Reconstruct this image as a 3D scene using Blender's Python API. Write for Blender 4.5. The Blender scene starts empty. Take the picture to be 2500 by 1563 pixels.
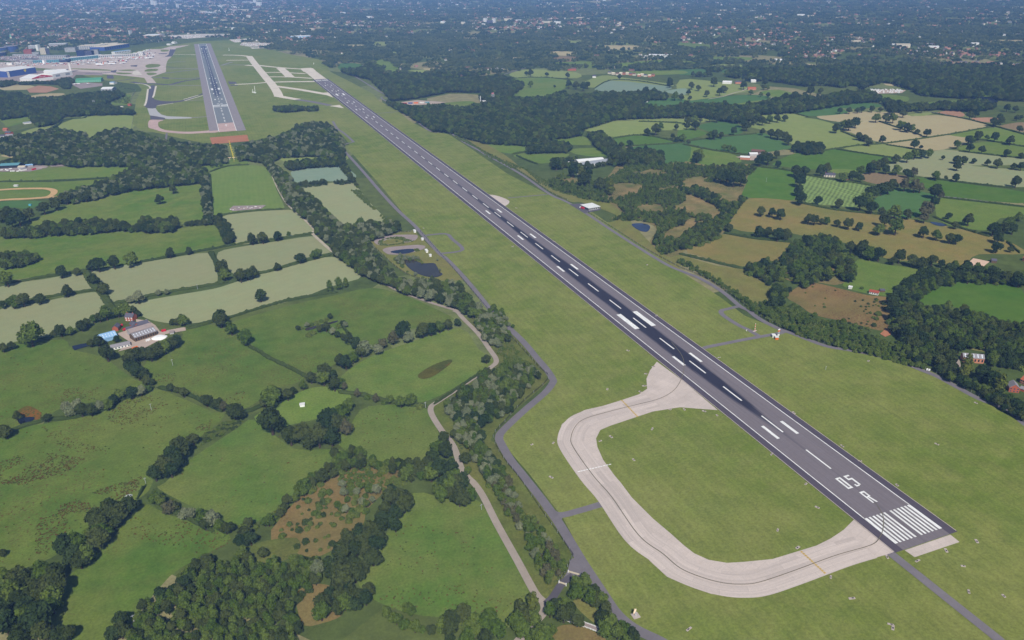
import bpy, bmesh, math, random
import numpy as np
from mathutils import Vector, Matrix
R_ = math.radians
random.seed(5); rng = np.random.default_rng(5)

# ------------------------------------------------------------------ camera, world, sun
scene = bpy.context.scene
col = scene.collection
CX, CY, CZ, YAW, PITCH, ROLL, FPX = -434.5221, -304.0504, 382.8325, 0.3657, 0.4284, -0.0167, 1881.3752
PW, PH = 2500, 1563
F = np.array([math.sin(YAW)*math.cos(PITCH), math.cos(YAW)*math.cos(PITCH), -math.sin(PITCH)])
RT = np.array([math.cos(YAW), -math.sin(YAW), 0.0]); UP = np.cross(RT, F)
RT, UP = math.cos(ROLL)*RT+math.sin(ROLL)*UP, -math.sin(ROLL)*RT+math.cos(ROLL)*UP
CAM = np.array([CX, CY, CZ])
cam = bpy.data.cameras.new('camera'); camo = bpy.data.objects.new('camera', cam); col.objects.link(camo)
cam.sensor_fit = 'HORIZONTAL'; cam.sensor_width = 36; cam.lens = 36*FPX/PW
cam.clip_start = 1; cam.clip_end = 90000
camo.matrix_world = Matrix(((RT[0], UP[0], -F[0], CX), (RT[1], UP[1], -F[1], CY), (RT[2], UP[2], -F[2], CZ), (0, 0, 0, 1)))
scene.camera = camo

SUN_AZ, SUN_EL = R_(14), R_(46)          # azimuth the shadows point to (from +y towards +x), elevation of the sun
world = bpy.data.worlds.new('World'); scene.world = world; world.use_nodes = True
wn = world.node_tree.nodes; bg = wn['Background']
sky = wn.new('ShaderNodeTexSky'); sky.sky_type = 'NISHITA'; sky.sun_disc = False
sky.sun_elevation = SUN_EL; sky.sun_rotation = SUN_AZ+math.pi
sky.altitude = 300; sky.air_density = 1.0; sky.dust_density = 0.6; sky.ozone_density = 1.5
world.node_tree.links.new(sky.outputs[0], bg.inputs[0]); bg.inputs[1].default_value = 0.062
sun = bpy.data.lights.new('sun', 'SUN'); sun.energy = 4.35; sun.angle = R_(0.53); sun.color = (1, 0.955, 0.88)
suno = bpy.data.objects.new('sun', sun); col.objects.link(suno)
sd = Vector((math.sin(SUN_AZ)*math.cos(SUN_EL), math.cos(SUN_AZ)*math.cos(SUN_EL), -math.sin(SUN_EL)))
suno.rotation_euler = sd.to_track_quat('-Z', 'Y').to_euler(); suno.location = (-600, -800, 900)
vs = scene.view_settings; vs.view_transform = 'Standard'; vs.look = 'None'; vs.gamma = 1; vs.exposure = 0.04; vs.use_curve_mapping = False
scene.cycles.max_bounces = 4; scene.cycles.diffuse_bounces = 2; scene.cycles.volume_bounces = 0
scene.cycles.transparent_max_bounces = 4; scene.cycles.use_denoising = True

# ------------------------------------------------------------------ pixel -> place
TILE = dict(a=(0, 0, 2.88), b=(830, 0, 2.88), c=(1660, 0, 2.88), d=(0, 380, 2.88), e=(830, 380, 2.88), f=(1660, 380, 2.88),
            g=(0, 780, 2.88), h=(830, 780, 2.88), i=(1660, 780, 2.88), j=(0, 1163, 2.88), k=(830, 1163, 2.88), l=(1660, 1163, 2.88),
            m=(0, 80, 9.676), n=(240, 80, 9.676), o=(480, 80, 6.871), p=(0, 220, 6.871), q=(330, 190, 6.871), r=(200, 740, 7.957),
            s=(2200, 840, 7.957), t=(1380, 380, 7.957), u=(2200, 510, 7.957), v=(1720, 760, 7.957), w=(1380, 1440, 8.063),
            y=(1960, 640, 7.957), z=(900, 550, 10.079), x=(2000, 1130, 6.574), O=(0, 0, 0.9672), P=(0, 0, 1.0), D=(0, 380, 7.559), A=(1760, 350, 6.0475), H=(350, 0, 6.911), L=(0, 0, 6.911))
def px(t, s):
    """'x y, x y' in the pixels of one enlargement -> source pixels of the photograph"""
    a = TILE[t]; out = []
    for q in s.split(','):
        v = q.split()
        out.append([a[0]+float(v[0])/a[2], a[1]+float(v[1])/a[2]]+[float(k) for k in v[2:]])
    return out
def G(x, y, z=0.0):
    d = F+RT*(x-PW/2)/FPX-UP*(y-PH/2)/FPX
    return CAM+d*((z-CZ)/d[2])
def pj(p):
    d = np.asarray(p, float)-CAM; dz = d@F
    return np.stack([PW/2+FPX*(d@RT)/dz, PH/2-FPX*(d@UP)/dz, dz], -1)
def W(t, s, z=0.0): return [tuple(G(q[0], q[1], z)[:2]) for q in px(t, s)]
def top_height(base, top):
    g = G(*base); lo, hi = 0.0, 300.0
    for _ in range(40):
        m_ = (lo+hi)/2
        if pj(g+np.array([0, 0, m_]))[1] > top[1]: lo = m_
        else: hi = m_
    return lo
def smooth(pts, n=4, closed=True):
    P = [np.array(q) for q in pts]; out = []; N = len(P)
    rngI = range(N) if closed else range(N-1)
    for i in rngI:
        if closed: p0, p1, p2, p3 = P[i-1], P[i], P[(i+1) % N], P[(i+2) % N]
        else: p0, p1, p2, p3 = P[max(i-1, 0)], P[i], P[i+1], P[min(i+2, N-1)]
        for k in range(n):
            t = k/n
            out.append(tuple(0.5*((2*p1)+(-p0+p2)*t+(2*p0-5*p1+4*p2-p3)*t*t+(-p0+3*p1-3*p2+p3)*t**3)))
    if not closed: out.append(tuple(P[-1]))
    return out
def inpoly(xy, poly):
    x, y = xy[:, 0], xy[:, 1]; P = np.asarray(poly)[:, :2]; c = np.zeros(len(xy), bool); j = len(P)-1
    for i in range(len(P)):
        xi, yi, xj, yj = P[i, 0], P[i, 1], P[j, 0], P[j, 1]
        if yi != yj: c ^= ((yi > y) != (yj > y)) & (x < (xj-xi)*(y-yi)/(yj-yi)+xi)
        j = i
    return c

# ------------------------------------------------------------------ materials
def lin(c): return tuple((v/255/12.92) if v/255 <= 0.04045 else ((v/255+0.055)/1.055)**2.4 for v in c)
def C4(c, k=1.0): return tuple(min(0.95, v*k) for v in lin(c))+(1,)
class NT:
    def __init__(s, name):
        s.m = bpy.data.materials.new(name); s.m.use_nodes = True; s.t = s.m.node_tree; s.t.nodes.clear()
        s.out = s.n('ShaderNodeOutputMaterial')
    def n(s, ty, **k):
        o = s.t.nodes.new(ty)
        for a, b in k.items(): setattr(o, a, b)
        return o
    def l(s, a, b): s.t.links.new(a, b)
    def math(s, op, a, b=None, c=None, clamp=False):
        o = s.n('ShaderNodeMath', operation=op); o.use_clamp = clamp
        for i, v in enumerate((a, b, c)):
            if v is None: continue
            if isinstance(v, (int, float)): o.inputs[i].default_value = v
            else: s.l(v, o.inputs[i])
        return o.outputs[0]
    def mix(s, f, a, b, mode='MIX'):
        o = s.n('ShaderNodeMix', data_type='RGBA', blend_type=mode)
        for i, v in ((0, f), (6, a), (7, b)):
            if isinstance(v, (int, float)): o.inputs[i].default_value = v
            elif isinstance(v, tuple): o.inputs[i].default_value = v
            else: s.l(v, o.inputs[i])
        return o.outputs[2]
    def noise(s, vec, scale, detail=3, rough=0.55):
        o = s.n('ShaderNodeTexNoise'); o.inputs['Scale'].default_value = scale; o.inputs['Detail'].default_value = detail; o.inputs['Roughness'].default_value = rough
        s.l(vec, o.inputs['Vector']); return o.outputs[0]
    def ramp(s, f, stops):
        o = s.n('ShaderNodeValToRGB'); e = o.color_ramp.elements
        while len(e) < len(stops): e.new(0.5)
        for el, (p, c) in zip(e, stops): el.position = p; el.color = c if len(c) == 4 else tuple(c)+(1,)
        s.l(f, o.inputs[0]); return o.outputs[0]
    def rng_(s, v, a, b, c=0.0, d=1.0):
        o = s.n('ShaderNodeMapRange'); s.l(v, o.inputs[0])
        for i, q in enumerate((a, b, c, d)): o.inputs[i+1].default_value = q
        return o.outputs[0]
    def pos(s): return s.n('ShaderNodeNewGeometry').outputs['Position']
    def rot(s, vec, ang, sc=(1, 1, 1)):
        o = s.n('ShaderNodeMapping'); o.inputs['Rotation'].default_value = (0, 0, ang); o.inputs['Scale'].default_value = sc; s.l(vec, o.inputs[0]); return o.outputs[0]
    def done(s, color, rough=0.95, spec=0.15, metal=0.0, bump=None):
        b = s.n('ShaderNodeBsdfPrincipled'); b.inputs['Roughness'].default_value = rough; b.inputs['Specular IOR Level'].default_value = spec; b.inputs['Metallic'].default_value = metal
        if isinstance(color, tuple): b.inputs['Base Color'].default_value = color
        else: s.l(color, b.inputs['Base Color'])
        if bump is not None:
            u = s.n('ShaderNodeBump'); u.inputs['Strength'].default_value = bump[1]; u.inputs['Distance'].default_value = bump[2]; s.l(bump[0], u.inputs['Height']); s.l(u.outputs[0], b.inputs['Normal'])
        s.l(b.outputs[0], s.out.inputs[0]); return s.m
M = {}
def grass(name, base, tint, amt=0.5, dark=0.78, stripe=None, tuft=None, big=0.008, fine=0.5, fa=0.2):
    t = NT(name); p = t.pos(); oi = t.n('ShaderNodeObjectInfo').outputs['Random']
    A, B = C4(base), C4(tint)
    f1 = t.rng_(t.noise(p, big, 4), 0.36, 0.66)
    c = t.mix(t.math('MULTIPLY', f1, amt), A, B)
    f2 = t.rng_(t.noise(p, 0.06, 5, 0.65), 0.34, 0.66)
    fm = t.rng_(t.noise(p, 0.028, 4, 0.7), 0.42, 0.66); c = t.mix(t.math('MULTIPLY', fm, amt*0.8), c, B)
    fg = t.rng_(t.noise(p, 0.019, 3, 0.6), 0.5, 0.7); c = t.mix(t.math('MULTIPLY', fg, 0.45*(1-dark)*3), c, t.mix(1.0, c, (0.72, 0.93, 0.8, 1), 'MULTIPLY'))
    c = t.mix(t.math('MULTIPLY', f2, 1.0), t.mix(1.0, c, (dark, dark, dark, 1), 'MULTIPLY'), c)
    f3 = t.rng_(t.noise(p, fine, 3, 0.7), 0.3, 0.7, 1-fa, 1+fa)
    c = t.mix(1.0, c, f3, 'MULTIPLY')
    if stripe:
        ang, wid, am = stripe[:3]
        r = t.rot(p, ang); sx = t.n('ShaderNodeSeparateXYZ'); t.l(r, sx.inputs[0])
        wob = t.math('MULTIPLY', t.noise(p, 0.012, 2), wid*stripe[3] if len(stripe) > 3 else wid*1.2)
        u = t.math('SINE', t.math('MULTIPLY', t.math('ADD', sx.outputs[0], wob), 2*math.pi/wid))
        st = t.noise(t.rot(p, ang, (1/wid*1.3, 0.004, 0.004)), 1.0, 3, 0.6)
        u = t.math('ADD', t.math('MULTIPLY', u, 0.5), t.math('MULTIPLY', t.math('SUBTRACT', st, 0.5), 2.6))
        k = t.math('MULTIPLY_ADD', u, am, 1.0)
        c = t.mix(1.0, c, k, 'MULTIPLY')
    if tuft:
        tc, th = tuft
        m1 = t.math('MULTIPLY', t.rng_(t.noise(p, 0.014, 3), 0.5, 0.62), t.rng_(t.noise(p, 0.45, 3, 0.65), th, th+0.08))
        c = t.mix(m1, c, C4(tc))
    hv = t.math('MULTIPLY_ADD', oi, 0.12, 0.94)
    c = t.mix(1.0, c, hv, 'MULTIPLY')
    M[name] = t.done(c, 0.95, 0.05); return M[name]
def plain(name, c, rough=0.7, var=0.12, scale=0.15, spec=0.25, metal=0.0, sub=0.9):
    t = NT(name); p = t.pos()
    f = t.rng_(t.noise(p, scale, 5, 0.65), 0.3, 0.7, 1-var, 1+var)
    f2 = t.rng_(t.noise(p, scale*9, 3, 0.6), 0.3, 0.7, 1-var*0.5, 1+var*0.5)
    oi = t.n('ShaderNodeObjectInfo').outputs['Random']
    c_ = t.mix(1.0, t.mix(1.0, C4(c), f, 'MULTIPLY'), f2, 'MULTIPLY')
    M[name] = t.done(t.mix(1.0, c_, t.math('MULTIPLY_ADD', oi, 0.1, 0.95), 'MULTIPLY'), rough, spec, metal); return M[name]

# ground: far farmland patchwork under the tree cover
t = NT('ground'); p = t.pos()
vo = t.n('ShaderNodeTexVoronoi'); vo.inputs['Scale'].default_value = 0.0042; t.l(t.rot(p, 0.5, (1, 0.8, 0)), vo.inputs[0])
c = t.ramp(t.n('ShaderNodeSeparateColor').outputs[0], [(0, C4((84, 96, 46))), (0.25, C4((78, 92, 44))), (0.5, C4((112, 120, 70))), (0.68, C4((92, 102, 50))), (0.85, C4((138, 132, 92)))])
rn = [n for n in t.t.nodes if n.bl_idname == 'ShaderNodeValToRGB'][0]; sc_ = [n for n in t.t.nodes if n.bl_idname == 'ShaderNodeSeparateColor'][0]
t.l(vo.outputs['Color'], sc_.inputs[0]); rn.color_ramp.interpolation = 'CONSTANT'
f2 = t.rng_(t.noise(p, 0.05, 5, 0.65), 0.3, 0.7, 0.7, 1.2); c = t.mix(1.0, c, f2, 'MULTIPLY')
c = t.mix(1.0, c, t.rng_(t.noise(p, 0.5, 3, 0.7), 0.3, 0.7, 0.85, 1.15), 'MULTIPLY')
M['ground'] = t.done(c, 0.95, 0.05)
grass('rough', (96, 110, 46), (120, 116, 60), 0.6, 0.66, tuft=((58, 74, 34), 0.5))
grass('pasture', (84, 112, 38), (112, 122, 54), 0.85, 0.78, tuft=((92, 72, 38), 0.56))
grass('meadow', (90, 118, 42), (118, 126, 60), 0.85, 0.8)
grass('mown', (104, 128, 56), (118, 132, 66), 0.6, 0.88, stripe=(0.06, 9, 0.05), fa=0.07)
grass('lush', (78, 112, 30), (94, 118, 44), 0.7, 0.85, fa=0.07)
grass('green', (98, 124, 46), (118, 130, 60), 0.7, 0.85)
grass('darkcrop', (74, 108, 52), (86, 116, 60), 0.6, 0.9, fa=0.07)
grass('palecrop', (143, 151, 109), (150, 148, 108), 0.6, 0.94, stripe=(1.1, 14, 0.018), fa=0.07)
grass('bluecrop', (124, 144, 122), (134, 148, 124), 0.6, 0.92, fa=0.07)
grass('palegreen', (128, 142, 74), (138, 145, 84), 0.6, 0.9, stripe=(2.2, 16, 0.05), fa=0.07)
grass('tan', (174, 163, 122), (170, 154, 114), 0.6, 0.94, stripe=(2.5, 10, 0.018), fa=0.07)
grass('hay', (112, 134, 72), (128, 144, 84), 0.5, 0.95, stripe=(-2.271, 7.5, 0.5, 2.0), fa=0.07)
grass('brown', (144, 124, 72), (120, 122, 60), 0.75, 0.85)
grass('heath', (140, 112, 70), (118, 110, 62), 0.8, 0.82, tuft=((104, 70, 46), 0.52))
grass('plough', (134, 114, 84), (140, 124, 92), 0.5, 0.92, stripe=(0.9, 8, 0.06), fa=0.07)
grass('soil', (176, 136, 108), (160, 120, 92), 0.6, 0.88)
grass('redsoil', (170, 112, 80), (176, 124, 92), 0.6, 0.92)
grass('scrubground', (108, 112, 60), (150, 128, 84), 1.0, 0.72, tuft=((74, 88, 42), 0.47), big=0.02)
grass('reeds', (104, 92, 34), (72, 84, 30), 0.9, 0.7, tuft=((128, 84, 30), 0.45))
grass('airfield', (106, 122, 46), (133, 136, 71), 0.85, 0.82, stripe=(0.0, 7.5, 0.075), big=0.0035)
grass('verge', (120, 126, 58), (132, 122, 70), 0.7, 0.8)

# asphalt of the second runway: worn middle, darker shoulders, rubber laid down by landings
t = NT('runway_asphalt'); p = t.pos(); sx = t.n('ShaderNodeSeparateXYZ'); t.l(p, sx.inputs[0]); X, Y = sx.outputs[0], sx.outputs[1]
ax = t.math('ABSOLUTE', X)
base = t.mix(t.rng_(ax, 22.2, 22.6), C4((118, 110, 114)), C4((84, 76, 86)))
st = t.noise(t.rot(p, 0, (0.55, 0.006, 0.01)), 1.0, 4, 0.65)
base = t.mix(1.0, base, t.rng_(st, 0.3, 0.7, 0.86, 1.12), 'MULTIPLY')
base = t.mix(1.0, base, t.rng_(t.noise(p, 0.35, 4, 0.7), 0.3, 0.7, 0.94, 1.06), 'MULTIPLY')
hw = t.n('ShaderNodeFloatCurve'); cv = hw.mapping.curves[0]
t.l(t.rng_(Y, 0, 2000), hw.inputs['Value'])
pts = [(0, 0.0), (0.055, 0.03), (0.09, 0.3), (0.13, 0.72), (0.18, 0.88), (0.3, 0.82), (0.36, 0.6), (0.44, 0.4), (0.54, 0.24), (0.7, 0.14), (1, 0.1)]
while len(cv.points) < len(pts): cv.points.new(0.5, 0.5)
for q, v in zip(cv.points, pts): q.location = v
hw.mapping.update()
edge = t.math('SUBTRACT', t.math('MULTIPLY', hw.outputs[0], 10.5), t.math('ABSOLUTE', t.math('ADD', X, 0.5)))
edge = t.math('ADD', edge, t.math('MULTIPLY', t.math('SUBTRACT', t.noise(t.rot(p, 0, (0.9, 0.02, 0.02)), 1.0, 4, 0.7), 0.5), 7.0))
rub = t.math('MULTIPLY', t.rng_(edge, -1.6, 1.6), t.rng_(hw.outputs[0], 0.0, 0.45, 0.3, 0.96), clamp=True)
M['runway_asphalt'] = t.done(t.mix(rub, base, C4((42, 40, 56))), 0.85, 0.2)
t = NT('old_runway'); p = t.pos(); sx = t.n('ShaderNodeSeparateXYZ'); t.l(p, sx.inputs[0])
base = t.mix(1.0, C4((122, 126, 128)), t.rng_(t.noise(t.rot(p, 0, (0.4, 0.005, 0.01)), 1.0, 4, 0.65), 0.3, 0.7, 0.9, 1.08), 'MULTIPLY')
ax = t.math('ABSOLUTE', t.math('ADD', sx.outputs[0], 389.0))
yy = t.math('MULTIPLY', t.rng_(sx.outputs[1], 2540, 2640), t.rng_(sx.outputs[1], 4800, 4700))
mid = t.rng_(sx.outputs[1], 2900, 3400, 1.0, 0.6); far = t.rng_(sx.outputs[1], 3900, 4400, 0.0, 0.6)
hwid = t.math('MULTIPLY', t.math('ADD', mid, far), 11.0)
e_ = t.math('ADD', t.math('SUBTRACT', hwid, ax), t.math('MULTIPLY', t.math('SUBTRACT', t.noise(t.rot(p, 0, (0.7, 0.012, 0.02)), 1.0, 4, 0.7), 0.5), 12))
M['old_runway'] = t.done(t.mix(t.math('MULTIPLY', t.math('MULTIPLY', t.rng_(e_, -2, 4), yy), 0.8), base, C4((60, 62, 84))), 0.85, 0.2)
def concrete(name, c, slab=7.5, var=0.1):
    t = NT(name); uv = t.n('ShaderNodeUVMap').outputs[0]; p = t.pos()
    b = t.n('ShaderNodeTexBrick'); b.offset = 0.0; b.inputs['Scale'].default_value = 1.0; b.inputs['Brick Width'].default_value = slab; b.inputs['Row Height'].default_value = slab*0.8
    b.inputs['Mortar Size'].default_value = 0.12; b.inputs['Mortar Smooth'].default_value = 0.3; b.inputs['Bias'].default_value = 0.0
    b.inputs['Color1'].default_value = C4(c, 1+var*0.6); b.inputs['Color2'].default_value = C4(c, 1-var); b.inputs['Mortar'].default_value = C4(c, 0.84); t.l(uv, b.inputs[0])
    cc = t.mix(1.0, b.outputs[0], t.rng_(t.noise(p, 0.03, 5, 0.6), 0.3, 0.7, 0.88, 1.08), 'MULTIPLY')
    cc = t.mix(1.0, cc, t.rng_(t.noise(p, 0.6, 4, 0.7), 0.3, 0.7, 0.93, 1.05), 'MULTIPLY')
    M[name] = t.done(cc, 0.85, 0.2); return M[name]
concrete('taxi_concrete', (200, 186, 177), 7.5, 0.045); concrete('pink_concrete', (192, 164, 156)); concrete('apron_concrete', (192, 176, 166), 20)
concrete('pale_concrete', (212, 203, 188), 12); concrete('cream_concrete', (214, 203, 186), 14, 0.05)
for nm, c in dict(asphalt=(118, 112, 116), dark_asphalt=(92, 87, 94), track=(158, 146, 134), pale_track=(176, 166, 146), shoulder=(142, 134, 135), sand=(192, 158, 112), arena=(216, 184, 160), gravel=(150, 136, 132), yard=(178, 160, 146)).items(): plain(nm, c, 0.95, 0.1, 0.08, 0.1)
t = NT('white_paint'); M['white_paint'] = t.done(t.mix(t.rng_(t.noise(t.rot(t.pos(), 0, (0.8, 0.1, 0.1)), 1.0, 4, 0.7), 0.3, 0.62), C4((206, 204, 200)), C4((244, 244, 242))), 0.6, 0.2)
for nm, c in dict(yellow_paint=(190, 160, 84), taxi_line=(112, 105, 86), white_wall=(226, 224, 218), cream_wall=(206, 196, 176), brick=(170, 92, 68), pale_brick=(190, 128, 100), slate=(88, 86, 98), grey_roof=(140, 136, 140), brown_roof=(116, 84, 72), red_tile=(150, 74, 58),
                  orange_tile=(172, 96, 66), blue_roof=(140, 178, 214), white_roof=(222, 222, 220), grey_metal=(150, 154, 160), blue_wall=(64, 84, 148), navy=(36, 42, 84), green_roof=(82, 146, 112), green_wall=(112, 172, 140), teal=(96, 146, 156), red=(190, 36, 52), orange=(224, 112, 44), white=(236, 236, 234),
                  wood=(104, 84, 64), bark=(70, 58, 46), galvanised=(172, 176, 176), dark=(42, 44, 50), tower=(216, 212, 206), mesh=(74, 78, 70), sock=(244, 214, 178), roof_light=(206, 214, 222), beige=(208, 196, 172), cyan=(90, 170, 190), yellow=(214, 196, 60), grey_wall=(176, 174, 172)).items():
    plain(nm, c, 0.7, 0.07, 0.25, 0.2)
t = NT('glass'); M['glass'] = t.done(C4((60, 76, 98)), 0.15, 0.6)
def water(name, c):
    t = NT(name); n_ = t.noise(t.pos(), 0.5, 3, 0.6); cc = t.mix(t.rng_(t.noise(t.pos(), 0.03, 3), 0.35, 0.65), C4(c), C4(tuple(int(v*0.7) for v in c)))
    M[name] = t.done(cc, 0.08, 0.5, 0, (n_, 0.12, 0.05))
water('pond', (32, 33, 54)); water('murky', (64, 58, 48)); water('lake', (48, 56, 84))
def leaf(name, a, b):
    t = NT(name); oi = t.n('ShaderNodeObjectInfo').outputs['Random']; p = t.n('ShaderNodeTexCoord').outputs['Object']
    c_ = t.mix(oi, C4(a), C4(b)); c_ = t.mix(1.0, c_, t.rng_(t.noise(p, 2.2, 3, 0.6), 0.3, 0.7, 0.72, 1.3), 'MULTIPLY')
    d = t.n('ShaderNodeBsdfDiffuse'); t.l(c_, d.inputs[0]); tr = t.n('ShaderNodeBsdfTranslucent'); t.l(c_, tr.inputs[0])
    ms = t.n('ShaderNodeMixShader'); ms.inputs[0].default_value = 0.1; t.l(d.outputs[0], ms.inputs[1]); t.l(tr.outputs[0], ms.inputs[2]); t.l(ms.outputs[0], t.out.inputs[0])
    M[name] = t.m
leaf('leaf_oak', (54, 66, 32), (78, 86, 44)); leaf('leaf_ash', (72, 92, 32), (94, 108, 46)); leaf('leaf_willow', (108, 116, 84), (124, 128, 96))
leaf('leaf_shrub', (82, 100, 38), (104, 114, 52)); leaf('leaf_dark', (46, 62, 34), (62, 76, 40)); leaf('leaf_gold', (92, 102, 42), (102, 106, 44)); leaf('leaf_hedge', (58, 72, 34), (74, 86, 42)); leaf('leaf_far', (56, 74, 44), (98, 106, 64))
leaf('leaf_purple', (84, 84, 56), (96, 94, 66))

# ------------------------------------------------------------------ mesh helpers
def link(name, me, mats=None, parent=None, loc=None):
    o = bpy.data.objects.new(name, me); col.objects.link(o)
    if mats is not None:
        for m_ in (mats if isinstance(mats, (list, tuple)) else [mats]):
            mm = M[m_] if isinstance(m_, str) else m_
            if mm.name not in [x.name for x in me.materials if x]: me.materials.append(mm)
    if parent is not None: o.parent = parent
    if loc is not None: o.location = loc
    return o
def tag(o, label=None, cat=None, group=None, kind=None):
    if label: o['label'] = label
    if cat: o['category'] = cat
    if group: o['group'] = group
    if kind: o['kind'] = kind
    return o
def thing(name, label, cat, loc=(0, 0, 0), rz=0.0, group=None):
    o = bpy.data.objects.new(name, None); o.empty_display_size = 0.5; col.objects.link(o); o.location = loc; o.rotation_euler = (0, 0, rz)
    return tag(o, label, cat, group)
def mesh(name, v, f, smooth_=False):
    me = bpy.data.meshes.new(name); me.from_pydata([tuple(q) for q in v], [], [tuple(q) for q in f]); me.update()
    if smooth_: me.polygons.foreach_set('use_smooth', [True]*len(me.polygons))
    return me
class MB:
    def __init__(s): s.v = []; s.f = []; s.mi = []
    def add(s, v, f, mi=0):
        n = len(s.v); s.v += [tuple(q) for q in v]; s.f += [tuple(i+n for i in q) for q in f]; s.mi += [mi]*len(f); return s
    def box(s, a, b, mi=0):
        x0, y0, z0 = a; x1, y1, z1 = b
        return s.add([(x0, y0, z0), (x1, y0, z0), (x1, y1, z0), (x0, y1, z0), (x0, y0, z1), (x1, y0, z1), (x1, y1, z1), (x0, y1, z1)],
                     [(0, 3, 2, 1), (4, 5, 6, 7), (0, 1, 5, 4), (1, 2, 6, 5), (2, 3, 7, 6), (3, 0, 4, 7)], mi)
    def rings(s, rings, cap=True, mi=0):
        n = len(rings[0]); v = [q for r in rings for q in r]; f = []
        for i in range(len(rings)-1):
            for k in range(n): f.append((i*n+k, i*n+(k+1) % n, (i+1)*n+(k+1) % n, (i+1)*n+k))
        if cap: f.append(tuple(range(n))[::-1]); f.append(tuple((len(rings)-1)*n+k for k in range(n)))
        return s.add(v, f, mi)
    def tube(s, pts, rad, n=6, mi=0):
        pts = [Vector(q) for q in pts]; rr = rad if isinstance(rad, (list, tuple)) else [rad]*len(pts); rg = []
        for i, q in enumerate(pts):
            d = (pts[min(i+1, len(pts)-1)]-pts[max(i-1, 0)]).normalized(); a = d.orthogonal().normalized(); b = d.cross(a)
            rg.append([q+(a*math.cos(2*math.pi*k/n)+b*math.sin(2*math.pi*k/n))*rr[i] for k in range(n)])
        return s.rings(rg, True, mi)
    def me(s, name):
        m_ = mesh(name, s.v, s.f); m_.polygons.foreach_set('material_index', s.mi); return m_
    def build(s, name, mats, parent=None, loc=None): return link(name, s.me(name), mats, parent, loc)
LAYER = [0]
def lift(z, parent):
    """every sheet its own height, so that no two overlapping ones share a plane"""
    LAYER[0] += 1
    if z == 0: return z
    if z < 0.16: return 0.03+0.0016*LAYER[0]
    return 0.32+(z-0.16)*2+0.0001*(LAYER[0] % 70)
def sheet(name, poly, z, mat, parent=None, kind='structure', uvang=0.0):
    """a flat polygon of ground, its sheet z above the datum"""
    z = lift(z, parent)
    bm = bmesh.new(); vs_ = [bm.verts.new((q[0], q[1], z)) for q in poly]; f = bm.faces.new(vs_)
    f.normal_update()
    if f.normal.z < 0: f.normal_flip()
    bmesh.ops.triangulate(bm, faces=[f]); uv = bm.loops.layers.uv.new('UVMap'); ca, sa = math.cos(uvang), math.sin(uvang)
    for f in bm.faces:
        for lp in f.loops: x_, y_ = lp.vert.co.x, lp.vert.co.y; lp[uv].uv = (x_*ca+y_*sa, -x_*sa+y_*ca)
    me = bpy.data.meshes.new(name); bm.to_mesh(me); bm.free()
    o = link(name, me, mat, parent)
    if parent is None: tag(o, kind=kind)
    return o
def ribbon(name, pts, width, z, mat, parent=None, kind='structure', sm=4):
    """a strip of even width along a path"""
    z = lift(z, parent)
    P = smooth(pts, sm, False) if sm else pts; P = [np.array(q[:2]) for q in P]; v = []; f = []; L = 0; ls = []
    for i, q in enumerate(P):
        d = P[min(i+1, len(P)-1)]-P[max(i-1, 0)]; d = d/(np.linalg.norm(d)+1e-9); n = np.array([-d[1], d[0]])
        wd = width if not isinstance(width, (list, tuple)) else width[0]+(width[1]-width[0])*i/(len(P)-1)
        v += [(*(q+n*wd/2), z), (*(q-n*wd/2), z)]
        if i: L += np.linalg.norm(q-P[i-1]); f.append((2*i-2, 2*i-1, 2*i+1, 2*i))
        ls.append(L)
    me = mesh(name, v, f); uv = me.uv_layers.new(name='UVMap')
    wd0 = width if not isinstance(width, (list, tuple)) else max(width)
    for lp in me.loops: i = lp.vertex_index; uv.data[lp.index].uv = (ls[i//2], wd0 if i % 2 else 0)
    o = link(name, me, mat, parent)
    if parent is None: tag(o, kind=kind)
    return o

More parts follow.
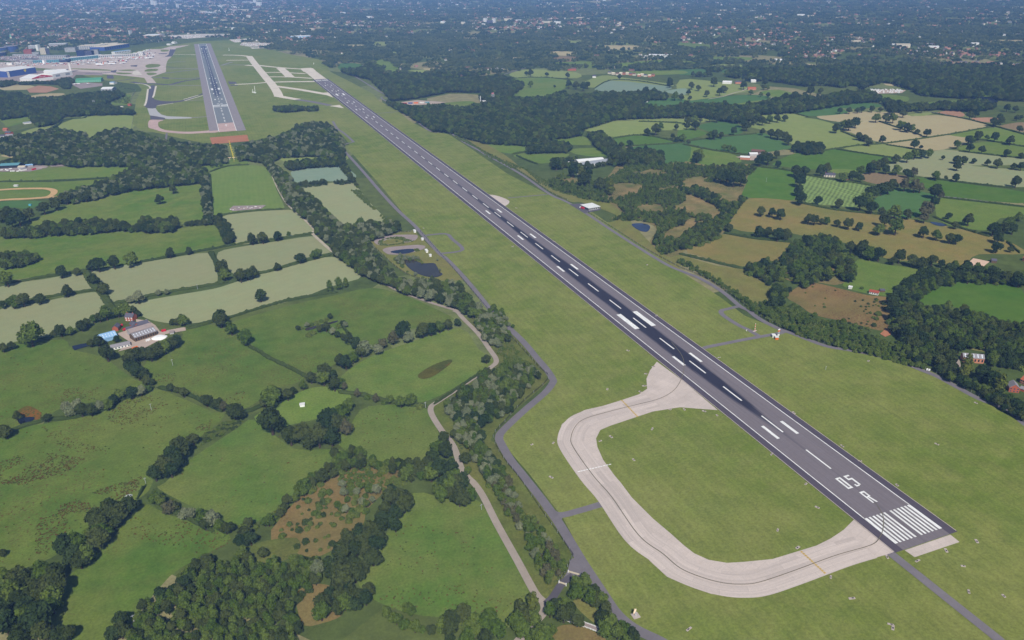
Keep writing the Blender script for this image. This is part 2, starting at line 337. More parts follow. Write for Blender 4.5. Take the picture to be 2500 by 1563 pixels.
# ------------------------------------------------------------------ ground, fields
OPEN = []          # polygons (source pixels) that carry no far tree cover
g_ = MB(); N = 40000
sheet('ground', [(-N, -N), (N, -N), (N, N), (-N, N)], 0.0, 'ground')
def field(tile, mat, s, z=0.1, name='field', rnd=True):
    P = px(tile, s); OPEN.append(P); w = [tuple(G(q[0], q[1])[:2]) for q in P]
    return sheet(name, smooth(w, 3) if rnd else w, z, mat)
FIELDS = '''d mown|1465 130, 1600 75, 1750 65, 1890 95, 1940 230, 1990 340, 1985 370, 1800 385, 1545 415, 1490 400, 1478 280
d green|1420 95, 1480 55, 1560 30, 1720 25, 1745 58, 1600 68, 1480 105
d meadow|105 510, 260 440, 420 370, 560 320, 800 260, 1100 225, 1420 190, 1428 300, 1430 440, 1390 485, 1250 480, 1000 500, 640 480, 480 500, 300 500, 200 520
d meadow|0 575, 230 565, 480 550, 760 540, 900 530, 1100 540, 1250 515, 1400 490, 1500 490, 1560 545, 1590 610, 1540 640, 1330 680, 1200 700, 1000 745, 780 775, 620 805, 480 815, 300 845, 100 875, 0 885
d palecrop|1565 430, 1720 400, 1990 382, 2060 388, 2110 420, 2200 510, 2190 540, 2080 560, 1960 585, 1850 605, 1660 618, 1600 500
d palecrop|1535 680, 1700 640, 1900 610, 2190 567, 2260 600, 2330 670, 2280 690, 2150 720, 1960 780, 1800 825, 1650 835, 1590 780, 1545 770
d palecrop|645 818, 850 775, 980 755, 1200 720, 1470 683, 1500 760, 1530 880, 1400 910, 1150 960, 980 1000, 800 1028, 760 960, 700 880
d palecrop|-5 925, 300 870, 580 828, 610 880, 660 935, 500 965, 300 990, 100 1040, -5 1055
d palecrop|-5 1085, 250 1040, 500 985, 690 960, 740 1020, 785 1080, 730 1110, 640 1150, 560 1190, 500 1225, 400 1265, 320 1280, 100 1310, -5 1348
d palecrop|830 1060, 1200 988, 1500 937, 1650 892, 1900 815, 2150 745, 2340 712, 2430 760, 2540 850, 2420 895, 2300 930, 2120 1000, 1900 1060, 1600 1135, 1480 1160, 1360 1180, 1250 1185, 1100 1165, 1000 1130, 970 1085
d bluecrop|2050 110, 2150 80, 2330 70, 2430 78, 2470 110, 2505 150, 2400 180, 2250 180, 2090 190, 2055 150
d palecrop|2110 225, 2300 195, 2480 185, 2520 230, 2600 330, 2700 430, 2740 475, 2600 480, 2480 485, 2390 495, 2330 420, 2270 350, 2200 290, 2130 250
d green|-5 120, 300 100, 520 75, 700 60, 1000 55, 980 80, 870 140, 700 152, 400 167, -5 180
d green|-5 190, 360 187, 730 167, 740 190, 640 215, 520 260, 420 290, -5 315
d darkcrop|-5 325, 240 318, 300 330, 210 375, 100 365, -5 368
O pasture|548 762, 700 718, 790 698, 880 680, 960 700, 1060 745, 1060 760, 960 780, 930 800, 830 830, 790 860, 740 880, 680 860, 620 830, 560 790
O meadow|810 885, 870 845, 960 812, 1085 775, 1130 825, 1165 855, 1090 905, 1015 945, 960 948, 850 933, 800 908
O pasture|430 770, 510 768, 545 785, 590 822, 680 872, 720 887, 700 905, 650 920, 590 960, 560 960, 470 937, 380 912, 340 878, 360 840, 430 800
O pasture|-5 830, 60 812, 150 802, 170 825, 240 842, 280 870, 320 897, 350 912, 260 942, 150 962, 100 990, -5 1012
O pasture|-5 1032, 100 1002, 200 982, 350 922, 420 937, 500 972, 530 982, 470 1035, 400 1070, 365 1130, 340 1170, 250 1215, 150 1300, 60 1342, -5 1352
O meadow|390 1140, 450 1085, 560 1012, 600 992, 680 1052, 720 1062, 800 1062, 830 1082, 760 1132, 640 1212, 570 1242, 470 1204, 375 1155
O pasture|330 1192, 400 1217, 500 1242, 545 1272, 480 1312, 400 1362, 300 1482, 250 1520, 150 1520, 110 1470, 140 1380, 250 1292
O green|600 985, 680 940, 740 915, 800 918, 830 945, 760 985, 700 1000, 650 1010
O meadow|800 1050, 830 1000, 870 960, 1000 962, 1030 1010, 1040 1060, 980 1092, 870 1084
O heath|640 1252, 780 1110, 850 1090, 940 1110, 930 1140, 870 1200, 850 1250, 760 1312, 690 1302
O meadow|975 1165, 1060 1180, 1120 1178, 1160 1220, 1240 1370, 1265 1425, 1200 1482, 1080 1462, 960 1447, 860 1400, 850 1340, 920 1250
O rough|600 1285, 700 1270, 700 1310, 640 1330, 600 1320
j heath|2080 820, 2200 760, 2340 780, 2400 900, 2400 980, 2280 1030, 2140 1050, 2090 930
k heath|1530 1060, 1650 1045, 1760 1080, 1870 1160, 1520 1160
k verge|1640 880, 1700 850, 1760 880, 1840 1000, 1830 1060, 1700 960
f lush|110 205, 570 80, 770 100, 800 130, 810 200, 800 310, 560 300, 300 280, 220 255
f hay|862 133, 1010 157, 1250 192, 1345 212, 1290 290, 1230 368, 1100 350, 890 332, 862 230
f brown|490 302, 820 322, 1100 378, 1440 417, 1640 452, 1900 502, 2140 560, 2300 600, 2430 690, 2100 695, 2010 762, 1900 782, 1750 742, 1480 732, 1250 642, 1100 602, 860 562, 740 542, 480 537, 370 512, 310 502, 400 400
f brown|40 660, 310 552, 520 582, 790 612, 720 690, 690 740, 560 740, 440 780, 200 722
f verge|0 702, 250 772, 430 797, 560 835, 640 920, 630 1060, 500 1030, 300 920, 120 800
f heath|750 990, 850 912, 930 892, 1150 942, 1320 982, 1480 1002, 1500 1080, 1490 1200, 1400 1230, 1200 1175, 950 1122, 840 1052
f green|1150 892, 1250 732, 1420 762, 1740 805, 1680 842, 1560 892, 1490 982, 1330 972, 1180 932
f lush|1650 1042, 1830 902, 2050 882, 2260 872, 2360 902, 2430 1000, 2430 1185, 2200 1142, 2050 1092, 1900 1062, 1720 1062
f darkcrop|1340 342, 1500 232, 1760 267, 1810 300, 1780 370, 1700 420, 1560 440, 1440 402
f lush|1620 182, 1720 152, 2000 197, 2300 237, 2430 262, 2430 332, 2200 322, 1850 287, 1790 242, 1600 202
f green|1800 402, 1860 292, 2430 362, 2430 432, 2250 442, 2180 522, 2000 512, 1850 472
f palecrop|1430 102, 1500 52, 1700 32, 2100 77, 2430 112, 2430 222, 2080 192, 1720 152, 1600 122
f plough|1280 172, 1310 122, 1590 142, 1560 192, 1430 207
f lush|660 52, 830 -20, 1100 -43, 1500 12, 1400 60, 1300 110, 900 95, 690 72
f green|1060 97, 1230 100, 1250 118, 1100 125
c darkcrop|80 987, 540 937, 640 962, 780 1032, 700 1057, 480 1082, 250 1052, 70 1012
c green|-5 1012, 200 1047, 390 1092, 400 1152, -5 1152
c darkcrop|130 887, 280 852, 400 867, 440 932, 350 947, 220 932
c palegreen|500 882, 860 827, 1110 882, 1150 932, 1290 1002, 1240 1022, 1010 1052, 800 1022, 740 962, 620 922
c palegreen|570 792, 700 782, 890 822, 700 852, 580 832
c tan|960 822, 1140 792, 1450 787, 1640 822, 1500 852, 1250 852, 1110 857
c tan|1140 912, 1270 857, 1390 852, 1540 902, 1710 962, 1480 1002, 1330 982, 1200 932
c tan|1400 852, 1810 810, 2180 887, 1880 942, 1720 957, 1560 902
c tan|1450 1012, 1850 952, 2030 972, 2000 1012, 1900 1042, 1760 1062, 1640 1042
c green|1900 942, 2250 897, 2430 942, 2430 1022, 2200 992, 2040 972
c green|1960 1052, 2050 1012, 2230 997, 2430 1032, 2430 1107, 2250 1092
c palecrop|1530 1152, 1800 1062, 1920 1057, 2430 1112, 2430 1160
c palegreen|1150 1047, 1400 1012, 1640 1052, 1740 1072, 1600 1112
c darkcrop|800 782, 1060 747, 1170 782, 1150 802, 910 817
c darkcrop|1080 737, 1250 714, 1430 747, 1200 767
c darkcrop|0 718, 130 702, 450 667, 640 682, 560 717, 350 742, 0 742
c palegreen|0 562, 270 577, 500 622, 380 662, 120 702, 0 702
c green|340 742, 600 702, 720 717, 560 747, 400 757
c green|560 652, 700 632, 850 682, 750 702
c palegreen|380 822, 560 802, 560 842, 480 862
c palegreen|-5 820, 240 822, 160 862, -5 862
c lush|-5 912, 90 908, 190 935, 120 965, -5 985
c soil|1810 792, 1930 777, 2000 802, 1980 822, 1880 817
c soil|2050 832, 2200 827, 2240 842, 2180 862, 2100 852
c plough|2250 885, 2430 860, 2430 930, 2330 910
c green|1730 722, 2060 702, 2040 722, 1800 747
c green|1400 662, 1600 682, 1580 717, 1420 692
c tan|1440 577, 1570 582, 1540 607, 1450 600
c tan|890 447, 1080 480, 1040 490, 880 462
c tan|2190 283, 2430 283, 2430 307, 2200 297
c green|190 400, 500 405, 440 430, 260 422
c green|0 432, 120 432, 100 457, 0 457
c palegreen|180 457, 400 452, 420 472, 200 477
c darkcrop|0 490, 200 490, 180 522, 0 527
c darkcrop|310 490, 450 497, 430 517, 300 512
c green|0 302, 160 312, 250 332, 100 347, 0 332
c green|2060 680, 2180 665, 2240 690, 2100 705
c palegreen|1660 800, 1790 790, 1720 815, 1600 812
b green|1190 662, 1230 562, 1300 547, 1440 547, 1640 567, 1600 612, 1540 642, 1420 692, 1280 697, 1190 687
b palegreen|1190 522, 1290 492, 1450 492, 1670 512, 1670 550, 1400 542, 1250 547
b bluecrop|1790 622, 1900 567, 2100 572, 2330 612, 2260 642, 2100 657, 1850 642
b bluecrop|2270 642, 2430 622, 2430 667, 2290 652
b palegreen|1700 592, 1840 532, 2000 547, 2300 587, 2310 607, 1910 567, 1790 617
b palegreen|1700 902, 1920 852, 2430 867, 2430 912, 2200 922, 2050 962, 1850 957, 1740 922
b lush|1930 962, 2150 957, 2340 992, 2250 1012, 2020 1027, 1940 1002
b darkcrop|2000 1042, 2430 1002, 2430 1152, 2200 1152, 2030 1082
b green|1540 972, 1700 957, 1770 1002, 1750 1022, 1560 1012
b green|1000 1002, 1250 982, 1420 1012, 1380 1032, 1230 1082, 1060 1052
b green|1220 1092, 1420 1067, 1610 1082, 1550 1122, 1420 1152, 1300 1122
b green|1620 1052, 1800 1042, 1900 1092, 1780 1102, 1650 1082
b green|880 917, 1060 907, 1070 927, 940 947
b palegreen|1540 777, 1760 772, 1800 792, 1640 802
b meadow|700 732, 880 712, 950 722, 830 757
b darkcrop|0 447, 150 452, 130 492, 0 492
b palegreen|1980 832, 2300 822, 2430 832, 2430 852, 2100 852
b darkcrop|2100 737, 2200 692, 2430 702, 2430 752, 2200 752
b green|1450 442, 1800 432, 1790 462, 1860 482, 1600 472
b green|1800 462, 2300 417, 2290 442, 1980 472
b tan|1480 362, 1660 367, 1620 392, 1500 387
b plough|1500 397, 1680 402, 1650 432, 1500 432
b palegreen|1600 287, 1720 297, 1700 322, 1620 312
b tan|1780 322, 2100 322, 2080 347, 1850 347
b tan|2150 322, 2270 332, 2260 342
b palegreen|1840 297, 2040 302, 2000 317, 1850 312
b tan|1000 412, 1340 402, 1480 412, 1340 417
b palegreen|470 497, 600 492, 620 512, 480 517
b tan|590 482, 820 482, 780 492, 640 497
b palegreen|330 367, 440 367, 430 384, 340 384
b tan|0 317, 180 317, 150 332, 0 332
b palegreen|225 297, 350 299, 340 317, 230 320
b tan|370 270, 510 270, 500 280, 380 282
b green|190 432, 300 422, 360 442, 420 472, 350 512, 300 472
b tan|1590 15, 1830 10, 1800 22, 1620 24
b green|1000 135, 1140 140, 1000 150
b green|2010 505, 2280 495, 2419 500, 2419 520, 2100 530
a tan|0 607, 220 602, 230 627, 100 634, 0 632
a tan|200 682, 290 662, 440 657, 430 672, 230 697
a palegreen|395 897, 620 812, 935 817, 925 912, 780 925, 690 940, 640 970, 570 970
a palegreen|150 932, 370 872, 380 892, 260 962
a tan|310 1052, 480 1062, 620 1047, 640 1067, 560 1087, 400 1072
a green|0 832, 210 822, 200 852, 60 892, 30 872
a tan|0 1097, 110 1087, 170 1097, 150 1117
a green|700 690, 860 665, 920 670, 910 730, 840 740, 740 725
q green|1240 1490, 1500 1400, 1700 1380, 1850 1430, 1900 1460, 1500 1470
q green|2180 1330, 2420 1300, 2420 1345, 2300 1400
a palegreen|1970 1110, 2240 1065, 2419 1090, 2419 1130, 2060 1145'''
for row in FIELDS.split('\n'):
    hd, s = row.split('|'); tl, mt = hd.split(); field(tl, mt, s, 0.1+0.004*(len(OPEN) % 12))
field('e', 'scrubground', '1450 190, 1560 140, 1700 170, 1900 190, 2200 90, 2430 70, 2430 640, 2250 700, 2180 600, 2230 520, 2100 450, 1900 450, 1970 400, 1840 330, 1680 290, 1500 230', 0.06, 'rough_ground')
field('f', 'scrubground', '-10 70, 200 70, 450 60, 540 80, 480 140, 470 190, 430 290, 480 300, 400 380, 320 500, 290 560, 60 640, -10 660', 0.06, 'rough_ground')
field('f', 'scrubground', '720 860, 880 700, 1000 660, 1150 720, 1180 860, 1100 910, 950 890', 0.07, 'rough_ground')
field('e', 'verge', '1030 -20, 1130 30, 1300 130, 1470 250, 1620 325, 1700 330, 1900 400, 1960 440, 1900 470, 1840 470, 2000 560, 2200 690, 2300 760, 2390 800, 2390 700, 2260 690, 1960 380, 1840 320, 1690 280, 1500 210, 1420 170, 1280 90, 1150 -10, 900 -150, 820 -160', 0.06, 'rough_ground')
field('e', 'scrubground', '1760 190, 1880 150, 1960 60, 2080 40, 2230 60, 2000 150, 1900 200', 0.06, 'rough_ground')
field('i', 'verge', '1900 160, 2000 130, 2260 190, 2200 230, 2050 215', 0.07, 'rough_ground')
field('h', 'rough', '640 640, 700 590, 840 500, 1060 350, 1110 300, 1060 210, 880 10, 1090 -10, 1300 200, 1470 410, 1460 440, 1080 800, 1130 900, 1290 1152, 960 1152, 800 870', 0.05, 'verge_ground')
field('k', 'rough', '890 0, 1230 0, 1480 280, 1640 560, 1540 750, 1450 890, 1370 800, 1250 590, 1010 150', 0.05, 'verge_ground')
field('z', 'verge', '0 380, 150 270, 480 200, 1080 130, 1200 230, 1400 420, 1700 700, 2000 980, 2300 1350, 1300 1320, 900 1180, 480 860', 0.055, 'verge_ground')
# the airfield
AF_L = 'O: 1560 1530, 1480 1470, 1440 1420, 1400 1360, 1330 1225, 1250 1120, 1180 1040, 1175 1020, 1210 985, 1300 910, 1305 890, 1280 860, 1200 770, 1100 650, 1040 600, 985 545, 900 440, 820 350, 825 340, 785 295, 740 285, 700 300, 650 322, 600 332, 540 338, 480 338, 420 326, 380 316, 330 306, 312 292, 318 262, 322 235, 335 212, 325 200, 250 190, 200 180, 160 160, 250 140, 350 115, 430 104, 470 98, 545 95, 560 97, 590 112, 640 118, 690 130, 750 140, 772 150, 780 170, 830 195, 880 222, 895 238, 940 262, 965 285, 1010 308, 1060 318, 1110 350, 1200 412, 1300 462, 1400 502, 1500 572, 1620 650, 1700 702, 1760 747, 1850 782, 1960 820, 2100 842, 2200 872, 2330 952, 2430 1010, 2460 1600, 2430 1900, 1700 1800'
AP = px('O', AF_L[3:]); OPEN.append(AP); AIRFIELD = [tuple(G(q[0], q[1])[:2]) for q in AP]
sheet('airfield_grass', AIRFIELD, 0.16, 'airfield')

# ------------------------------------------------------------------ roads and tracks
def road(tile, mat, w, s, z=0.26, name='road'): return ribbon(name, W(tile, s), w, z, mat)
road('k', 'asphalt', 7.5, '2300 1190, 2230 1152, 2100 1090, 2010 1030, 1930 950, 1850 830, 1700 600, 1550 350, 1430 180, 1290 0, 1200 -113, 1130 -233, 1120 -273, 1150 -323, 1300 -463, 1440 -583, 1495 -653, 1495 -683, 1450 -753, 1390 -823, 1280 -953, 1120 -1103', name='perimeter_road')
road('e', 'asphalt', 6.5, '1120 1152, 1060 1090, 950 950, 820 800, 740 720, 700 690, 600 580, 520 490, 400 380, 280 250, 160 110, 60 0, 20 -44, 30 -75, 85 -92, 90 -100, 30 -155, -20 -190, -50 -240', 0.262, 'perimeter_road')
road('i', 'asphalt', 6.5, '2500 790, 2419 735, 2300 640, 2100 560, 1950 480, 1800 400, 1700 360, 1600 320, 1400 260, 1200 220, 1050 195, 940 160, 800 105, 700 70, 560 0, 480 -62, 420 -92, 300 -192, 150 -282, 0 -342', 0.26, 'perimeter_road')
road('e', 'asphalt', 6, '2390 810, 2300 770, 2150 680, 1900 520, 1750 420, 1600 330, 1470 270, 1300 150, 1130 50, 1030 0, 980 -34, 870 -94, 800 -144, 740 -169, 650 -164, 560 -224, 460 -304, 410 -334, 290 -404, 335 -418, 270 -454, 90 -564, 0 -600', 0.262, 'perimeter_road')
road('i', 'asphalt', 6, '150 215, 180 200, 300 175, 450 145, 560 125, 700 100, 740 80', 0.27, 'link_road')
road('f', 'asphalt', 6, '420 1060, 340 1080, 290 1095, 310 1130, 420 1200, 480 1227, 560 1275', 0.268, 'link_road')
road('k', 'asphalt', 6.5, '1450 225, 1540 275, 1680 245, 1830 200, 1920 170', 0.188, 'link_road'); sheet('road_fillet', smooth(W('k', '1450 210, 1500 252, 1600 262, 1560 300, 1552 360, 1500 300'), 2), 0.19, 'asphalt'); sheet('road_fillet', smooth(W('k', '1770 222, 1825 180, 1830 150, 1915 250, 1880 225, 1840 222'), 2), 0.19, 'asphalt')
road('e', 'asphalt', 6, '590 565, 740 552, 790 590, 862 665, 720 690, 690 690', 0.268, 'link_road')
road('e', 'asphalt', 4, '1180 300, 1460 275', 0.268, 'link_road'); road('b', 'asphalt', 6, '260 800, 440 785, 490 790', 0.268, 'link_road')
road('l', 'asphalt', 7, '1480 545, 1600 640, 1750 760, 1950 920, 2240 1152, 2400 1290', 0.268, 'service_road')
road('k', 'track', 5.6, '1230 1190, 1290 1120, 1350 1050, 1432 960, 1430 890, 1370 820, 1250 600, 1100 330, 1010 150, 950 60, 890 0, 850 -60, 810 -183, 770 -253, 720 -313, 650 -423, 640 -483, 690 -523, 830 -613, 930 -683, 1060 -763, 1100 -813, 1050 -893, 970 -1003, 870 -1103, 830 -1150, 800 -1163', 0.25, 'farm_lane')
road('e', 'track', 5, '830 1100, 800 1085, 650 1040, 430 960, 330 910, 230 850, 150 800, 60 740', 0.25, 'farm_lane')
road('d', 'pale_track', 5, '1880 85, 1920 150, 1950 220, 2000 310, 2040 360, 2120 430, 2210 520, 2195 545, 2250 600, 2330 670, 2400 720', 0.25, 'farm_lane')
road('k', 'dark_asphalt', 5.5, '1640 700, 1560 760, 1500 850, 1450 900', 0.266, 'gate_road')
sheet('gate_apron', W('k', '1620 590, 1680 560, 1800 720, 1700 715, 1590 745, 1545 765, 1600 670'), 0.255, 'asphalt')
sheet('apron', W('e', '1615 345, 1700 338, 1835 372, 1830 385, 1720 408'), 0.268, 'dark_asphalt')
road('c', 'pale_track', 5, '480 620, 440 640, 380 655, 300 680, 200 698', 0.25, 'farm_lane'); road('b', 'pale_track', 6, '1470 375, 1480 400, 1500 430', 0.25, 'farm_lane')
road('f', 'asphalt', 5, '1850 288, 2000 305, 2200 330, 2440 365', 0.25, 'lane'); road('c', 'asphalt', 5, '1760 788, 1900 812, 2100 860, 2440 945', 0.25, 'lane')
road('b', 'asphalt', 8, '1150 525, 1250 495, 1330 470, 1400 450, 1430 430', 0.25, 'lane'); road('s', 'track', 5, '1040 200, 1090 350, 1110 450', 0.25, 'lane')
road('k', 'gravel', 4, '1510 980, 1640 1020, 1760 1060, 1870 1105', 0.25, 'riding_track')
# near concrete taxiway loop
LOOP = W('l', '1515 545, 1420 562, 1200 630, 1030 690, 800 780, 650 830, 480 850, 350 848, 220 830, 100 790, 0 750, -90 710, -210 600, -330 450, -490 230, -560 150, -680 0') + \
       W('h', '1650 1030, 1590 950, 1550 880, 1535 820, 1560 740, 1620 690, 1720 640, 1850 610, 1980 570, 2100 530, 2160 490, 2155 420, 2180 360, 2228 300') + \
       W('i', '30 440, 265 640, 150 632, 0 620, -190 650, -340 700, -490 750, -560 780, -590 840, -580 900, -540 990, -460 1100, -415 1152') + \
       W('l', '-340 150, -190 300, -60 410, 29 490, 100 545, 200 590, 330 612, 450 605, 650 585, 830 530, 960 490, 1060 440, 1150 380, 1200 330, 1222 308')
LOOP = [q if q[0] < -27 or q[1] > 290 else (min(q[0], -29.2), q[1]) for q in LOOP]
loop_o = sheet('taxiway', LOOP, 0.2, 'taxi_concrete', uvang=0.35)
sheet('stopway', W('l', '1580 523, 1900 413, 1965 465, 1650 572'), 0.2, 'taxi_concrete')
sheet('turning_pad', smooth(W('e', '1030 276, 1100 283, 1170 308, 1192 330, 1145 357, 1060 300'), 3), 0.2, 'taxi_concrete')
ribbon('taxi_centreline', W('l', '1360 185, 1385 210, 1410 250, 1430 300, 1425 380, 1400 440, 1340 490, 1100 560, 800 670, 560 750, 430 765, 300 755, 150 715, 0 650, -120 550, -290 420, -480 150, -610 0, -750 -200, -765 -273, -730 -353, -660 -403, -490 -453, -290 -503, -140 -543, -40 -603, 10 -683, 29 -773, 10 -850, -60 -940'), 0.55, 0.44, 'taxi_line', loop_o, sm=5)
t = NT('taxi_lanes'); uv = t.n('ShaderNodeUVMap').outputs[0]; p = t.pos()
b = t.n('ShaderNodeTexBrick'); b.offset = 0.5; b.inputs['Scale'].default_value = 1.0; b.inputs['Brick Width'].default_value = 34; b.inputs['Row Height'].default_value = 5.2; b.inputs['Mortar Size'].default_value = 0.1; b.inputs['Mortar Smooth'].default_value = 0.5
b.inputs['Color1'].default_value = C4((206, 192, 183)); b.inputs['Color2'].default_value = C4((188, 175, 167)); b.inputs['Mortar'].default_value = C4((172, 160, 153)); t.l(uv, b.inputs[0])
wv = t.noise(t.rot(uv, 0, (0.012, 0.5, 1)), 1.0, 4, 0.65); c = t.mix(1.0, b.outputs[0], t.rng_(wv, 0.3, 0.7, 0.85, 1.08), 'MULTIPLY'); c = t.mix(1.0, c, t.rng_(t.noise(p, 0.5, 4, 0.7), 0.3, 0.7, 0.94, 1.05), 'MULTIPLY'); M['taxi_lanes'] = t.done(c, 0.85, 0.2)
ribbon('lane_slabs', W('l', '1300 500, 1100 560, 800 670, 560 750, 430 765, 300 755, 150 715, 0 650, -120 550, -290 420, -480 150, -610 0, -750 -200, -765 -273, -730 -353, -660 -403, -490 -453, -290 -503, -190 -530'), 24, 0.205, 'taxi_lanes', loop_o, sm=5)
for tl, s, mt, w in (('l', '850 530, 1025 690', 'yellow_paint', 1.6), ('h', '1980 570, 2095 690', 'yellow_paint', 1.6), ('h', '1670 1075, 1910 1020', 'white_paint', 1.0)):
    a, b = [np.array(q) for q in W(tl, s)]; nseg = 12
    for k in range(nseg): ribbon('hold_bar', [tuple(a+(b-a)*(k/nseg)), tuple(a+(b-a)*((k+0.8)/nseg))], w, 0.24, mt, loop_o, sm=0)
# ------------------------------------------------------------------ second runway (near one)
YE = 3290.0
def rect(x0, x1, y0, y1): return [(x0, y0), (x1, y0), (x1, y1), (x0, y1)]
rw = sheet('runway', rect(-30, 30, -1, 2875), 0.3, 'runway_asphalt')
sheet('runway_end', rect(-22, 24, 2875, YE), 0.3, 'cream_concrete', rw)
def mark(name, poly, parent=None, z=0.36, mat='white_paint'): return sheet(name, poly, z, mat, parent or rw)
for s in (-1, 1):
    for a, b in ((2.2, 4.0), (5.75, 7.55), (9.3, 11.1), (12.85, 14.65), (16.4, 18.2), (19.7, 22.5)): mark('threshold_stripe', rect(min(s*a, s*b), max(s*a, s*b), 6, 36))
    mark('edge_line', rect(s*22.2-0.45, s*22.2+0.45, 36.2, 2870))
    mark('shoulder_edge', rect(s*29.7-0.25, s*29.7+0.25, 0, 2860), mat='taxi_concrete')
    for y in (150, 300, 600, 750, 900): mark('touchdown_bar', rect(min(s*9, s*12), max(s*9, s*12), y-1, y+21.5))
    mark('aiming_bar', rect(min(s*8, s*14), max(s*8, s*14), 397, 442))
    for y in (2850-30,):
        for k in range(6): mark('threshold_stripe', rect(s*(2.2+3.5*k), s*(2.2+3.5*k)+s*1.8, y, y+30) if s > 0 else rect(-(4.0+3.5*k), -(2.2+3.5*k), y, y+30))
    for y in (2690, 2540, 2250, 2100, 1950): mark('touchdown_bar', rect(min(s*9, s*12), max(s*9, s*12), y-22, y))
    mark('aiming_bar', rect(min(s*8, s*14), max(s*8, s*14), 2405, 2450))
y = 96
while y < 2760: mark('centreline_dash', rect(-0.75, 0.75, y, y+30)); y += 60
def glyph(polys, x0, y0, sx_, sy_):
    for P in polys: mark('numeral_stroke', [(x0+a*sx_, y0+b*sy_) for a, b in P])
# figures 0 5 over R, strokes butted end to end
glyph([rect(0, .34, 0, 1), rect(.66, 1, 0, 1), rect(.34, .66, 0, .1), rect(.34, .66, .9, 1)], -6.8, 69, 5.2, 15)
glyph([rect(0, 1, .88, 1), rect(0, .3, .6, .88), rect(.3, .66, .6, .71), rect(.66, 1, .06, .71), rect(0, .66, 0, .1), rect(0, .28, .1, .2)], 1.7, 69, 5.2, 15)
glyph([rect(0, .3, 0, 1), rect(.3, .7, .88, 1), rect(.7, 1, .5, 1), rect(.3, .7, .46, .57), [(.42, .46), (.78, .46), (1.0, 0), (.68, 0)]], -2.2, 48, 5.0, 14.6)
# ------------------------------------------------------------------ first runway (far one)
X1 = -389.5; Y0, Y1, TH = 1895, 4900, 2347
r1 = sheet('runway', rect(X1-22.5, X1+22.5, 2030, Y1), 0.3, 'old_runway')
sheet('runway_end', rect(X1-22.5, X1+22.5, Y0, 2030), 0.3, 'pink_concrete', r1)
for s in (-1, 1):
    a, b = sorted((X1+s*22.5, X1+s*46)); sheet('shoulder', rect(a, b, Y0+(28 if s < 0 else -4), Y1), 0.28, 'shoulder', r1)
    mark('edge_line', rect(X1+s*22-0.7, X1+s*22+0.7, Y0, Y1-30), r1)
    for y in (TH+150, TH+300, TH+600, TH+750): mark('touchdown_bar', rect(*sorted((X1+s*8.6, X1+s*12.4)), y, y+22), r1)
    for y in (4300, 4150, 4450, 4030): mark('touchdown_bar', rect(*sorted((X1+s*8.6, X1+s*12.4)), y, y+22), r1)
    mark('aiming_bar', rect(*sorted((X1+s*8, X1+s*15)), TH+405, TH+455), r1); mark('aiming_bar', rect(*sorted((X1+s*8, X1+s*15)), 4520, 4560), r1)
    for k in range(6): mark('threshold_stripe', rect(*sorted((X1+s*(2.2+3.4*k), X1+s*(4.1+3.4*k))), TH+4, TH+36), r1)
mark('threshold_bar', rect(X1-22, X1+22, TH-10, TH-5), r1); mark('threshold_bar', rect(X1-22, X1+22, Y1-150, Y1-142), r1); mark('threshold_bar', rect(X1-22, X1+22, Y1-8, Y1), r1)
y = TH+95
while y < 4650: mark('centreline_dash', rect(X1-0.8, X1+0.8, y, y+30), r1); y += 60
for y in (2300, 2250, 2182, 2116, 2062, 1990):
    mark('arrow_shaft', rect(X1-0.8, X1+0.8, y-16, y+8), r1); mark('arrow_head', [(X1-3, y+8), (X1+3, y+8), (X1, y+18)], r1)
glyph1 = [rect(X1-7+k*4.3, X1-4.4+k*4.3, TH+52, TH+66) for k in range(4)]
for P in ([(X1-8, TH+50), (X1-6.6, TH+50), (X1-6.6, TH+66), (X1-8, TH+66)], [(X1-3.6, TH+50), (X1-2.2, TH+50), (X1-2.2, TH+66), (X1-3.6, TH+66)], rect(X1-6.6, X1-3.6, TH+50, TH+52.4), rect(X1-6.6, X1-3.6, TH+63.6, TH+66),
          rect(X1+2.2, X1+8, TH+63.6, TH+66), rect(X1+2.2, X1+3.8, TH+58.5, TH+63.6), rect(X1+3.8, X1+8, TH+58, TH+60), rect(X1+6.4, X1+8, TH+50, TH+58), rect(X1+2.2, X1+6.4, TH+50, TH+52.2),
          rect(X1-2, X1-.6, TH+38, TH+48), rect(X1-.6, X1+2.4, TH+38, TH+39.8)): mark('numeral_stroke', P, r1)
sheet('resa_soil', W('q', '1250 1005, 1880 960, 1910 1065, 1290 1118'), 0.2, 'redsoil')
# far taxiways
def tw(tile, w, s, mat='taxi_concrete', z=0.2): return ribbon('taxiway', W(tile, s), w, z, mat, sm=4)
tw('o', 30, '880 395, 990 540, 1170 760, 1250 850, 1340 980, 1380 1070', 'cream_concrete', z=0.206)
tw('o', 26, '1345 1060, 1420 1075, 1560 1100, 1700 1122', 'cream_concrete'); tw('o', 20, '1660 1124, 1800 1140, 2000 1172, 2240 1222', 'asphalt', 0.196)
sheet('taxiway', W('o', '2230 1232, 2400 1212, 2470 1270'), 0.21, 'cream_concrete')
for w, s in ((24, '440 377, 700 381, 880 400'), (20, '500 465, 870 461'), (22, '830 545, 980 560'), (20, '1040 550, 1400 587, 1760 612'), (18, '1160 668, 1400 668, 1830 688'), (18, '1200 742, 1550 745, 1940 768'), (26, '1230 835, 1400 828, 1600 824, 1990 822'), (24, '1310 898, 1700 952, 2050 1012, 2210 1040'), (20, '640 870, 1000 853, 1200 830')):
    tw('o', w, s, 'cream_concrete', z=0.2+0.0008*w)
tw('o', 34, '1400 590, 1480 660, 1570 745', 'cream_concrete', z=0.19)
sheet('taxiway', W('o', '2070 1010, 2210 1004, 2295 1092'), 0.23, 'cream_concrete')
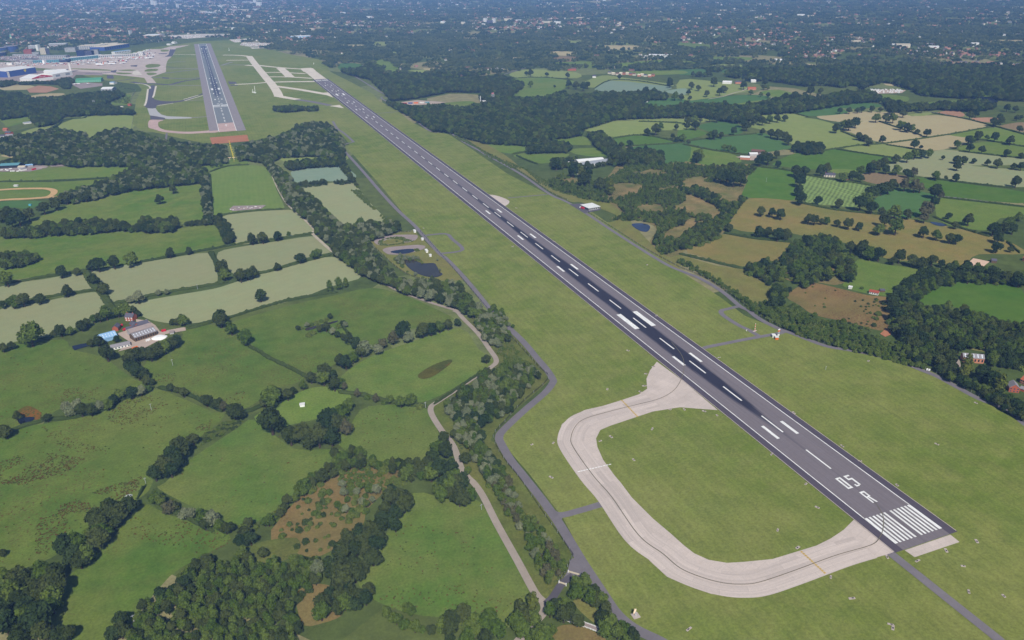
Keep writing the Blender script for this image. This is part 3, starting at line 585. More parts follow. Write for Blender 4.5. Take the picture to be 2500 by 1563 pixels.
sheet('taxiway', W('o', '1735 607, 1950 598, 2000 640, 1800 660'), 0.23, 'cream_concrete')
for s, mt in (('525 818, 665 828, 675 858, 550 868', 'dark_asphalt'), ('555 880, 690 878, 695 890, 580 893', 'dark_asphalt')): sheet('asphalt_patch', W('o', s), 0.215, mt)
tw('o', 14, '410 550, 560 505, 600 495', 'shoulder', 0.19); tw('o', 12, '400 545, 620 540, 830 545', 'shoulder', 0.192)
sheet('taxiway', smooth(W('q', '1385 916, 1200 926, 900 941, 650 931, 450 906, 300 862, 222 830, 240 715, 380 708, 480 712, 400 740, 385 775, 400 830, 480 872, 650 897, 900 907, 1230 887, 1372 852'), 3), 0.2, 'pink_concrete')
sheet('taxiway', W('q', '205 515, 340 508, 380 570, 440 620, 540 648, 950 664, 950 684, 560 697, 350 662, 250 637, 240 620'), 0.2, 'grey_wall')
sheet('asphalt_patch', W('q', '255 635, 330 645, 500 675, 500 704, 255 704'), 0.23, 'dark_asphalt')
tw('q', 9, '930 674, 1100 662, 1320 645', 'shoulder', 0.21)
sheet('taxiway', smooth(W('q', '250 140, 348 138, 310 260, 300 335, 370 378, 600 398, 820 372, 1060 290, 1240 212, 1252 252, 1060 304, 830 392, 600 428, 380 462, 342 512, 212 512, 160 470, 190 380, 222 250'), 3), 0.21, 'dark_asphalt')
for s in ('215 190, 190 380, 160 470', '350 140, 318 280, 296 335', '0 95, 150 110, 240 150, 250 185', '810 365, 1060 295', '830 388, 1140 300', '370 470, 640 430'): tw('q', 6, s, 'pale_concrete', 0.24)
tw('q', 9, '560 122, 700 128, 1230 136', 'shoulder', 0.22); tw('q', 8, '830 385, 1280 370', 'shoulder', 0.22)
tw('q', 20, '-60 70, 130 100, 330 105, 560 118, 660 100, 800 62, 1110 12, 1260 -40', 'dark_asphalt', 0.225)
tw('q', 5, '530 930, 515 1060', 'asphalt', 0.21)
APRON = px('n', '-2400 700, -1500 700, -700 690, -200 590, 400 560, 800 540, 1050 470, 1220 390, 1480 388, 1690 330, 2150 290, 2150 296, 1960 345, 1830 370, 1790 500, 1760 540, 1650 640, 1620 700, 1600 800, 1600 930, 1250 1050, 1370 1192, 1160 1192, 1090 1072, 850 1042, 400 1000, 100 985, -400 935, -900 870, -1500 830, -2400 860')
OPEN.append(APRON); sheet('apron', [tuple(G(q[0], q[1])[:2]) for q in APRON], 0.2, 'apron_concrete')
OPEN.append(px('m', '0 800, 2400 850, 2400 1210, 1200 1420, 0 1300')); OPEN.append(px('m', '0 520, 900 530, 1500 560, 2400 560, 2400 800, 0 800')); OPEN.append(px('n', '0 420, 160 440, 742 352, 1050 400, 1700 330, 1600 420, 400 560, 0 600'))
sheet('hangar_yard', W('m', '0 1000, 400 990, 900 900, 1300 890, 2419 950, 2419 1010, 1800 1000, 1650 1150, 700 1180, 0 1190'), 0.21, 'gravel')
sheet('car_park', W('m', '0 640, 0 560, 800 540, 1600 560, 2419 520, 2419 600, 1500 640, 700 740'), 0.21, 'gravel')
sheet('building_site', W('m', '630 1340, 900 1250, 1200 1270, 1400 1330, 1100 1420, 700 1420'), 0.22, 'soil'); sheet('yard', W('m', '1700 1230, 2000 1180, 2419 1200, 2419 1260, 1900 1330'), 0.22, 'gravel')
for s in ('1110 790, 1200 745, 1400 745, 1470 770, 1400 812, 1180 832', '1100 892, 1200 857, 1380 862, 1420 882, 1340 912, 1110 922', '1140 952, 1300 947, 1392 972, 1300 1002, 1190 1007', '450 892, 700 872, 900 887, 700 907', '430 942, 700 952, 812 972, 600 987, 450 972', '-700 850, -300 850, 280 880, 250 900, -300 880', '1480 405, 1660 405, 1640 440, 1500 450'):
    sheet('grass_island', smooth(W('n', s), 3), 0.24, 'airfield')
for s in ('1695 395, 1835 398, 1745 562, 1570 572, 1660 520', '760 775, 930 765, 910 808, 770 800', '300 905, 440 880, 410 950, 290 940', '1510 1050, 1670 1065, 1680 1092, 1510 1085', '200 1010, 350 1010, 370 1090, 210 1085', '1420 490, 1640 488, 1600 508, 1430 508'): sheet('asphalt_patch', W('n', s), 0.25, 'dark_asphalt')
sheet('concrete_patch', W('n', '830 910, 930 890, 1040 1000, 870 1010, 800 970'), 0.25, 'pale_concrete')
tw('n', 16, '-300 960, 100 950, 300 935', 'dark_asphalt', 0.23); tw('n', 14, '350 1145, 560 1128, 860 1080', 'dark_asphalt', 0.23); tw('n', 12, '1640 705, 1850 692, 2060 690', 'shoulder', 0.23); tw('n', 12, '1600 808, 1800 822, 2060 808', 'dark_asphalt', 0.23)
tw('n', 12, '1780 520, 2150 518, 2300 528', 'pale_concrete', 0.23); tw('n', 14, '1600 862, 2000 850, 2380 845', 'shoulder', 0.235); tw('n', 16, '1560 960, 1900 920, 2380 860', 'asphalt', 0.237)
tw('n', 14, '1260 1060, 1700 1075, 2100 1090, 2400 1060', 'asphalt', 0.236)
# car parks beyond the far end
for tl, s in (('H', '300 620, 440 600, 960 575, 1480 575, 1470 600, 960 640, 740 655, 320 640'), ('o', '540 120, 720 105, 780 135, 740 160, 640 165'), ('o', '720 210, 760 165, 1000 165, 1290 185, 1230 230, 880 235'), ('o', '900 250, 1180 240, 1120 262, 930 270'), ('o', '730 110, 880 95, 1000 105, 900 130')):
    OPEN.append(px(tl, s)); sheet('car_park', W(tl, s), 0.2, 'pale_concrete')
# ------------------------------------------------------------------ ponds, arenas, tracks
PONDS = []
def pond(tile, mat, s, z=0.3, n=4):
    P = px(tile, s); OPEN.append(P); PONDS.append(np.array(W(tile, s)))
    return sheet('pond', smooth([tuple(G(q[0], q[1])[:2]) for q in P], n), z, mat)
pond('z', 'pond', '540 660, 640 630, 850 600, 1080 590, 1130 620, 1080 670, 850 715, 600 690'); pond('z', 'murky', '880 880, 1120 870, 1330 945, 1600 940, 1680 1020, 1750 1150, 1820 1220, 1660 1290, 1420 1270, 1230 1210, 1080 1130, 940 1010')
pond('t', 'lake', '1290 1340, 1450 1320, 1600 1345, 1650 1400, 1600 1480, 1500 1480, 1380 1430'); pond('t', 'lake', '2110 325, 2200 315, 2320 340, 2290 360, 2150 360')
pond('u', 'lake', '560 265, 640 262, 780 285, 890 320, 800 345, 660 320'); pond('g', 'pond', '508 190, 570 176, 618 168, 630 176, 636 186, 580 203, 524 220, 512 206', n=1); pond('g', 'pond', '130 700, 235 690, 230 715, 150 742')
pond('c', 'lake', '2120 685, 2200 690, 2235 720, 2150 718')
pond('P', 'murky', '748 802, 790 792, 822 784, 820 788, 780 800, 750 808')
sheet('reed_bed', smooth(W('h', '550 390, 640 330, 760 285, 790 300, 720 360, 640 410, 570 420'), 3), 0.22, 'reeds'); sheet('reed_bed', smooth(W('g', '100 700, 130 640, 200 610, 280 650, 290 690, 240 710'), 3), 0.22, 'reeds')
sheet('settling_bed', smooth(W('z', '140 400, 220 320, 500 250, 900 240, 1180 250, 1200 320, 1100 400, 900 430, 500 480, 250 490, 160 450'), 3), 0.24, 'gravel'); sheet('settling_bed', smooth(W('z', '345 610, 500 550, 800 520, 1200 490, 1390 520, 1350 590, 1200 640, 900 715, 560 730, 440 700'), 3), 0.24, 'gravel')
sheet('settling_bed', smooth(W('z', '320 420, 520 350, 700 350, 850 380, 850 430, 600 470, 380 470'), 3), 0.28, 'verge')
ribbon('race_track', smooth(W('D', '-40 640, 300 618, 700 610, 900 620, 1000 660, 960 730, 820 775, 500 800, 200 812, -40 830'), 3, False), 12, 0.24, 'sand', sm=2); ribbon('race_track', W('D', '640 790, 900 775, 1120 760'), 12, 0.245, 'sand', sm=3)
sheet('riding_arena', W('u', '1270 1085, 1400 965, 1720 1030, 1570 1150'), 0.24, 'arena'); sheet('flower_strip', W('d', '1610 380, 1640 355, 1870 350, 1840 375, 1640 392'), 0.24, 'gravel')
sheet('farmyard', W('r', '680 600, 1040 480, 1250 320, 1430 440, 1520 560, 2010 470, 2020 540, 1620 610, 1580 690, 1180 900, 960 880, 700 950, 930 760'), 0.22, 'yard')
sheet('driveway', W('r', '1050 320, 1220 340, 1400 450, 1480 520, 1420 560, 1200 400, 1060 380'), 0.224, 'yard'); sheet('bare_bank', W('y', '1500 1400, 1640 1270, 1760 1280, 1700 1420, 1600 1460'), 0.22, 'redsoil')
sheet('scrapyard', W('p', '0 1370, 0 1300, 300 1290, 520 1250, 760 1270, 700 1330, 500 1370'), 0.22, 'gravel'); sheet('storage_yard', W('p', '830 1240, 1120 1230, 1090 1280, 850 1290'), 0.22, 'gravel')
sheet('storage_yard', W('b', '425 720, 540 705, 750 720, 640 735, 500 742'), 0.22, 'yard'); sheet('depot_yard', W('c', '390 1105, 640 1080, 620 1120, 500 1130'), 0.22, 'yard')
sheet('caravan_park', W('c', '1320 650, 1400 630, 1590 635, 1560 655, 1400 660'), 0.22, 'yard')

# ------------------------------------------------------------------ foliage prototypes (unit crown radius)
PROTO = bpy.data.collections.new('foliage_prototypes')     # never linked: only a source of shared meshes
def crown_v(seed, lobes, nl, size, tilt=0.55, flat=1.0):
    r = np.random.default_rng(seed); L = np.array(lobes, float); wgt = L[:, 3]**2; wgt = wgt/wgt.sum(); V = []; Fc = []; k = 0; tries = 0
    while k < nl and tries < nl*6:
        tries += 1; i = r.choice(len(L), p=wgt); d = r.normal(size=3); d /= np.linalg.norm(d)
        if d[2] < -0.55: continue
        pnt = L[i, :3]+d*L[i, 3]*r.uniform(0.82, 1.1)*np.array([1, 1, flat])
        if any(np.linalg.norm(pnt-q[:3]) < q[3]*0.78 for j_, q in enumerate(L) if j_ != i): continue
        n = d+r.normal(size=3)*tilt; n /= np.linalg.norm(n); a = np.cross(n, r.normal(size=3)); a /= np.linalg.norm(a); b = np.cross(n, a); s_ = size*r.uniform(0.6, 1.35)
        V += [pnt+a*s_-b*s_*0.3, pnt+b*s_*r.uniform(.6, 1.0), pnt-a*s_-b*s_*0.25, pnt-b*s_*r.uniform(.5, .9)]; Fc.append((4*k, 4*k+1, 4*k+2, 4*k+3)); k += 1
    return V, Fc
def ico(c, rad, seed, flat=1.0):
    bm = bmesh.new(); bmesh.ops.create_icosphere(bm, subdivisions=1, radius=1); r = np.random.default_rng(seed)
    v = [np.array(q.co)*rad*r.uniform(0.78, 1.0)*np.array([1, 1, flat])+np.array(c) for q in bm.verts]; f = [tuple(q.index for q in fc.verts) for fc in bm.faces]; bm.free(); return v, f
def make_lobes(seed, n, kind):
    r = np.random.default_rng(seed); L = []
    if kind == 'tall': L = [(0, 0, 0.7, .55), (0, 0, 1.3, .6), (0.1, 0, 1.9, .5), (0, 0.1, 2.4, .34)]+[(r.uniform(-.4, .4), r.uniform(-.4, .4), r.uniform(.7, 1.9), r.uniform(.3, .45)) for _ in range(n)]
    elif kind == 'bush': L = [(0, 0, .3, .62)]+[(math.cos(a)*r.uniform(.35, .55), math.sin(a)*r.uniform(.35, .55), r.uniform(.2, .4), r.uniform(.32, .48)) for a in np.linspace(0, 6.28, n, endpoint=False)]
    else:
        L = [(0, 0, 1.15, .68), (0, 0, 1.45, .5)]
        for a in np.linspace(0, 6.28, n, endpoint=False)+r.uniform(0, 1): q = r.uniform(.42, .62); L.append((math.cos(a)*q, math.sin(a)*q, r.uniform(.75, 1.4), r.uniform(.32, .5)))
        for _ in range(3): L.append((r.uniform(-.4, .4), r.uniform(-.4, .4), r.uniform(1.5, 1.8), r.uniform(.28, .4)))
    return L
def trunk_mb(seed, h=1.1, rad=.085):
    r = np.random.default_rng(seed); mb = MB(); mb.tube([(0, 0, 0), (0.01, 0, h*.35), (0.02, .02, h*.75), (0, 0, h*1.1)], [rad*1.4, rad, rad*.75, rad*.4], 6)
    for k in range(4): a = k*1.57+r.uniform(0, 1); mb.tube([(0.01, 0, h*(.4+.1*k)), (math.cos(a)*.28, math.sin(a)*.28, h*(.65+.12*k)), (math.cos(a)*.5, math.sin(a)*.5, h*(.85+.12*k))], [rad*.5, rad*.32, rad*.15], 5)
    return mb
TREES = {}     # kind -> list of (crown mesh, trunk mesh, combined mesh)
def tree_proto(kind, seed, lk, n, nl, size, lm, flat=1.0, trunk=True, core=0.8):
    L = make_lobes(seed, n, lk); V, Fc = crown_v(seed, L, nl, size, flat=flat); mb = MB(); mb.add(V, Fc)
    for i, q in enumerate(L): v, f = ico(q[:3], q[3]*core, seed*31+i); mb.add(v, f)
    cm = mb.me(kind+'_crown'); cm.materials.append(M[lm]); tm = None; both = MB(); both.add(mb.v, mb.f, 0)
    if trunk:
        tb = trunk_mb(seed); tm = tb.me(kind+'_trunk'); tm.materials.append(M['bark']); both.add(tb.v, tb.f, 1)
    bmh = both.me(kind+'_whole'); bmh.materials.append(M[lm]); bmh.materials.append(M['bark'])
    TREES.setdefault(kind, []).append((cm, tm, bmh))
for s in range(4): tree_proto('oak', 11+s, 'round', 6, 620, .12, 'leaf_oak')
for s in range(2): tree_proto('dark', 31+s, 'round', 6, 560, .12, 'leaf_dark')
for s in range(3): tree_proto('ash', 41+s, 'round', 5, 520, .12, 'leaf_ash')
for s in range(2): tree_proto('willow', 51+s, 'round', 6, 520, .12, 'leaf_willow')
for s in range(2): tree_proto('poplar', 61+s, 'tall', 5, 480, .11, 'leaf_ash')
for s in range(3): tree_proto('shrub', 71+s, 'bush', 5, 260, .14, 'leaf_shrub', trunk=False)
for s in range(2): tree_proto('hedgebush', 81+s, 'bush', 5, 260, .14, 'leaf_hedge', trunk=False)
tree_proto('gold', 91, 'tall', 4, 420, .12, 'leaf_gold'); tree_proto('purple', 92, 'round', 5, 420, .12, 'leaf_purple')
def clump_proto(seed, n, spread):                           # a far clump: several rounded crowns
    r = np.random.default_rng(seed); mb = MB()
    for k in range(n):
        a, q = r.uniform(0, 6.28), spread*math.sqrt(r.uniform(0, 1)); rad = r.uniform(.75, 1.3); L = [(math.cos(a)*q, math.sin(a)*q, rad*1.0, rad*.8), (math.cos(a)*q+r.uniform(-.4, .4), math.sin(a)*q+r.uniform(-.4, .4), rad*1.35, rad*.55)]
        V, Fc = crown_v(seed*7+k, L, 46, .3); mb.add(V, Fc)
        for q_ in L: v, f = ico(q_[:3], q_[3]*.82, seed*13+k); mb.add(v, f)
    me = mb.me('far_clump'); me.materials.append(M['leaf_far']); TREES.setdefault('clump', []).append((me, None, me))
for s in range(4): clump_proto(101+s, 7, 3.6)

# ------------------------------------------------------------------ tree placement lists
ALL = []       # (x, y, r, h, kind, label, group)
def add_tree(x, y, r, h, kind, lab, grp): ALL.append((x, y, r, h, kind, lab, grp))
OAKMIX = ('oak', 'oak', 'oak', 'dark', 'ash')
def trees(tile, s, lab, grp, mix=OAKMIX):
    """explicit crowns: centre and radius in the enlargement's pixels"""
    sc = TILE[tile][2]
    for q in px(tile, s):
        r = 6.0
        for _ in range(3):
            gpt = G(q[0], q[1], r*1.05); dist = (gpt-CAM)@F; r = max(1.5, min(14.0, q[2]/sc*dist/FPX))
        k = random.choice(mix); add_tree(gpt[0], gpt[1], r, r*random.uniform(.92, 1.1), k, lab, grp)
def wood(tile, s, lab, grp, r=(4, 6.5), mix=OAKMIX, dens=1.0, gap=0.0, hs=1.0):
    zz = (r[0]+r[1])*0.5*hs; P = np.array([tuple(G(q[0], q[1], zz)[:2]) for q in px(tile, s)]); step = (r[0]+r[1])*0.5*1.32/math.sqrt(dens)
    x0, y0 = P.min(0); x1, y1 = P.max(0); gx, gy = np.meshgrid(np.arange(x0, x1, step), np.arange(y0, y1, step)); q = np.stack([gx.ravel(), gy.ravel()], 1)
    q[:, 0] += (np.floor((q[:, 1]-y0)/step) % 2)*step*.5; q += rng.uniform(-.38, .38, q.shape)*step
    q = q[inpoly(q, P)]
    if gap > 0:
        nz = np.sin(q[:, 0]*.043+1.3*np.sin(q[:, 1]*.031))+np.sin(q[:, 1]*.052+1.1*np.sin(q[:, 0]*.037)); q = q[nz > -1.4+gap*2.8-rng.uniform(0, .6, len(q))]
    for a in q:
        rr = random.uniform(*r)*(1.25 if random.random() < .12 else 1); add_tree(a[0], a[1], rr, rr*random.uniform(.9, 1.2)*hs, random.choice(mix), lab, grp)
SCR = ('shrub', 'shrub', 'ash', 'shrub'); YNG = ('ash', 'oak', 'shrub', 'poplar', 'oak', 'hedgebush', 'ash')
# lower left
wood('j', '770 190, 850 150, 940 190, 900 260, 820 340, 730 430, 690 480, 620 570, 530 610, 430 710, 410 810, 390 940, 330 1020, 330 1110, 200 1170, 0 1170, -40 870, 90 710, 200 640, 400 610, 430 510, 560 440, 640 360, 640 310, 760 270', 'dark broadleaf tree in the thick row below the rushy pasture', 'trees in the row below the rushy pasture', (6, 8.5), ('oak', 'dark', 'oak', 'ash'))
trees('j', '420 1120 70, 480 1110 60, 850 1010 60, 850 1090 65, 790 1120 60, 15 540 30, 30 700 50', 'round oak standing alone in the bottom pasture', 'oaks standing in the bottom pasture')
wood('j', '960 1030, 1000 900, 1200 810, 1290 660, 1450 580, 1540 610, 1800 600, 1950 620, 2000 580, 2200 580, 2300 640, 2250 740, 2060 870, 2080 1000, 2130 1040, 2120 1120, 2050 1190, 900 1190, 930 1070', 'young tree in the dense planted copse beside the brown heath', 'young trees in the planted copse', (2.6, 4.2), YNG, 1.0, .06)
trees('j', '1450 610 60, 1380 640 55, 1340 700 50, 1290 740 50, 1230 790 45, 1140 830 55, 1480 590 40', 'dark crowned tree on the upper edge of the planted copse', 'dark trees edging the planted copse', ('dark', 'oak'))
trees('j', '2240 640 55', 'pale grey willow rising from the planted copse', 'pale willows', ('willow',))
trees('j', '1090 150 50, 1130 170 40, 1180 220 55, 1220 210 40, 1300 265 50, 1340 260 40, 1430 290 60, 1480 300 65, 1440 340 50, 1540 350 45, 1590 370 45, 1620 360 40', 'bushy tree in the hedge across the middle of the pasture', 'trees in the mid-pasture hedge', ('oak', 'ash', 'willow', 'purple'))
wood('j', '1660 370, 1800 360, 1900 340, 1960 280, 2050 190, 2200 70, 2280 10, 2200 0, 2050 130, 1950 220, 1880 290, 1790 320', 'mixed hedge tree beside the brown heath', 'trees hedging the heath', (3, 4.6), ('oak', 'ash', 'shrub'))
trees('j', '1720 400 55, 1760 440 55, 1690 460 50, 1700 540 50, 1740 570 40, 1850 540 40', 'tree beside the boggy hollow below the heath', 'trees by the boggy hollow')
wood('g', '2170 1130, 2240 1060, 2330 1020, 2419 960, 2419 1060, 2300 1120, 2230 1160', 'hedge tree along the top of the brown heath', 'hedge trees above the heath', (3.2, 5), ('oak', 'ash', 'shrub'))
wood('h', '-60 940, 100 900, 180 950, 340 990, 420 1000, 600 990, 700 1000, 700 1110, 560 1120, 400 1150, 330 1060, 150 1030, 0 1050', 'mixed tree in the belt between lane and heath', 'trees between lane and heath', (3, 5), ('oak', 'ash', 'shrub', 'oak'), .9)
wood('k', '0 450, 130 390, 300 350, 340 410, 250 570, 150 660, 100 740, 0 810, -80 760, -60 560', 'big dark oak in the wood edging the square meadow', 'oaks edging the square meadow', (5.5, 7.5), ('oak', 'dark', 'oak'))
wood('k', '280 170, 400 110, 510 160, 440 260, 420 350, 300 360, 260 270', 'dark oak at the corner of heath and meadow', 'oaks at the heath corner', (5, 7), ('dark', 'oak'))
wood('k', '-20 60, 80 20, 260 60, 300 120, 250 180, 100 300, -20 330', 'light green shrubby tree on the heath edge', 'shrubby trees on the heath edge', (2.6, 4.2), ('shrub', 'ash', 'shrub', 'willow'), .45)
wood('k', '-150 780, 80 790, 240 800, 270 870, 150 940, 0 920, -150 1010', 'tree beside the reed swamp', 'trees by the reed swamp', (4.5, 6.5))
trees('k', '475 930 45, 500 950 40', 'single ash standing out from the hedge below the meadow', 'ash below the meadow', ('ash',))
wood('k', '280 950, 380 960, 480 1010, 600 1050, 760 1120, 860 1130, 800 1160, 600 1100, 400 1040', 'hedge tree below the square meadow', 'trees hedging the meadow foot', (3, 4.2), ('ash', 'shrub', 'oak'))
wood('k', '700 1070, 850 930, 1000 960, 1110 1050, 1100 1140, 950 1170, 780 1120', 'big spreading tree in the clump at the lane end', 'clump at the lane end', (5, 7), ('ash', 'oak'))
wood('k', '1180 1020, 1330 860, 1410 890, 1410 970, 1350 1070, 1200 1100', 'yellow green tree beside the lane junction', 'trees at the lane junction', (5, 7), ('ash', 'gold', 'oak'))
wood('k', '1350 1070, 1450 980, 1480 1060, 1520 1180, 1330 1180', 'leafy tree between lane and riding track', 'trees by the riding track', (4, 5.6), ('ash', 'shrub'))
wood('k', '1460 880, 1560 860, 1690 970, 1670 1060, 1560 990, 1470 970', 'green tree behind the white rail fence', 'trees behind the rail fence', (4, 5.6), ('ash', 'oak'))
wood('k', '1600 790, 1700 720, 1800 750, 1815 830, 1900 930, 1950 1020, 2050 1070, 2150 1150, 2100 1180, 1880 1170, 1840 1070, 1850 990, 1760 880, 1720 840, 1640 870, 1600 830', 'bushy tree crowding the perimeter road by the gate', 'trees by the perimeter gate', (4, 5.8), ('ash', 'oak', 'ash'))
wood('k', '620 60, 900 30, 960 110, 900 170, 800 180, 650 120', 'oak at the head of the square meadow beside the lane', 'oaks at the meadow head', (4.5, 6.5))
# strip between lane and perimeter road
wood('k', '1000 0, 1200 0, 1240 160, 1290 230, 1390 340, 1480 440, 1540 550, 1580 630, 1500 730, 1460 790, 1400 650, 1340 530, 1290 410, 1200 290, 1130 160', 'young birch in the strip between lane and perimeter road', 'birches between lane and perimeter road', (2.4, 4), ('ash', 'poplar', 'ash', 'shrub', 'willow', 'purple'), .85)
wood('h', '880 500, 1000 390, 1150 350, 1300 320, 1420 390, 1300 490, 1260 540, 1210 630, 1100 690, 1000 750, 990 810, 1060 910, 1130 1010, 1180 1110, 1210 1160, 1060 1160, 960 1010, 870 910, 800 810, 810 690, 720 660, 710 620', 'mixed birch and willow in the copse inside the lane bend', 'trees in the lane bend copse', (3, 5), ('willow', 'oak', 'willow', 'ash', 'dark', 'poplar'), .95)
wood('h', '940 10, 1080 -20, 1200 100, 1210 140, 1110 170, 1130 200, 1020 140', 'bushy willow between the lane and perimeter road', 'willows by the perimeter road', (3, 4.6), ('ash', 'willow', 'oak'), .8)
wood('h', '1120 280, 1200 240, 1340 290, 1420 370, 1300 330, 1160 340', 'scrub bush on the verge inside the perimeter road', 'scrub on the perimeter verge', (1.6, 2.8), ('shrub',), .5)
wood('h', '1080 170, 1180 150, 1260 230, 1230 290, 1120 250', 'scrub bush on the verge inside the perimeter road', 'scrub on the perimeter verge', (1.5, 2.6), ('shrub',), .3)
trees('h', '730 830 45, 680 900 55, 740 920 60, 650 960 45, 700 1050 70, 780 1040 60, 560 1050 50, 800 1110 60, 640 1090 60, 880 970 45, 900 1060 30', 'round dark oak overhanging the lane', 'oaks overhanging the lane')
trees('h', '1030 280 35, 840 495 18', 'small thorn beside the lane bend', 'thorns by the lane')
# middle left: hedges with trees
trees('h', '170 200 60, 110 170 45, 270 210 40, 370 130 50, 440 80 60, 580 80 55, 640 70 50, 700 60 40, 760 40 40, 830 20 30, 480 120 45, 300 170 40, 60 140 40, 40 310 50, 90 270 45, 150 230 45, 30 470 30', 'tree in the winding hedge across the lane meadow', 'trees in the winding hedge', ('oak', 'ash', 'willow', 'purple', 'dark'))
trees('h', '190 530 32, 250 555 32, 430 580 45, 500 570 45, 560 595 35, 350 565 32, 60 600 45, 40 760 60, 20 680 50, 120 520 30, 310 570 28', 'bush in the hedge below the reed bed meadow', 'bushes below the reed bed meadow', ('oak', 'ash', 'shrub', 'purple'))
trees('g', '210 110 105', 'huge spreading oak beside the pale crop above the farm pond', 'great oak')
trees('g', '425 85 42, 490 85 30, 570 45 42, 610 30 32, 380 100 25, 20 200 35, 80 185 30', 'tree in the hedge between pale crop and farm pond', 'trees by the farm pond')
trees('g', '750 240 62, 690 150 45, 815 140 26, 640 170 30', 'dark round tree beside the long grey farm shed', 'trees by the long farm shed', ('dark', 'oak'))
trees('g', '910 270 55, 960 250 52, 1010 240 48, 1060 250 50, 1110 220 46, 1160 200 46, 1210 170 46, 1240 150 42, 930 340 55, 970 370 62, 1010 390 45, 1030 430 35, 1070 440 26', 'oak in the thick belt screening the farmyard', 'oaks screening the farmyard')
trees('g', '1550 10 55, 1625 70 46, 1720 130 56', 'oak at the corner of the field next to the farm', 'oaks at the field corner')
trees('g', '2185 410 46, 2280 370 56, 2275 420 50, 2340 390 36, 2395 295 46, 2350 460 50, 2400 450 40', 'tree at the crossing of hedges beside the winding hedge', 'trees at the hedge crossing')
trees('g', '1905 550 78, 1950 530 52, 2020 530 46, 2130 465 36, 2060 500 32, 1860 580 40', 'tree in the hedge above the white tank', 'trees above the white tank')
trees('g', '1650 650 72, 1530 600 46, 1450 570 50, 1290 510 42, 1245 495 27, 1200 480 32, 1570 610 40', 'bushy tree in the diagonal hedge between two pastures', 'trees in the diagonal hedge', ('oak', 'purple', 'willow', 'oak'))
trees('g', '840 530 46, 930 515 46, 990 505 40, 540 620 56, 570 640 52, 500 640 52, 640 640 46, 700 610 42, 760 600 42, 800 570 36, 330 690 36, 120 680 36, 40 790 52, 460 610 40, 1040 490 25', 'tree in the long hedge under the farm pasture', 'trees in the hedge under the farm pasture', ('oak', 'dark', 'ash', 'willow'))
trees('g', '1905 725 98', 'broad dark oak standing below the white tank', 'broad oak')
trees('g', '2040 820 75, 2130 810 80, 2240 830 80, 2330 830 70, 2300 720 80, 2370 730 70, 2400 650 60, 2170 860 60', 'large oak in the grove at the corner of the tank field', 'oaks in the tank field grove')
trees('g', '1265 910 78, 1355 840 50, 1210 960 70, 1240 1000 66, 1150 1030 76, 1200 1060 62, 1090 1090 56, 1120 1060 52', 'dark oak in the clump between two rushy pastures', 'oaks between the rushy pastures', ('oak', 'dark'))
wood('g', '1440 800, 1560 720, 1640 700, 1700 660, 1680 740, 1560 810, 1420 870', 'low sallow in the wet ditch between pastures', 'sallows in the wet ditch', (1.6, 2.6), ('shrub', 'hedgebush'), .9, 0, .7)
trees('d', '1215 240 30, 1120 308 34', 'lone oak in the open pasture below the wood', 'lone pasture oaks'); trees('d', '1830 985 48', 'lone oak in the middle of the pale crop', 'lone crop oak')
trees('d', '2320 930 32, 2385 910 36, 2430 900 30', 'slim tree at the end of the clipped hedge', 'slim trees by the clipped hedge', ('poplar', 'ash'))
trees('d', '1550 1145 62', 'big oak at the end of the clipped hedge near the farm', 'clipped hedge oak')
trees('d', '690 770 52, 640 780 37, 800 755 46, 920 735 52, 1195 690 34, 1330 672 27, 1770 590 40, 1845 580 42, 1950 570 34, 2030 552 18', 'hedgerow oak between the meadow and pale crops', 'hedgerow oaks above the pale crops')
trees('d', '1560 800 52, 1580 840 42, 1690 850 46, 1740 840 40, 1780 825 40, 1950 785 28, 2110 720 42, 2210 700 34, 2240 690 30', 'hedgerow oak between two pale crops', 'hedgerow oaks between pale crops')
trees('d', '655 870 44, 725 940 44, 470 955 44, 430 820 46, 45 875 52, 160 1015 52, 90 1035 46, 280 1005 42, 20 1050 30, 540 815 30', 'round oak in the hedges west of the farm', 'oaks in the hedges beside the pale strips')
trees('d', '745 1110 52, 885 1085 46, 830 1105 37, 940 1090 32, 970 1110 25, 660 1150 30, 700 1140 35', 'tree sheltering the brick farmhouse', 'trees round the farmhouse')
trees('d', '1290 1160 40, 1245 1170 27, 1210 1170 24, 1330 1180 20', 'small tree group on the pale crop edge by the farm drive', 'trees by the farm drive')
trees('d', '970 1000 46, 910 1015 27, 1110 965 22, 1170 960 22', 'low tree in the hedge between long pale crops', 'low trees between long pale crops', ('willow', 'oak'))
trees('d', '305 370 46, 390 345 42, 465 300 44, 130 440 62, 200 420 46, 80 470 42, 50 400 46, 10 430 40', 'dark oak beside the sand race track', 'oaks beside the race track', ('dark', 'oak'))
wood('d', '-20 560, 70 530, 160 510, 240 520, 330 490, 480 490, 600 455, 680 470, 840 480, 940 500, 1020 460, 1150 470, 1210 445, 1260 480, 1230 520, 1060 530, 960 520, 800 520, 640 540, 480 545, 230 565, 60 570', 'tree in the wooded bank between two meadows', 'trees on the bank between meadows', (4.5, 6.8))
wood('d', '1290 470, 1400 465, 1480 430, 1500 470, 1400 485, 1300 490', 'hedge bush by the field corner', 'bushes by the field corner', (2.2, 3.4), ('hedgebush', 'oak'))
wood('d', '1425 180, 1455 175, 1475 260, 1490 300, 1480 400, 1500 470, 1440 480, 1430 380, 1418 290', 'tree in the double hedge left of the mown strip', 'trees in the double hedge', (3.4, 5), ('oak', 'dark', 'willow'))
wood('d', '1500 440, 1560 420, 1600 500, 1650 600, 1590 610, 1540 520', 'tree in the hedge at the corner of the pale crop', 'trees at the pale crop corner', (4, 5.6), ('oak', 'dark'))
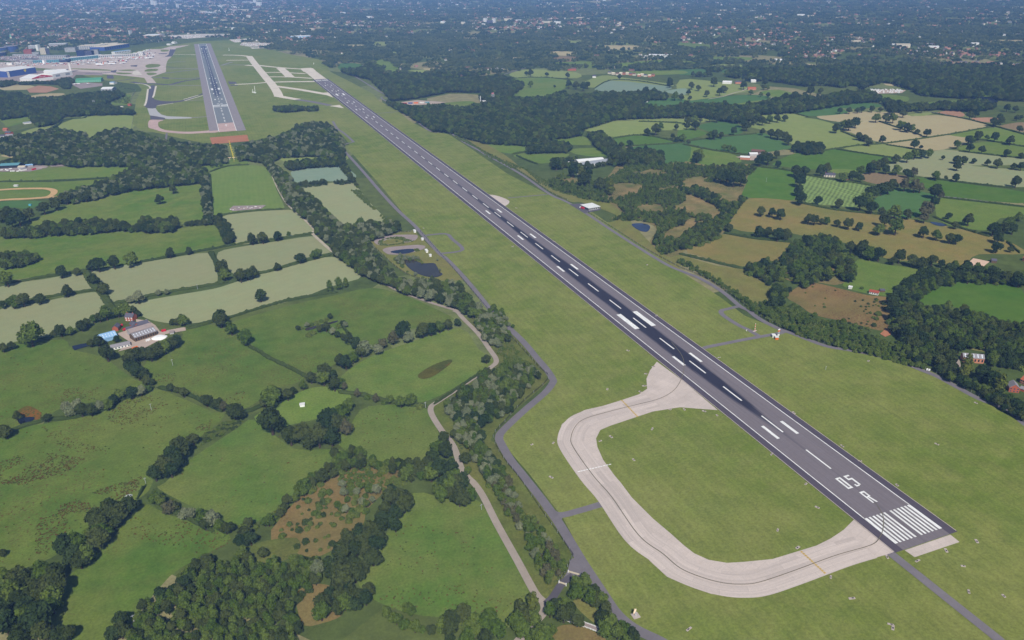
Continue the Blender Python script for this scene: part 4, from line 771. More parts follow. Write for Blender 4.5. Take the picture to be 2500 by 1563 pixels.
wood('d', '-20 700, 180 690, 270 715, 250 740, 120 778, -20 780', 'tree in the oval copse in the meadow', 'trees in the oval copse', (4.5, 6), ('oak', 'ash'))
wood('d', '430 300, 560 240, 740 190, 850 140, 1000 70, 1300 70, 1420 90, 1465 140, 1440 185, 1250 200, 900 240, 840 255, 600 315, 510 325, 420 330', 'tree in the wood above the open pasture', 'trees above the open pasture', (4.5, 7), ('oak', 'ash', 'willow', 'oak', 'dark'))
wood('d', '1900 30, 1980 110, 2080 210, 2270 360, 2400 500, 2450 500, 2640 480, 2790 480, 2830 515, 2690 565, 2600 595, 2610 655, 2700 765, 2800 865, 2950 890, 3100 890, 3230 905, 3260 965, 3310 1040, 3400 1090, 3420 1140, 3490 1215, 3440 1215, 3310 1115, 3200 1065, 3060 1015, 2830 955, 2720 905, 2600 855, 2510 805, 2420 735, 2340 685, 2330 625, 2240 545, 2190 475, 2090 395, 2020 325, 1960 215, 1900 105, 1850 55', 'tree in the long belt beside the farm lane', 'trees in the belt beside the farm lane', (4.2, 6.4), ('oak', 'ash', 'willow', 'oak'))
wood('e', '80 240, 140 240, 300 440, 440 480, 400 500, 330 440, 180 330', 'scrub bush along the perimeter road opposite the pale crop', 'scrub along the perimeter road', (1.8, 3.2), ('shrub',), .6)
wood('e', '0 0, 60 80, 140 240, 80 180, -20 60', 'scrub bush along the perimeter road opposite the pale crop', 'scrub along the perimeter road', (2, 3.4), ('shrub', 'oak'), .6)
wood('z', '600 830, 760 740, 1000 760, 1150 740, 1350 870, 1340 930, 1130 870, 880 880, 820 1010, 700 900', 'willow bush around the murky pond', 'willows round the ponds', (2, 3.2), ('willow', 'shrub'), .7)
trees('z', '1330 1260 60, 1520 1310 60, 840 1000 50, 1750 1100 35, 950 1120 40, 1150 1200 50, 1690 860 30, 370 140 45, 690 370 40', 'willow bush around the murky pond', 'willows round the ponds', ('willow', 'shrub'))
wood('z', '220 430, 260 370, 420 310, 640 280, 860 280, 960 340, 1130 370, 1100 390, 900 400, 800 420, 840 360, 560 320, 380 350, 330 440, 500 470, 900 420, 860 440, 500 500, 280 490', 'reedy bush in the settling bed', 'bushes in the settling bed', (1.2, 1.9), ('shrub',), .9, 0, .7)
wood('z', '1100 590, 1250 570, 1290 600, 1150 640', 'reedy bush in the settling bed', 'bushes in the settling bed', (1.3, 2), ('shrub',), .9)
wood('h', '1000 20, 1060 -110, 1140 -60, 1230 60, 1160 40', 'scrub willow above the perimeter bend', 'scrub willows', (2.2, 3.6), ('shrub', 'willow', 'ash'), .5)
wood('r', '1020 970, 1040 930, 1400 830, 1750 750, 1770 790, 1500 860, 1120 960', 'hawthorn ringing the hollow', 'hawthorns', (1, 2), ('shrub',), .01)
trees('P', '727 801 7, 737 798 6, 749 793 7, 760 788 7, 772 784 7, 784 780 7, 797 776 7, 806 773 7, 754 813 10, 764 808 9, 780 803 10, 796 800 12, 808 800 12, 826 791 10, 838 790 8, 843 792 8, 812 810 9, 824 816 9, 838 824 9, 852 832 9, 866 838 9', 'low hawthorn ringing the long hollow in the meadow', 'hawthorns round the hollow', ('shrub', 'willow', 'oak'))
# band of wood below the far runway, upper left woods
wood('a', '0 650, 150 670, 230 700, 430 690, 600 660, 800 650, 880 665, 800 700, 700 730, 960 795, 620 805, 450 810, 400 865, 260 885, 200 810, 0 835', 'tree in the wood left of the far runway', 'trees left of the far runway', (5, 7.2))
wood('a', '0 990, 150 960, 260 950, 380 910, 600 950, 640 1000, 700 940, 880 915, 1000 950, 1200 1010, 1400 1030, 1650 1040, 1850 1000, 2050 930, 2080 890, 2200 870, 2330 890, 2390 960, 2419 1010, 2419 1110, 2200 1090, 1960 1100, 1900 1140, 1700 1120, 1500 1150, 1300 1160, 1000 1162, 480 1162, 380 1130, 180 1120, 0 1070', 'tree in the valley wood below the far runway end', 'trees in the valley wood', (4.6, 7.2), ('oak', 'oak', 'dark', 'ash', 'willow'))
wood('a', '1905 770, 1990 755, 2100 755, 2150 770, 2000 785', 'tree in the small clump between the runways', 'clump between the runways', (5, 7)); wood('a', '2150 765, 2230 755, 2240 770, 2170 778', 'tree in the small clump between the runways', 'clump between the runways', (5, 6))
trees('a', '1210 990 20', 'lone tree below the pink taxiway', 'lone tree'); trees('d', '1490 72 13, 1520 68 13, 1550 60 16', 'tree of a trio in the meadow below the wood', 'trio of trees')
wood('d', '1990 60, 2180 40, 2419 30, 2419 60, 2300 70, 2180 75, 2050 100', 'tree above the small pale crop', 'trees above the small crop', (4.5, 6.5)); wood('d', '2090 200, 2250 180, 2320 195, 2130 215', 'tree in the hedge between pale crops', 'hedge trees by the valley', (3, 4.2), ('oak', 'hedgebush')); wood('d', '2330 190, 2419 175, 2500 175, 2419 195', 'tree in the hedge between pale crops', 'hedge trees by the valley', (3, 4.2), ('oak', 'hedgebush'))
wood('a', '0 1150, 110 1120, 330 1140, 480 1150, 330 1152, 110 1152', 'hedge tree by the scrapyard', 'trees by the scrapyard', (4, 6))
# right side
trees('f', '570 395 34, 650 405 33, 710 415 40', 'oak of the short row on the brown field near the scrub wood', 'oaks of the short row'); trees('f', '905 450 36, 945 455 36, 995 465 24, 1035 460 26, 1105 475 28, 1185 485 38, 1260 500 31', 'oak in the line across the middle of the brown field', 'oaks across the brown field')
trees('f', '345 505 31, 560 540 44, 620 545 36, 690 560 46, 750 560 42', 'oak in the hedge below the brown field', 'oaks below the brown field'); trees('f', '970 322 31, 1118 342 34, 845 180 46, 835 245 42, 850 305 44, 880 110 36, 820 110 42, 690 65 26', 'oak round the swathed hay field', 'oaks round the hay field', ('oak', 'dark'))
trees('f', '990 110 42, 1035 90 32, 1150 150 36, 1215 145 36, 1270 110 36, 1270 160 29', 'tree sheltering the cottage above the hay field', 'trees by the hay field cottage')
trees('f', '1270 340 52, 1320 300 46, 1355 260 52, 1420 235 46, 1465 230 42, 1350 370 42, 1420 390 27, 1510 400 52, 1440 460 46, 1400 520 42, 1520 505 56, 1600 415 35', 'oak in the diagonal row right of the hay field', 'oaks in the diagonal row', ('oak', 'dark', 'ash'))
trees('f', '1720 440 37, 1740 380 60, 1790 330 37, 1800 255 52, 1830 280 32, 1500 200 37, 1580 210 42, 1650 215 46, 1690 225 37, 1600 125 32, 1645 120 32', 'oak bordering the dark green crop', 'oaks bordering the dark crop', ('oak', 'dark', 'purple'))
trees('f', '1450 100 32, 1525 105 35, 1370 80 42, 1410 65 37, 1340 95 37, 1520 25 32, 1800 145 31, 1870 158 16, 1940 160 27, 2365 190 37, 1950 75 32, 1945 30 27, 1995 35 30, 2065 40 18, 2165 50 22, 2235 60 32, 2350 75 24, 2400 80 27', 'oak on the edge of the wide pale crop', 'oaks round the wide pale crop')
trees('f', '1890 425 24, 2030 455 42, 1935 490 29, 1715 540 42, 1805 560 38, 1900 585 37, 1945 590 37, 2205 520 48, 2240 580 42, 2280 520 42, 2340 520 37, 2315 465 40, 2390 430 32, 2230 645 42, 2325 660 22', 'oak scattered by the blue pond paddock', 'oaks by the blue pond', ('oak', 'dark', 'ash'))
trees('f', '1200 650 42, 1280 660 52, 1340 690 46, 1400 700 46, 1545 715 46, 1500 740 32, 1640 740 46, 1700 760 42, 1775 735 42, 1840 760 30', 'oak in the hedge above the paddock', 'oaks above the paddock')
wood('f', '440 800, 560 740, 700 750, 740 670, 830 600, 900 570, 1050 580, 1130 620, 1130 660, 1200 710, 1250 770, 1220 860, 1180 890, 1120 850, 1100 770, 1040 780, 1060 860, 960 880, 880 915, 780 925, 770 985, 650 1005, 640 925, 590 865, 520 835', 'tree in the scrubby wood with the dried pool', 'trees in the dried pool wood', (3.5, 6), ('oak', 'dark', 'ash', 'ash', 'shrub'), .95, .05)
wood('f', '1480 1010, 1560 910, 1690 840, 1780 810, 1950 770, 2050 790, 2200 810, 2300 860, 2430 840, 2430 910, 2300 890, 2050 890, 1830 910, 1720 970, 1650 1050, 1720 1070, 1900 1065, 2050 1110, 2200 1160, 2430 1200, 2430 1480, 2150 1460, 2200 1380, 2000 1330, 1960 1400, 1800 1480, 1700 1460, 1500 1350, 1560 1280, 1480 1210, 1500 1090', 'oak in the large wood round the lush field', 'oaks round the lush field', (3.4, 5.8), ('oak', 'dark', 'ash', 'ash', 'shrub'), .95, .05)
trees('f', '1500 1010 50, 1540 960 48, 1590 920 48, 1640 885 48, 1700 850 48, 1760 820 45, 1500 1060 50, 1520 1120 55, 1590 1080 50, 1560 1170 50, 1600 1250 60, 1640 1320 60, 1700 1300 50, 1560 1010 50, 1900 800 45, 2000 800 45, 2100 815 45, 2200 830 45, 2300 860 45, 2390 880 50, 1850 850 40, 1950 850 40', 'oak on the edge of the wood round the lush field', 'edge oaks of the lush field wood', ('dark', 'oak', 'dark'))
wood('f', '480 1065, 640 1015, 840 1075, 960 1135, 1160 1185, 1350 1265, 1480 1315, 1560 1375, 1700 1425, 1750 1490, 1600 1465, 1400 1405, 1100 1335, 900 1275, 750 1215, 620 1145', 'young tree in the planted strip beside the perimeter road', 'young trees in the planted strip', (2.4, 3.8), ('ash', 'shrub', 'shrub'), 1.0)
trees('f', '680 960 50, 650 1040 45, 700 1030 45', 'dark oak at the heath corner by the planted strip', 'oaks by the planted strip', ('dark', 'oak'))
wood('i', '1780 345, 1960 450, 2100 500, 2200 580, 2350 670, 2430 715, 2430 640, 2330 565, 2200 485, 2000 405, 1850 335', 'bushy tree in the belt behind the perimeter fence', 'trees behind the perimeter fence', (3.6, 5.4), ('oak', 'ash', 'dark'))
trees('i', '2010 340 60, 2000 390 50', 'yellow green conifer behind the perimeter fence', 'golden conifers', ('gold',)); trees('i', '2130 380 60, 2200 420 60, 2250 480 60, 2230 430 45', 'golden conifer next to the brick house', 'golden conifers by the house', ('dark', 'gold'))
wood('i', '2150 240, 2300 200, 2430 230, 2430 340, 2300 320, 2160 290', 'dark conifer in the block beside the brick stable', 'conifers by the stable', (3.4, 4.6), ('dark',), 1.1)
trees('i', '1850 240 60, 1900 280 60, 1830 300 50, 1960 200 50, 1910 330 45, 1790 260 50, 1740 280 40', 'dark oak round the brick stable', 'oaks round the stable', ('dark', 'oak'))
wood('f', '-10 750, 250 885, 480 1055, 560 1075, 400 955, 200 830, -10 715', 'scrub bush in the strip inside the perimeter fence', 'scrub inside the perimeter fence', (1.8, 3.0), ('shrub', 'ash'), .8)
wood('f', '0 560, 100 520, 200 560, 290 560, 160 620, 0 660', 'tree of the thicket above the perimeter road', 'thicket above the perimeter road', (3, 5), ('ash', 'shrub', 'oak'))
wood('e', '1450 180, 1560 130, 1700 160, 1900 180, 2000 140, 2200 60, 2430 60, 2430 640, 2260 700, 2200 600, 2240 520, 2120 450, 1900 450, 2000 400, 1950 330, 1840 320, 1680 290, 1500 230', 'tree in the rough scrubland beside the fire station', 'trees of the scrubland', (1.9, 3.6), ('ash', 'shrub', 'shrub', 'shrub', 'oak', 'poplar'), .72, .3)
wood('f', '-10 60, 200 70, 400 60, 540 80, 480 150, 300 130, 230 180, 100 170, -10 130', 'tree in the rough scrubland beside the fire station', 'trees of the scrubland', (2.2, 3.8), ('ash', 'shrub', 'oak', 'shrub'), .8, .2)
wood('f', '-10 180, 100 210, 220 260, 300 290, 470 300, 400 380, 320 500, 280 540, 200 480, 300 400, 220 330, 100 270, -10 260', 'tree in the rough scrubland beside the fire station', 'trees of the scrubland', (2.4, 4.4), ('oak', 'shrub', 'dark', 'ash', 'shrub'), .85, .12)
wood('f', '-10 400, 100 420, 220 420, 300 500, 250 570, 60 640, -10 640', 'tree in the rough scrubland beside the fire station', 'trees of the scrubland', (2.4, 4.4), ('shrub', 'ash', 'shrub', 'oak'), .85, .12)
wood('e', '1780 185, 1890 160, 1990 90, 2080 50, 2230 60, 2000 150, 1900 200', 'tree in the rough scrubland beside the fire station', 'trees of the scrubland', (1.9, 3.4), ('shrub', 'ash', 'shrub'), .7, .1)
wood('e', '1300 90, 1450 170, 1520 220, 1680 285, 1560 260, 1400 190', 'tree in the rough scrubland beside the fire station', 'trees of the scrubland', (1.4, 2.4), ('shrub',), .4)
trees('f', '330 150 55, 380 170 60, 430 175 45, 290 150 45', 'dark oak cluster on the tip of the scrubland', 'oaks on the scrubland tip', ('dark', 'oak'))
trees('e', '1520 60 42, 1600 60 38, 1640 110 45, 1700 120 35, 1750 120 35, 1720 165 55, 1830 205 45, 1900 240 40, 1990 40 38, 1930 30 30', 'tree beside the white nursery sheds', 'trees by the nursery sheds', ('oak', 'dark', 'gold'))
wood('e', '2000 -30, 2150 -40, 2260 -20, 2280 40, 2100 20', 'tree in the hedge behind the nursery', 'trees behind the nursery', (4.5, 6.5))
wood('b', '330 725, 560 765, 700 745, 850 765, 960 745, 1090 725, 1200 695, 1450 695, 1560 645, 1620 685, 1900 655, 2110 655, 2180 645, 2300 665, 2310 695, 2190 695, 2100 735, 2200 760, 2430 765, 2430 820, 2300 820, 1950 830, 1700 905, 1700 945, 1560 965, 1400 995, 1200 985, 1050 990, 800 925, 650 915, 480 805', 'tree in the big wood by the radar tower', 'trees in the radar wood', (5.5, 8), ('oak', 'oak', 'ash', 'dark'), .95)
wood('b', '1740 945, 1830 935, 1930 1005, 1940 1045, 2060 1085, 2250 1115, 2280 1155, 1900 1155, 1890 1090, 1800 1025', 'tree in the belt above the nursery', 'trees above the nursery', (4.5, 6.5)); wood('b', '1310 1045, 1500 995, 1640 1035, 1590 1065, 1320 1070', 'tree in the belt above the nursery', 'trees above the nursery', (4.5, 6.5)); wood('b', '780 930, 1000 985, 1240 960, 1420 1000, 1540 1000, 1500 1030, 1330 1020, 1000 1000, 860 960', 'tree below the radar wood', 'trees below the radar wood', (4, 6)); wood('b', '1480 1140, 1640 1110, 1800 1115, 1900 1100, 1900 1150, 1750 1180, 1500 1180', 'tree round the nursery roofs', 'trees round the nursery roofs', (4.5, 6))
wood('b', '790 940, 900 1000, 1100 1100, 1300 1180, 1200 1180, 980 1050, 830 975', 'scrub on the bank above the perimeter road', 'scrub on the bank', (1.6, 2.8), ('shrub',), .35)
wood('b', '220 560, 400 530, 560 540, 700 560, 900 560, 1140 540, 1300 600, 1200 680, 1090 720, 980 690, 1000 640, 760 640, 500 690, 360 700, 300 640', 'tree in the wood below the white farm', 'trees below the white farm', (6, 8.5))
wood('b', '0 495, 150 495, 200 440, 300 480, 300 520, 240 560, 150 540, 60 520', 'tree beyond the runway end corner', 'trees at the airfield corner', (6, 8))
trees('b', '1340 593 21, 1610 595 27, 1660 600 32, 1710 610 32, 1965 543 18, 2320 575 25, 2320 595 22, 2150 640 27, 2210 630 17, 2355 680 27, 2400 685 22, 1510 610 10, 1740 600 25, 1340 515 22, 1310 520 15, 1455 525 15, 1600 533 18', 'oak round the bright green hill field', 'oaks round the hill field')
trees('b', '2040 1010 24, 1978 1018 21, 2255 893 24, 2220 915 36, 2365 897 20, 2160 930 27, 2340 960 20, 2370 980 20, 2400 970 20, 1380 1050 30, 1340 1055 30, 2190 1090 25, 2250 1110 25', 'oak in the hedges of the middle fields', 'oaks in the middle hedges')
wood('c', '0 745, 330 740, 400 765, 700 695, 800 675, 960 695, 1100 665, 1340 645, 1420 705, 1240 715, 1060 745, 800 785, 560 795, 570 835, 380 855, 230 825, 0 805', 'tree in the long belt of wood across the farmland', 'trees in the farmland belt', (6, 8.5))
wood('c', '1420 700, 1600 740, 1750 745, 2050 720, 2160 715, 2230 750, 2100 775, 1800 760, 1500 780, 1460 760', 'tree in the belt leading to the far lake', 'trees leading to the far lake', (6, 8.5)); wood('c', '790 1050, 820 1015, 1010 1020, 1015 1070, 880 1078', 'tree in the square clump between crops', 'trees in the square clump', (5, 6.5), ('dark', 'oak'))
trees('c', '145 845 16, 60 850 32, 100 850 32, 210 835 22, 260 835 27, 440 865 32, 470 890 32, 520 860 22, 580 850 32, 630 840 30, 685 835 27, 740 830 24, 50 890 22, 110 885 32, 380 925 27, 240 950 32, 210 955 27, 290 955 22, 580 930 22, 640 940 30, 690 945 37, 740 960 27, 765 990 32, 310 1040 22, 345 1045 22, 380 1055 22, 20 970 27, 60 1000 18', 'hedgerow oak round the dark green crops', 'oaks round the dark crops')
trees('c', '130 1090 42, 120 1110 35, 680 1090 25, 560 1130 40, 620 1120 40, 590 1100 30', 'oak near the far farm sheds', 'oaks near the far farm'); trees('c', '1190 880 42, 1235 865 37, 1150 880 32, 1100 905 32, 1380 830 32, 1450 830 32, 1500 835 32, 1555 885 32, 1600 900 32, 1630 900 27, 1740 935 29, 1670 925 20, 1260 960 27, 1300 970 27, 1330 1000 29, 1425 985 27, 1650 1020 30, 1695 1035 16, 1950 1020 27, 2030 990 32, 2050 985 32, 2100 955 32, 2160 965 18, 2215 965 32, 2325 990 32, 2040 1040 32, 2125 1055 27, 2300 1080 27, 2400 1095 22, 1600 1110 35, 1650 1090 32, 1700 1085 32, 1750 1080 32, 1850 1110 16, 1950 1130 25, 1990 1130 29, 2070 1130 18, 1440 1140 32', 'oak dotted among the tan ripening crops', 'oaks among the tan crops')
trees('c', '1125 780 20, 1190 780 22, 1250 775 22, 1280 770 22, 1350 770 20, 1410 770 20, 1500 770 42, 1570 800 27, 2080 800 27, 2040 810 27, 2250 825 22, 2360 770 22, 2300 760 27, 2370 830 20, 2400 825 16, 2210 860 32, 2260 850 27, 2390 905 27, 1560 770 25, 1700 770 25', 'oak along the straight lane by the pink soil', 'oaks along the straight lane')
trees('c', '80 605 24, 130 620 20, 60 650 20, 190 660 22, 280 645 27, 310 625 27, 500 650 20, 570 665 17, 620 670 18, 740 690 32, 800 685 32, 590 615 18, 615 615 17, 10 690 17, 70 693 17, 880 665 22, 920 640 32, 990 640 22, 450 600 30, 240 580 30, 600 580 25, 500 540 30', 'oak round the far green farm fields', 'oaks round the far farm fields')
wood('c', '0 530, 300 520, 480 560, 700 570, 900 600, 1000 590, 1300 620, 1320 600, 1440 570, 1600 610, 1700 660, 2050 690, 2430 700, 2430 480, 1000 470, 700 500, 420 490, 200 530', 'tree in the dark forest below the town', 'trees in the forest below the town', (6, 9), ('oak', 'dark', 'oak', 'ash'), .85, .2)
# shrubs on open heath
def shrubs(tile, s, lab, grp, mix=('shrub', 'shrub', 'hedgebush')): trees(tile, s, lab, grp, mix)
shrubs('y', '55 585 22, 440 690 12, 240 835 18, 410 800 28, 425 850 38, 195 465 25, 635 535 22, 1020 740 32, 1170 725 28, 1275 790 35, 1135 845 30, 1230 850 30, 1290 845 28, 1435 700 40, 1440 730 35, 1390 755 30, 1580 770 60, 1370 830 22, 1420 815 20, 1480 835 30, 1620 870 48, 1225 905 25, 1190 940 25, 1315 965 38, 1250 985 22, 1475 950 85, 1370 1050 45, 1440 1065 60, 1690 1110 90, 900 1085 25, 915 1165 38, 1030 1180 60, 1140 1165 32, 1270 1140 30, 1245 1190 28, 1390 1180 65, 1260 1260 50, 1320 1310 38, 1130 1240 55, 1340 1410 50, 1150 480 45', 'round gorse bush on the brown heath below the red roofed cottage', 'bushes on the brown heath')
sh = [(random.uniform(1900, 2400), random.uniform(20, 520)) for _ in range(85)]
hp = px('O', '640 1252, 780 1110, 850 1090, 940 1110, 930 1140, 870 1200, 850 1250, 760 1312, 690 1302'); ok = inpoly(np.array([(0+a/2.88, 1163+b/2.88) for a, b in sh]), hp)
shrubs('j', ', '.join('%.0f %.0f %.0f' % (a, b, random.choice((12, 16, 20, 28, 34))) for (a, b), o_ in zip(sh, ok) if o_), 'round gorse bush on the brown heath beside the planted copse', 'bushes on the copse heath')
wood('k', '-20 10, 60 -60, 200 -70, 300 -20, 400 60, 320 110, 200 80, 80 60', 'bush on the upper heath by the lane belt', 'bushes on the upper heath', (1.4, 2.8), ('shrub',), .5)
wood('b', '850 960, 900 985, 1000 1050, 1100 1110, 1060 1120, 960 1040', 'bush dotting the bank above the perimeter road', 'bushes on the bank', (1.2, 2), ('shrub',), .25)
wood('p', '1820 150, 2100 100, 2200 110, 2160 220, 1900 200', 'bush in the paddock left of the far runway', 'bushes in the paddock', (2.5, 4), ('shrub',), .15)
wood('m', '380 1190, 700 1175, 1000 1170, 1200 1175, 1450 1110, 1650 1070, 1780 1140, 1750 1200, 1300 1210, 900 1190, 500 1220', 'tree screening the red and white hangar', 'trees screening the hangars', (3.4, 5)); wood('m', '1350 1200, 1700 1180, 1650 1310, 1500 1310', 'tree screening the red and white hangar', 'trees screening the hangars', (3.4, 5)); wood('m', '0 1180, 300 1140, 380 1190, 200 1250, 0 1280', 'tree screening the red and white hangar', 'trees screening the hangars', (3.4, 5))
wood('p', '830 1180, 1120 1100, 1500 1060, 2400 1050, 2405 1230, 1560 1230, 1280 1280, 1150 1230', 'tree above the green beside the scrapyard', 'trees above the green', (5, 7.5), ('oak', 'ash', 'dark', 'willow'))
wood('p', '300 1160, 500 1150, 740 1190, 760 1230, 560 1200, 320 1230', 'clipped conifer screening the scrapyard', 'conifers at the scrapyard', (3, 4.4), ('ash',))

# far tree cover: clumps over everything not open
COVER = [(-30, -30), (2530, -30), (2530, 190), (2350, 170), (2050, 168), (1950, 172), (1850, 175), (1660, 182), (1500, 172), (1400, 172), (1250, 178), (1180, 188), (1000, 195), (900, 180), (830, 172), (790, 168), (765, 140), (690, 128), (600, 108), (545, 92), (450, 95), (390, 104), (330, 110), (260, 117), (190, 120), (-30, 134)]
SUB = [px('P', s) for s in ('0 38, 120 42, 350 60, 460 88, 420 112, 340 104, 200 112, 0 130', '1140 45, 1320 45, 1560 55, 1560 72, 1450 78, 1150 72', '1660 60, 1800 70, 2050 85, 2180 105, 2350 112, 2500 130, 2500 172, 2350 160, 2200 150, 2050 145, 1900 142, 1850 125, 1660 112', '350 20, 700 25, 830 55, 820 68, 640 62, 350 60', '830 50, 1050 56, 1040 66, 850 68', '640 92, 760 90, 840 96, 800 106, 660 102', '0 0, 700 0, 700 24, 300 30, 0 36')]
def visible(q, ylim=None, marg=110):
    pr = pj(np.column_stack([q, np.zeros(len(q))])); ok_ = (pr[:, 2] > 50) & (pr[:, 0] > -marg) & (pr[:, 0] < PW+marg) & (pr[:, 1] > -40) & (pr[:, 1] < PH+60); return pr, ok_
def far_grid(d0, d1, step):
    ang = math.atan(PW/2/FPX)+.06; pts_ = []
    xs = np.arange(-6500, 12500, step); ys = np.arange(1200, 18500, step); gx, gy = np.meshgrid(xs, ys); q = np.stack([gx.ravel(), gy.ravel()], 1)
    dep = (q-CAM[:2])@F[:2]+CZ*-F[2]*0; dd = (q-CAM[:2])@(F[:2]/np.linalg.norm(F[:2])); q = q[(dd > d0) & (dd <= d1)]; q = q+rng.uniform(-.5, .5, q.shape)*step
    pr, ok_ = visible(q); q, pr = q[ok_], pr[ok_]; k = inpoly(pr[:, :2], COVER); q, pr = q[k], pr[k]
    for P in OPEN:
        if len(q): k = ~inpoly(pr[:, :2], P); q, pr = q[k], pr[k]
    sub = np.zeros(len(q), bool)
    for P in SUB: sub |= inpoly(pr[:, :2], P)
    return q, pr, sub
def wnoise(q, s): return (np.sin(q[:, 0]*s+2*np.sin(q[:, 1]*s*.7))+np.sin(q[:, 1]*s*1.1+1.7*np.sin(q[:, 0]*s*.83))+.6*np.sin((q[:, 0]+q[:, 1])*s*2.3))/2.6
CL = []
for d0, d1, step, rr in ((1500, 3200, 15, 0), (3200, 5200, 40, 7.2), (5200, 8500, 58, 8.0), (8500, 19000, 95, 10)):
    q, pr, sub = far_grid(d0, d1, step); u = rng.uniform(0, 1, len(q)); nz = wnoise(q, .0065); pb = np.where(sub, .42+.25*nz, (.76 if d0 < 5000 else .64)+.48*nz); k = u < pb; q = q[k]
    for a in q:
        if rr == 0: r = random.uniform(5.5, 8.5); add_tree(a[0], a[1], r, r*random.uniform(.9, 1.1), random.choice(OAKMIX), 'tree in the broad woods beyond the airfield', 'trees beyond the airfield')
        else: CL.append((a[0], a[1], rr*random.uniform(.75, 1.2), rr*random.uniform(.7, 1.1)))
CUT = [np.array(q) for q in W('q', '1592 1115, 1662 1420')]; cd_ = (CUT[1]-CUT[0])/np.linalg.norm(CUT[1]-CUT[0])
def on_cut(a): v_ = np.array(a[:2])-CUT[0]; s_ = v_@cd_; return -20 < s_ < np.linalg.norm(CUT[1]-CUT[0])+20 and abs(v_[0]*cd_[1]-v_[1]*cd_[0]) < 11
ALL = [a for a in ALL if not on_cut(a)]
CLEAR = [np.array(W(t_, s_, 0)) for t_, s_ in (('t', '0 170, 130 110, 740 55, 1290 140, 1180 180, 900 175, 700 215, 600 240, 380 270, 250 215, 40 215'), ('t', '540 320, 740 270, 900 320, 880 380, 600 400'), ('t', '0 260, 260 235, 300 260, 0 300'), ('t', '230 330, 420 330, 420 400, 270 400'), ('t', '880 560, 1080 540, 1150 600, 1050 680, 930 640'), ('t', '1050 660, 1300 600, 1500 700, 1300 790, 1200 800'), ('t', '1700 680, 2100 590, 2200 640, 1900 700'), ('t', '2080 1000, 2360 900, 2387 1000, 2200 1120'), ('t', '1240 1300, 1700 1310, 1820 1430, 1700 1500, 850 1512, 860 1290'), ('t', '680 1080, 900 1000, 1130 1040, 1020 1140, 760 1200'))]
xy_ = np.array([a[:2] for a in ALL]); bad = np.zeros(len(ALL), bool)
for P in CLEAR+PONDS: bad |= inpoly(xy_, P)
ALL = [a for a, b_ in zip(ALL, bad) if not (b_ and (a[2] > 2.2 or random.random() < .8))]
# ------------------------------------------------------------------ the 300 trees and 300 shrubs that show largest become things, the rest woodland
arr = np.array([(a[0], a[1], a[2], a[3]) for a in ALL]); pr = pj(np.column_stack([arr[:, :2], arr[:, 2]])); vis = (pr[:, 0] > 4) & (pr[:, 0] < PW-4) & (pr[:, 1] > 4) & (pr[:, 1] < PH-2)
size = arr[:, 2]*FPX/pr[:, 2]*vis; isb = np.array([a[4] in ('shrub', 'hedgebush') for a in ALL])
def top(mask, n): i = np.where(mask & (size > 0))[0]; return i[np.argsort(-size[i])][:n]
NAMED = set(top(~isb, 300)); NAMEB = set(top(isb, 300))
STRIP = ('dark', 'pale', 'grey', 'golden', 'yellow', 'light', 'big', 'large', 'huge', 'broad', 'spreading', 'crowned', 'round', 'small', 'low', 'slim', 'bushy', 'leafy', 'mixed')
LOOK = dict(oak='olive green', dark='dark green', ash='bright green', willow='pale grey green', poplar='slender light green', gold='golden green', purple='brownish', shrub='light green', hedgebush='deep green')
LANDMARK = {}
def look_label(a):
    w_ = a[5].split(); hd = []
    while w_ and (w_[0] in STRIP or (w_[0] in ('green', 'broadleaf') and len(w_) > 2)): w_.pop(0)
    if w_[0] in ('oak', 'ash', 'birch', 'willow', 'conifer') or w_[0] == 'trees': w_[0] = 'tree'
    sz = 'large ' if a[2] > 7.2 else 'small ' if a[2] < (3.4 if a[4] not in ('shrub', 'hedgebush') else 1.7) else 'medium sized ' if a[2] < 5 and a[4] not in ('shrub', 'hedgebush') else ''
    return (sz+LOOK[a[4]]+' '+' '.join(w_))
NM = dict(oak='oak_tree', dark='dark_tree', ash='ash_tree', willow='willow_tree', poplar='slender_tree', gold='golden_conifer', purple='brown_leaved_tree')
def adj(kind): return dict(oak='', dark='', ash='', willow='', poplar='', gold='', purple='')[kind]
# rank look-alikes of a small set by their distance from a landmark one can find
MARKS = [('the brick farmhouse', 'P', '315 783'), ('the white tank', 'P', '738 991'), ('the brick stable', 'P', '2375 885'), ('the red roofed cottage', 'P', '2132 717'), ('the fire station', 'P', '1440 505'), ('the perimeter gate', 'P', '1372 1428'),
         ('the murky pond', 'P', '1030 655'), ('the hay field', 'P', '2030 465'), ('the lane bend', 'P', '1055 1000'), ('the race track', 'P', '120 470'), ('the farm pond', 'P', '198 846'), ('the planted copse', 'P', '500 1450'), ('the threshold stripes', 'P', '2200 1280'), ('the windsock', 'P', '1552 1500')]
MXY = [(n_, np.array(W(t_, q_)[0])) for n_, t_, q_ in MARKS]
LABEL = {i: look_label(ALL[i]) for i in (NAMED | NAMEB)}; byl = {}
for i, v_ in LABEL.items(): byl.setdefault(v_, []).append(i)
ORD = ('nearest to', 'second nearest to', 'third nearest to', 'fourth nearest to', 'fifth nearest to', 'sixth nearest to', 'seventh nearest to', 'eighth nearest to')
for v_, ii in byl.items():
    if 1 < len(ii) <= 8:
        c_ = np.mean([[ALL[i][0], ALL[i][1]] for i in ii], 0); n_, m_ = min(MXY, key=lambda q: np.linalg.norm(q[1]-c_)); ii.sort(key=lambda i: math.hypot(ALL[i][0]-m_[0], ALL[i][1]-m_[1]))
        for o_, i in zip(ORD, ii):
            lb = v_+', '+o_+' '+n_
            if len(lb.split()) <= 16: LABEL[i] = lb
PT = {}; order = []; idx_of = {}
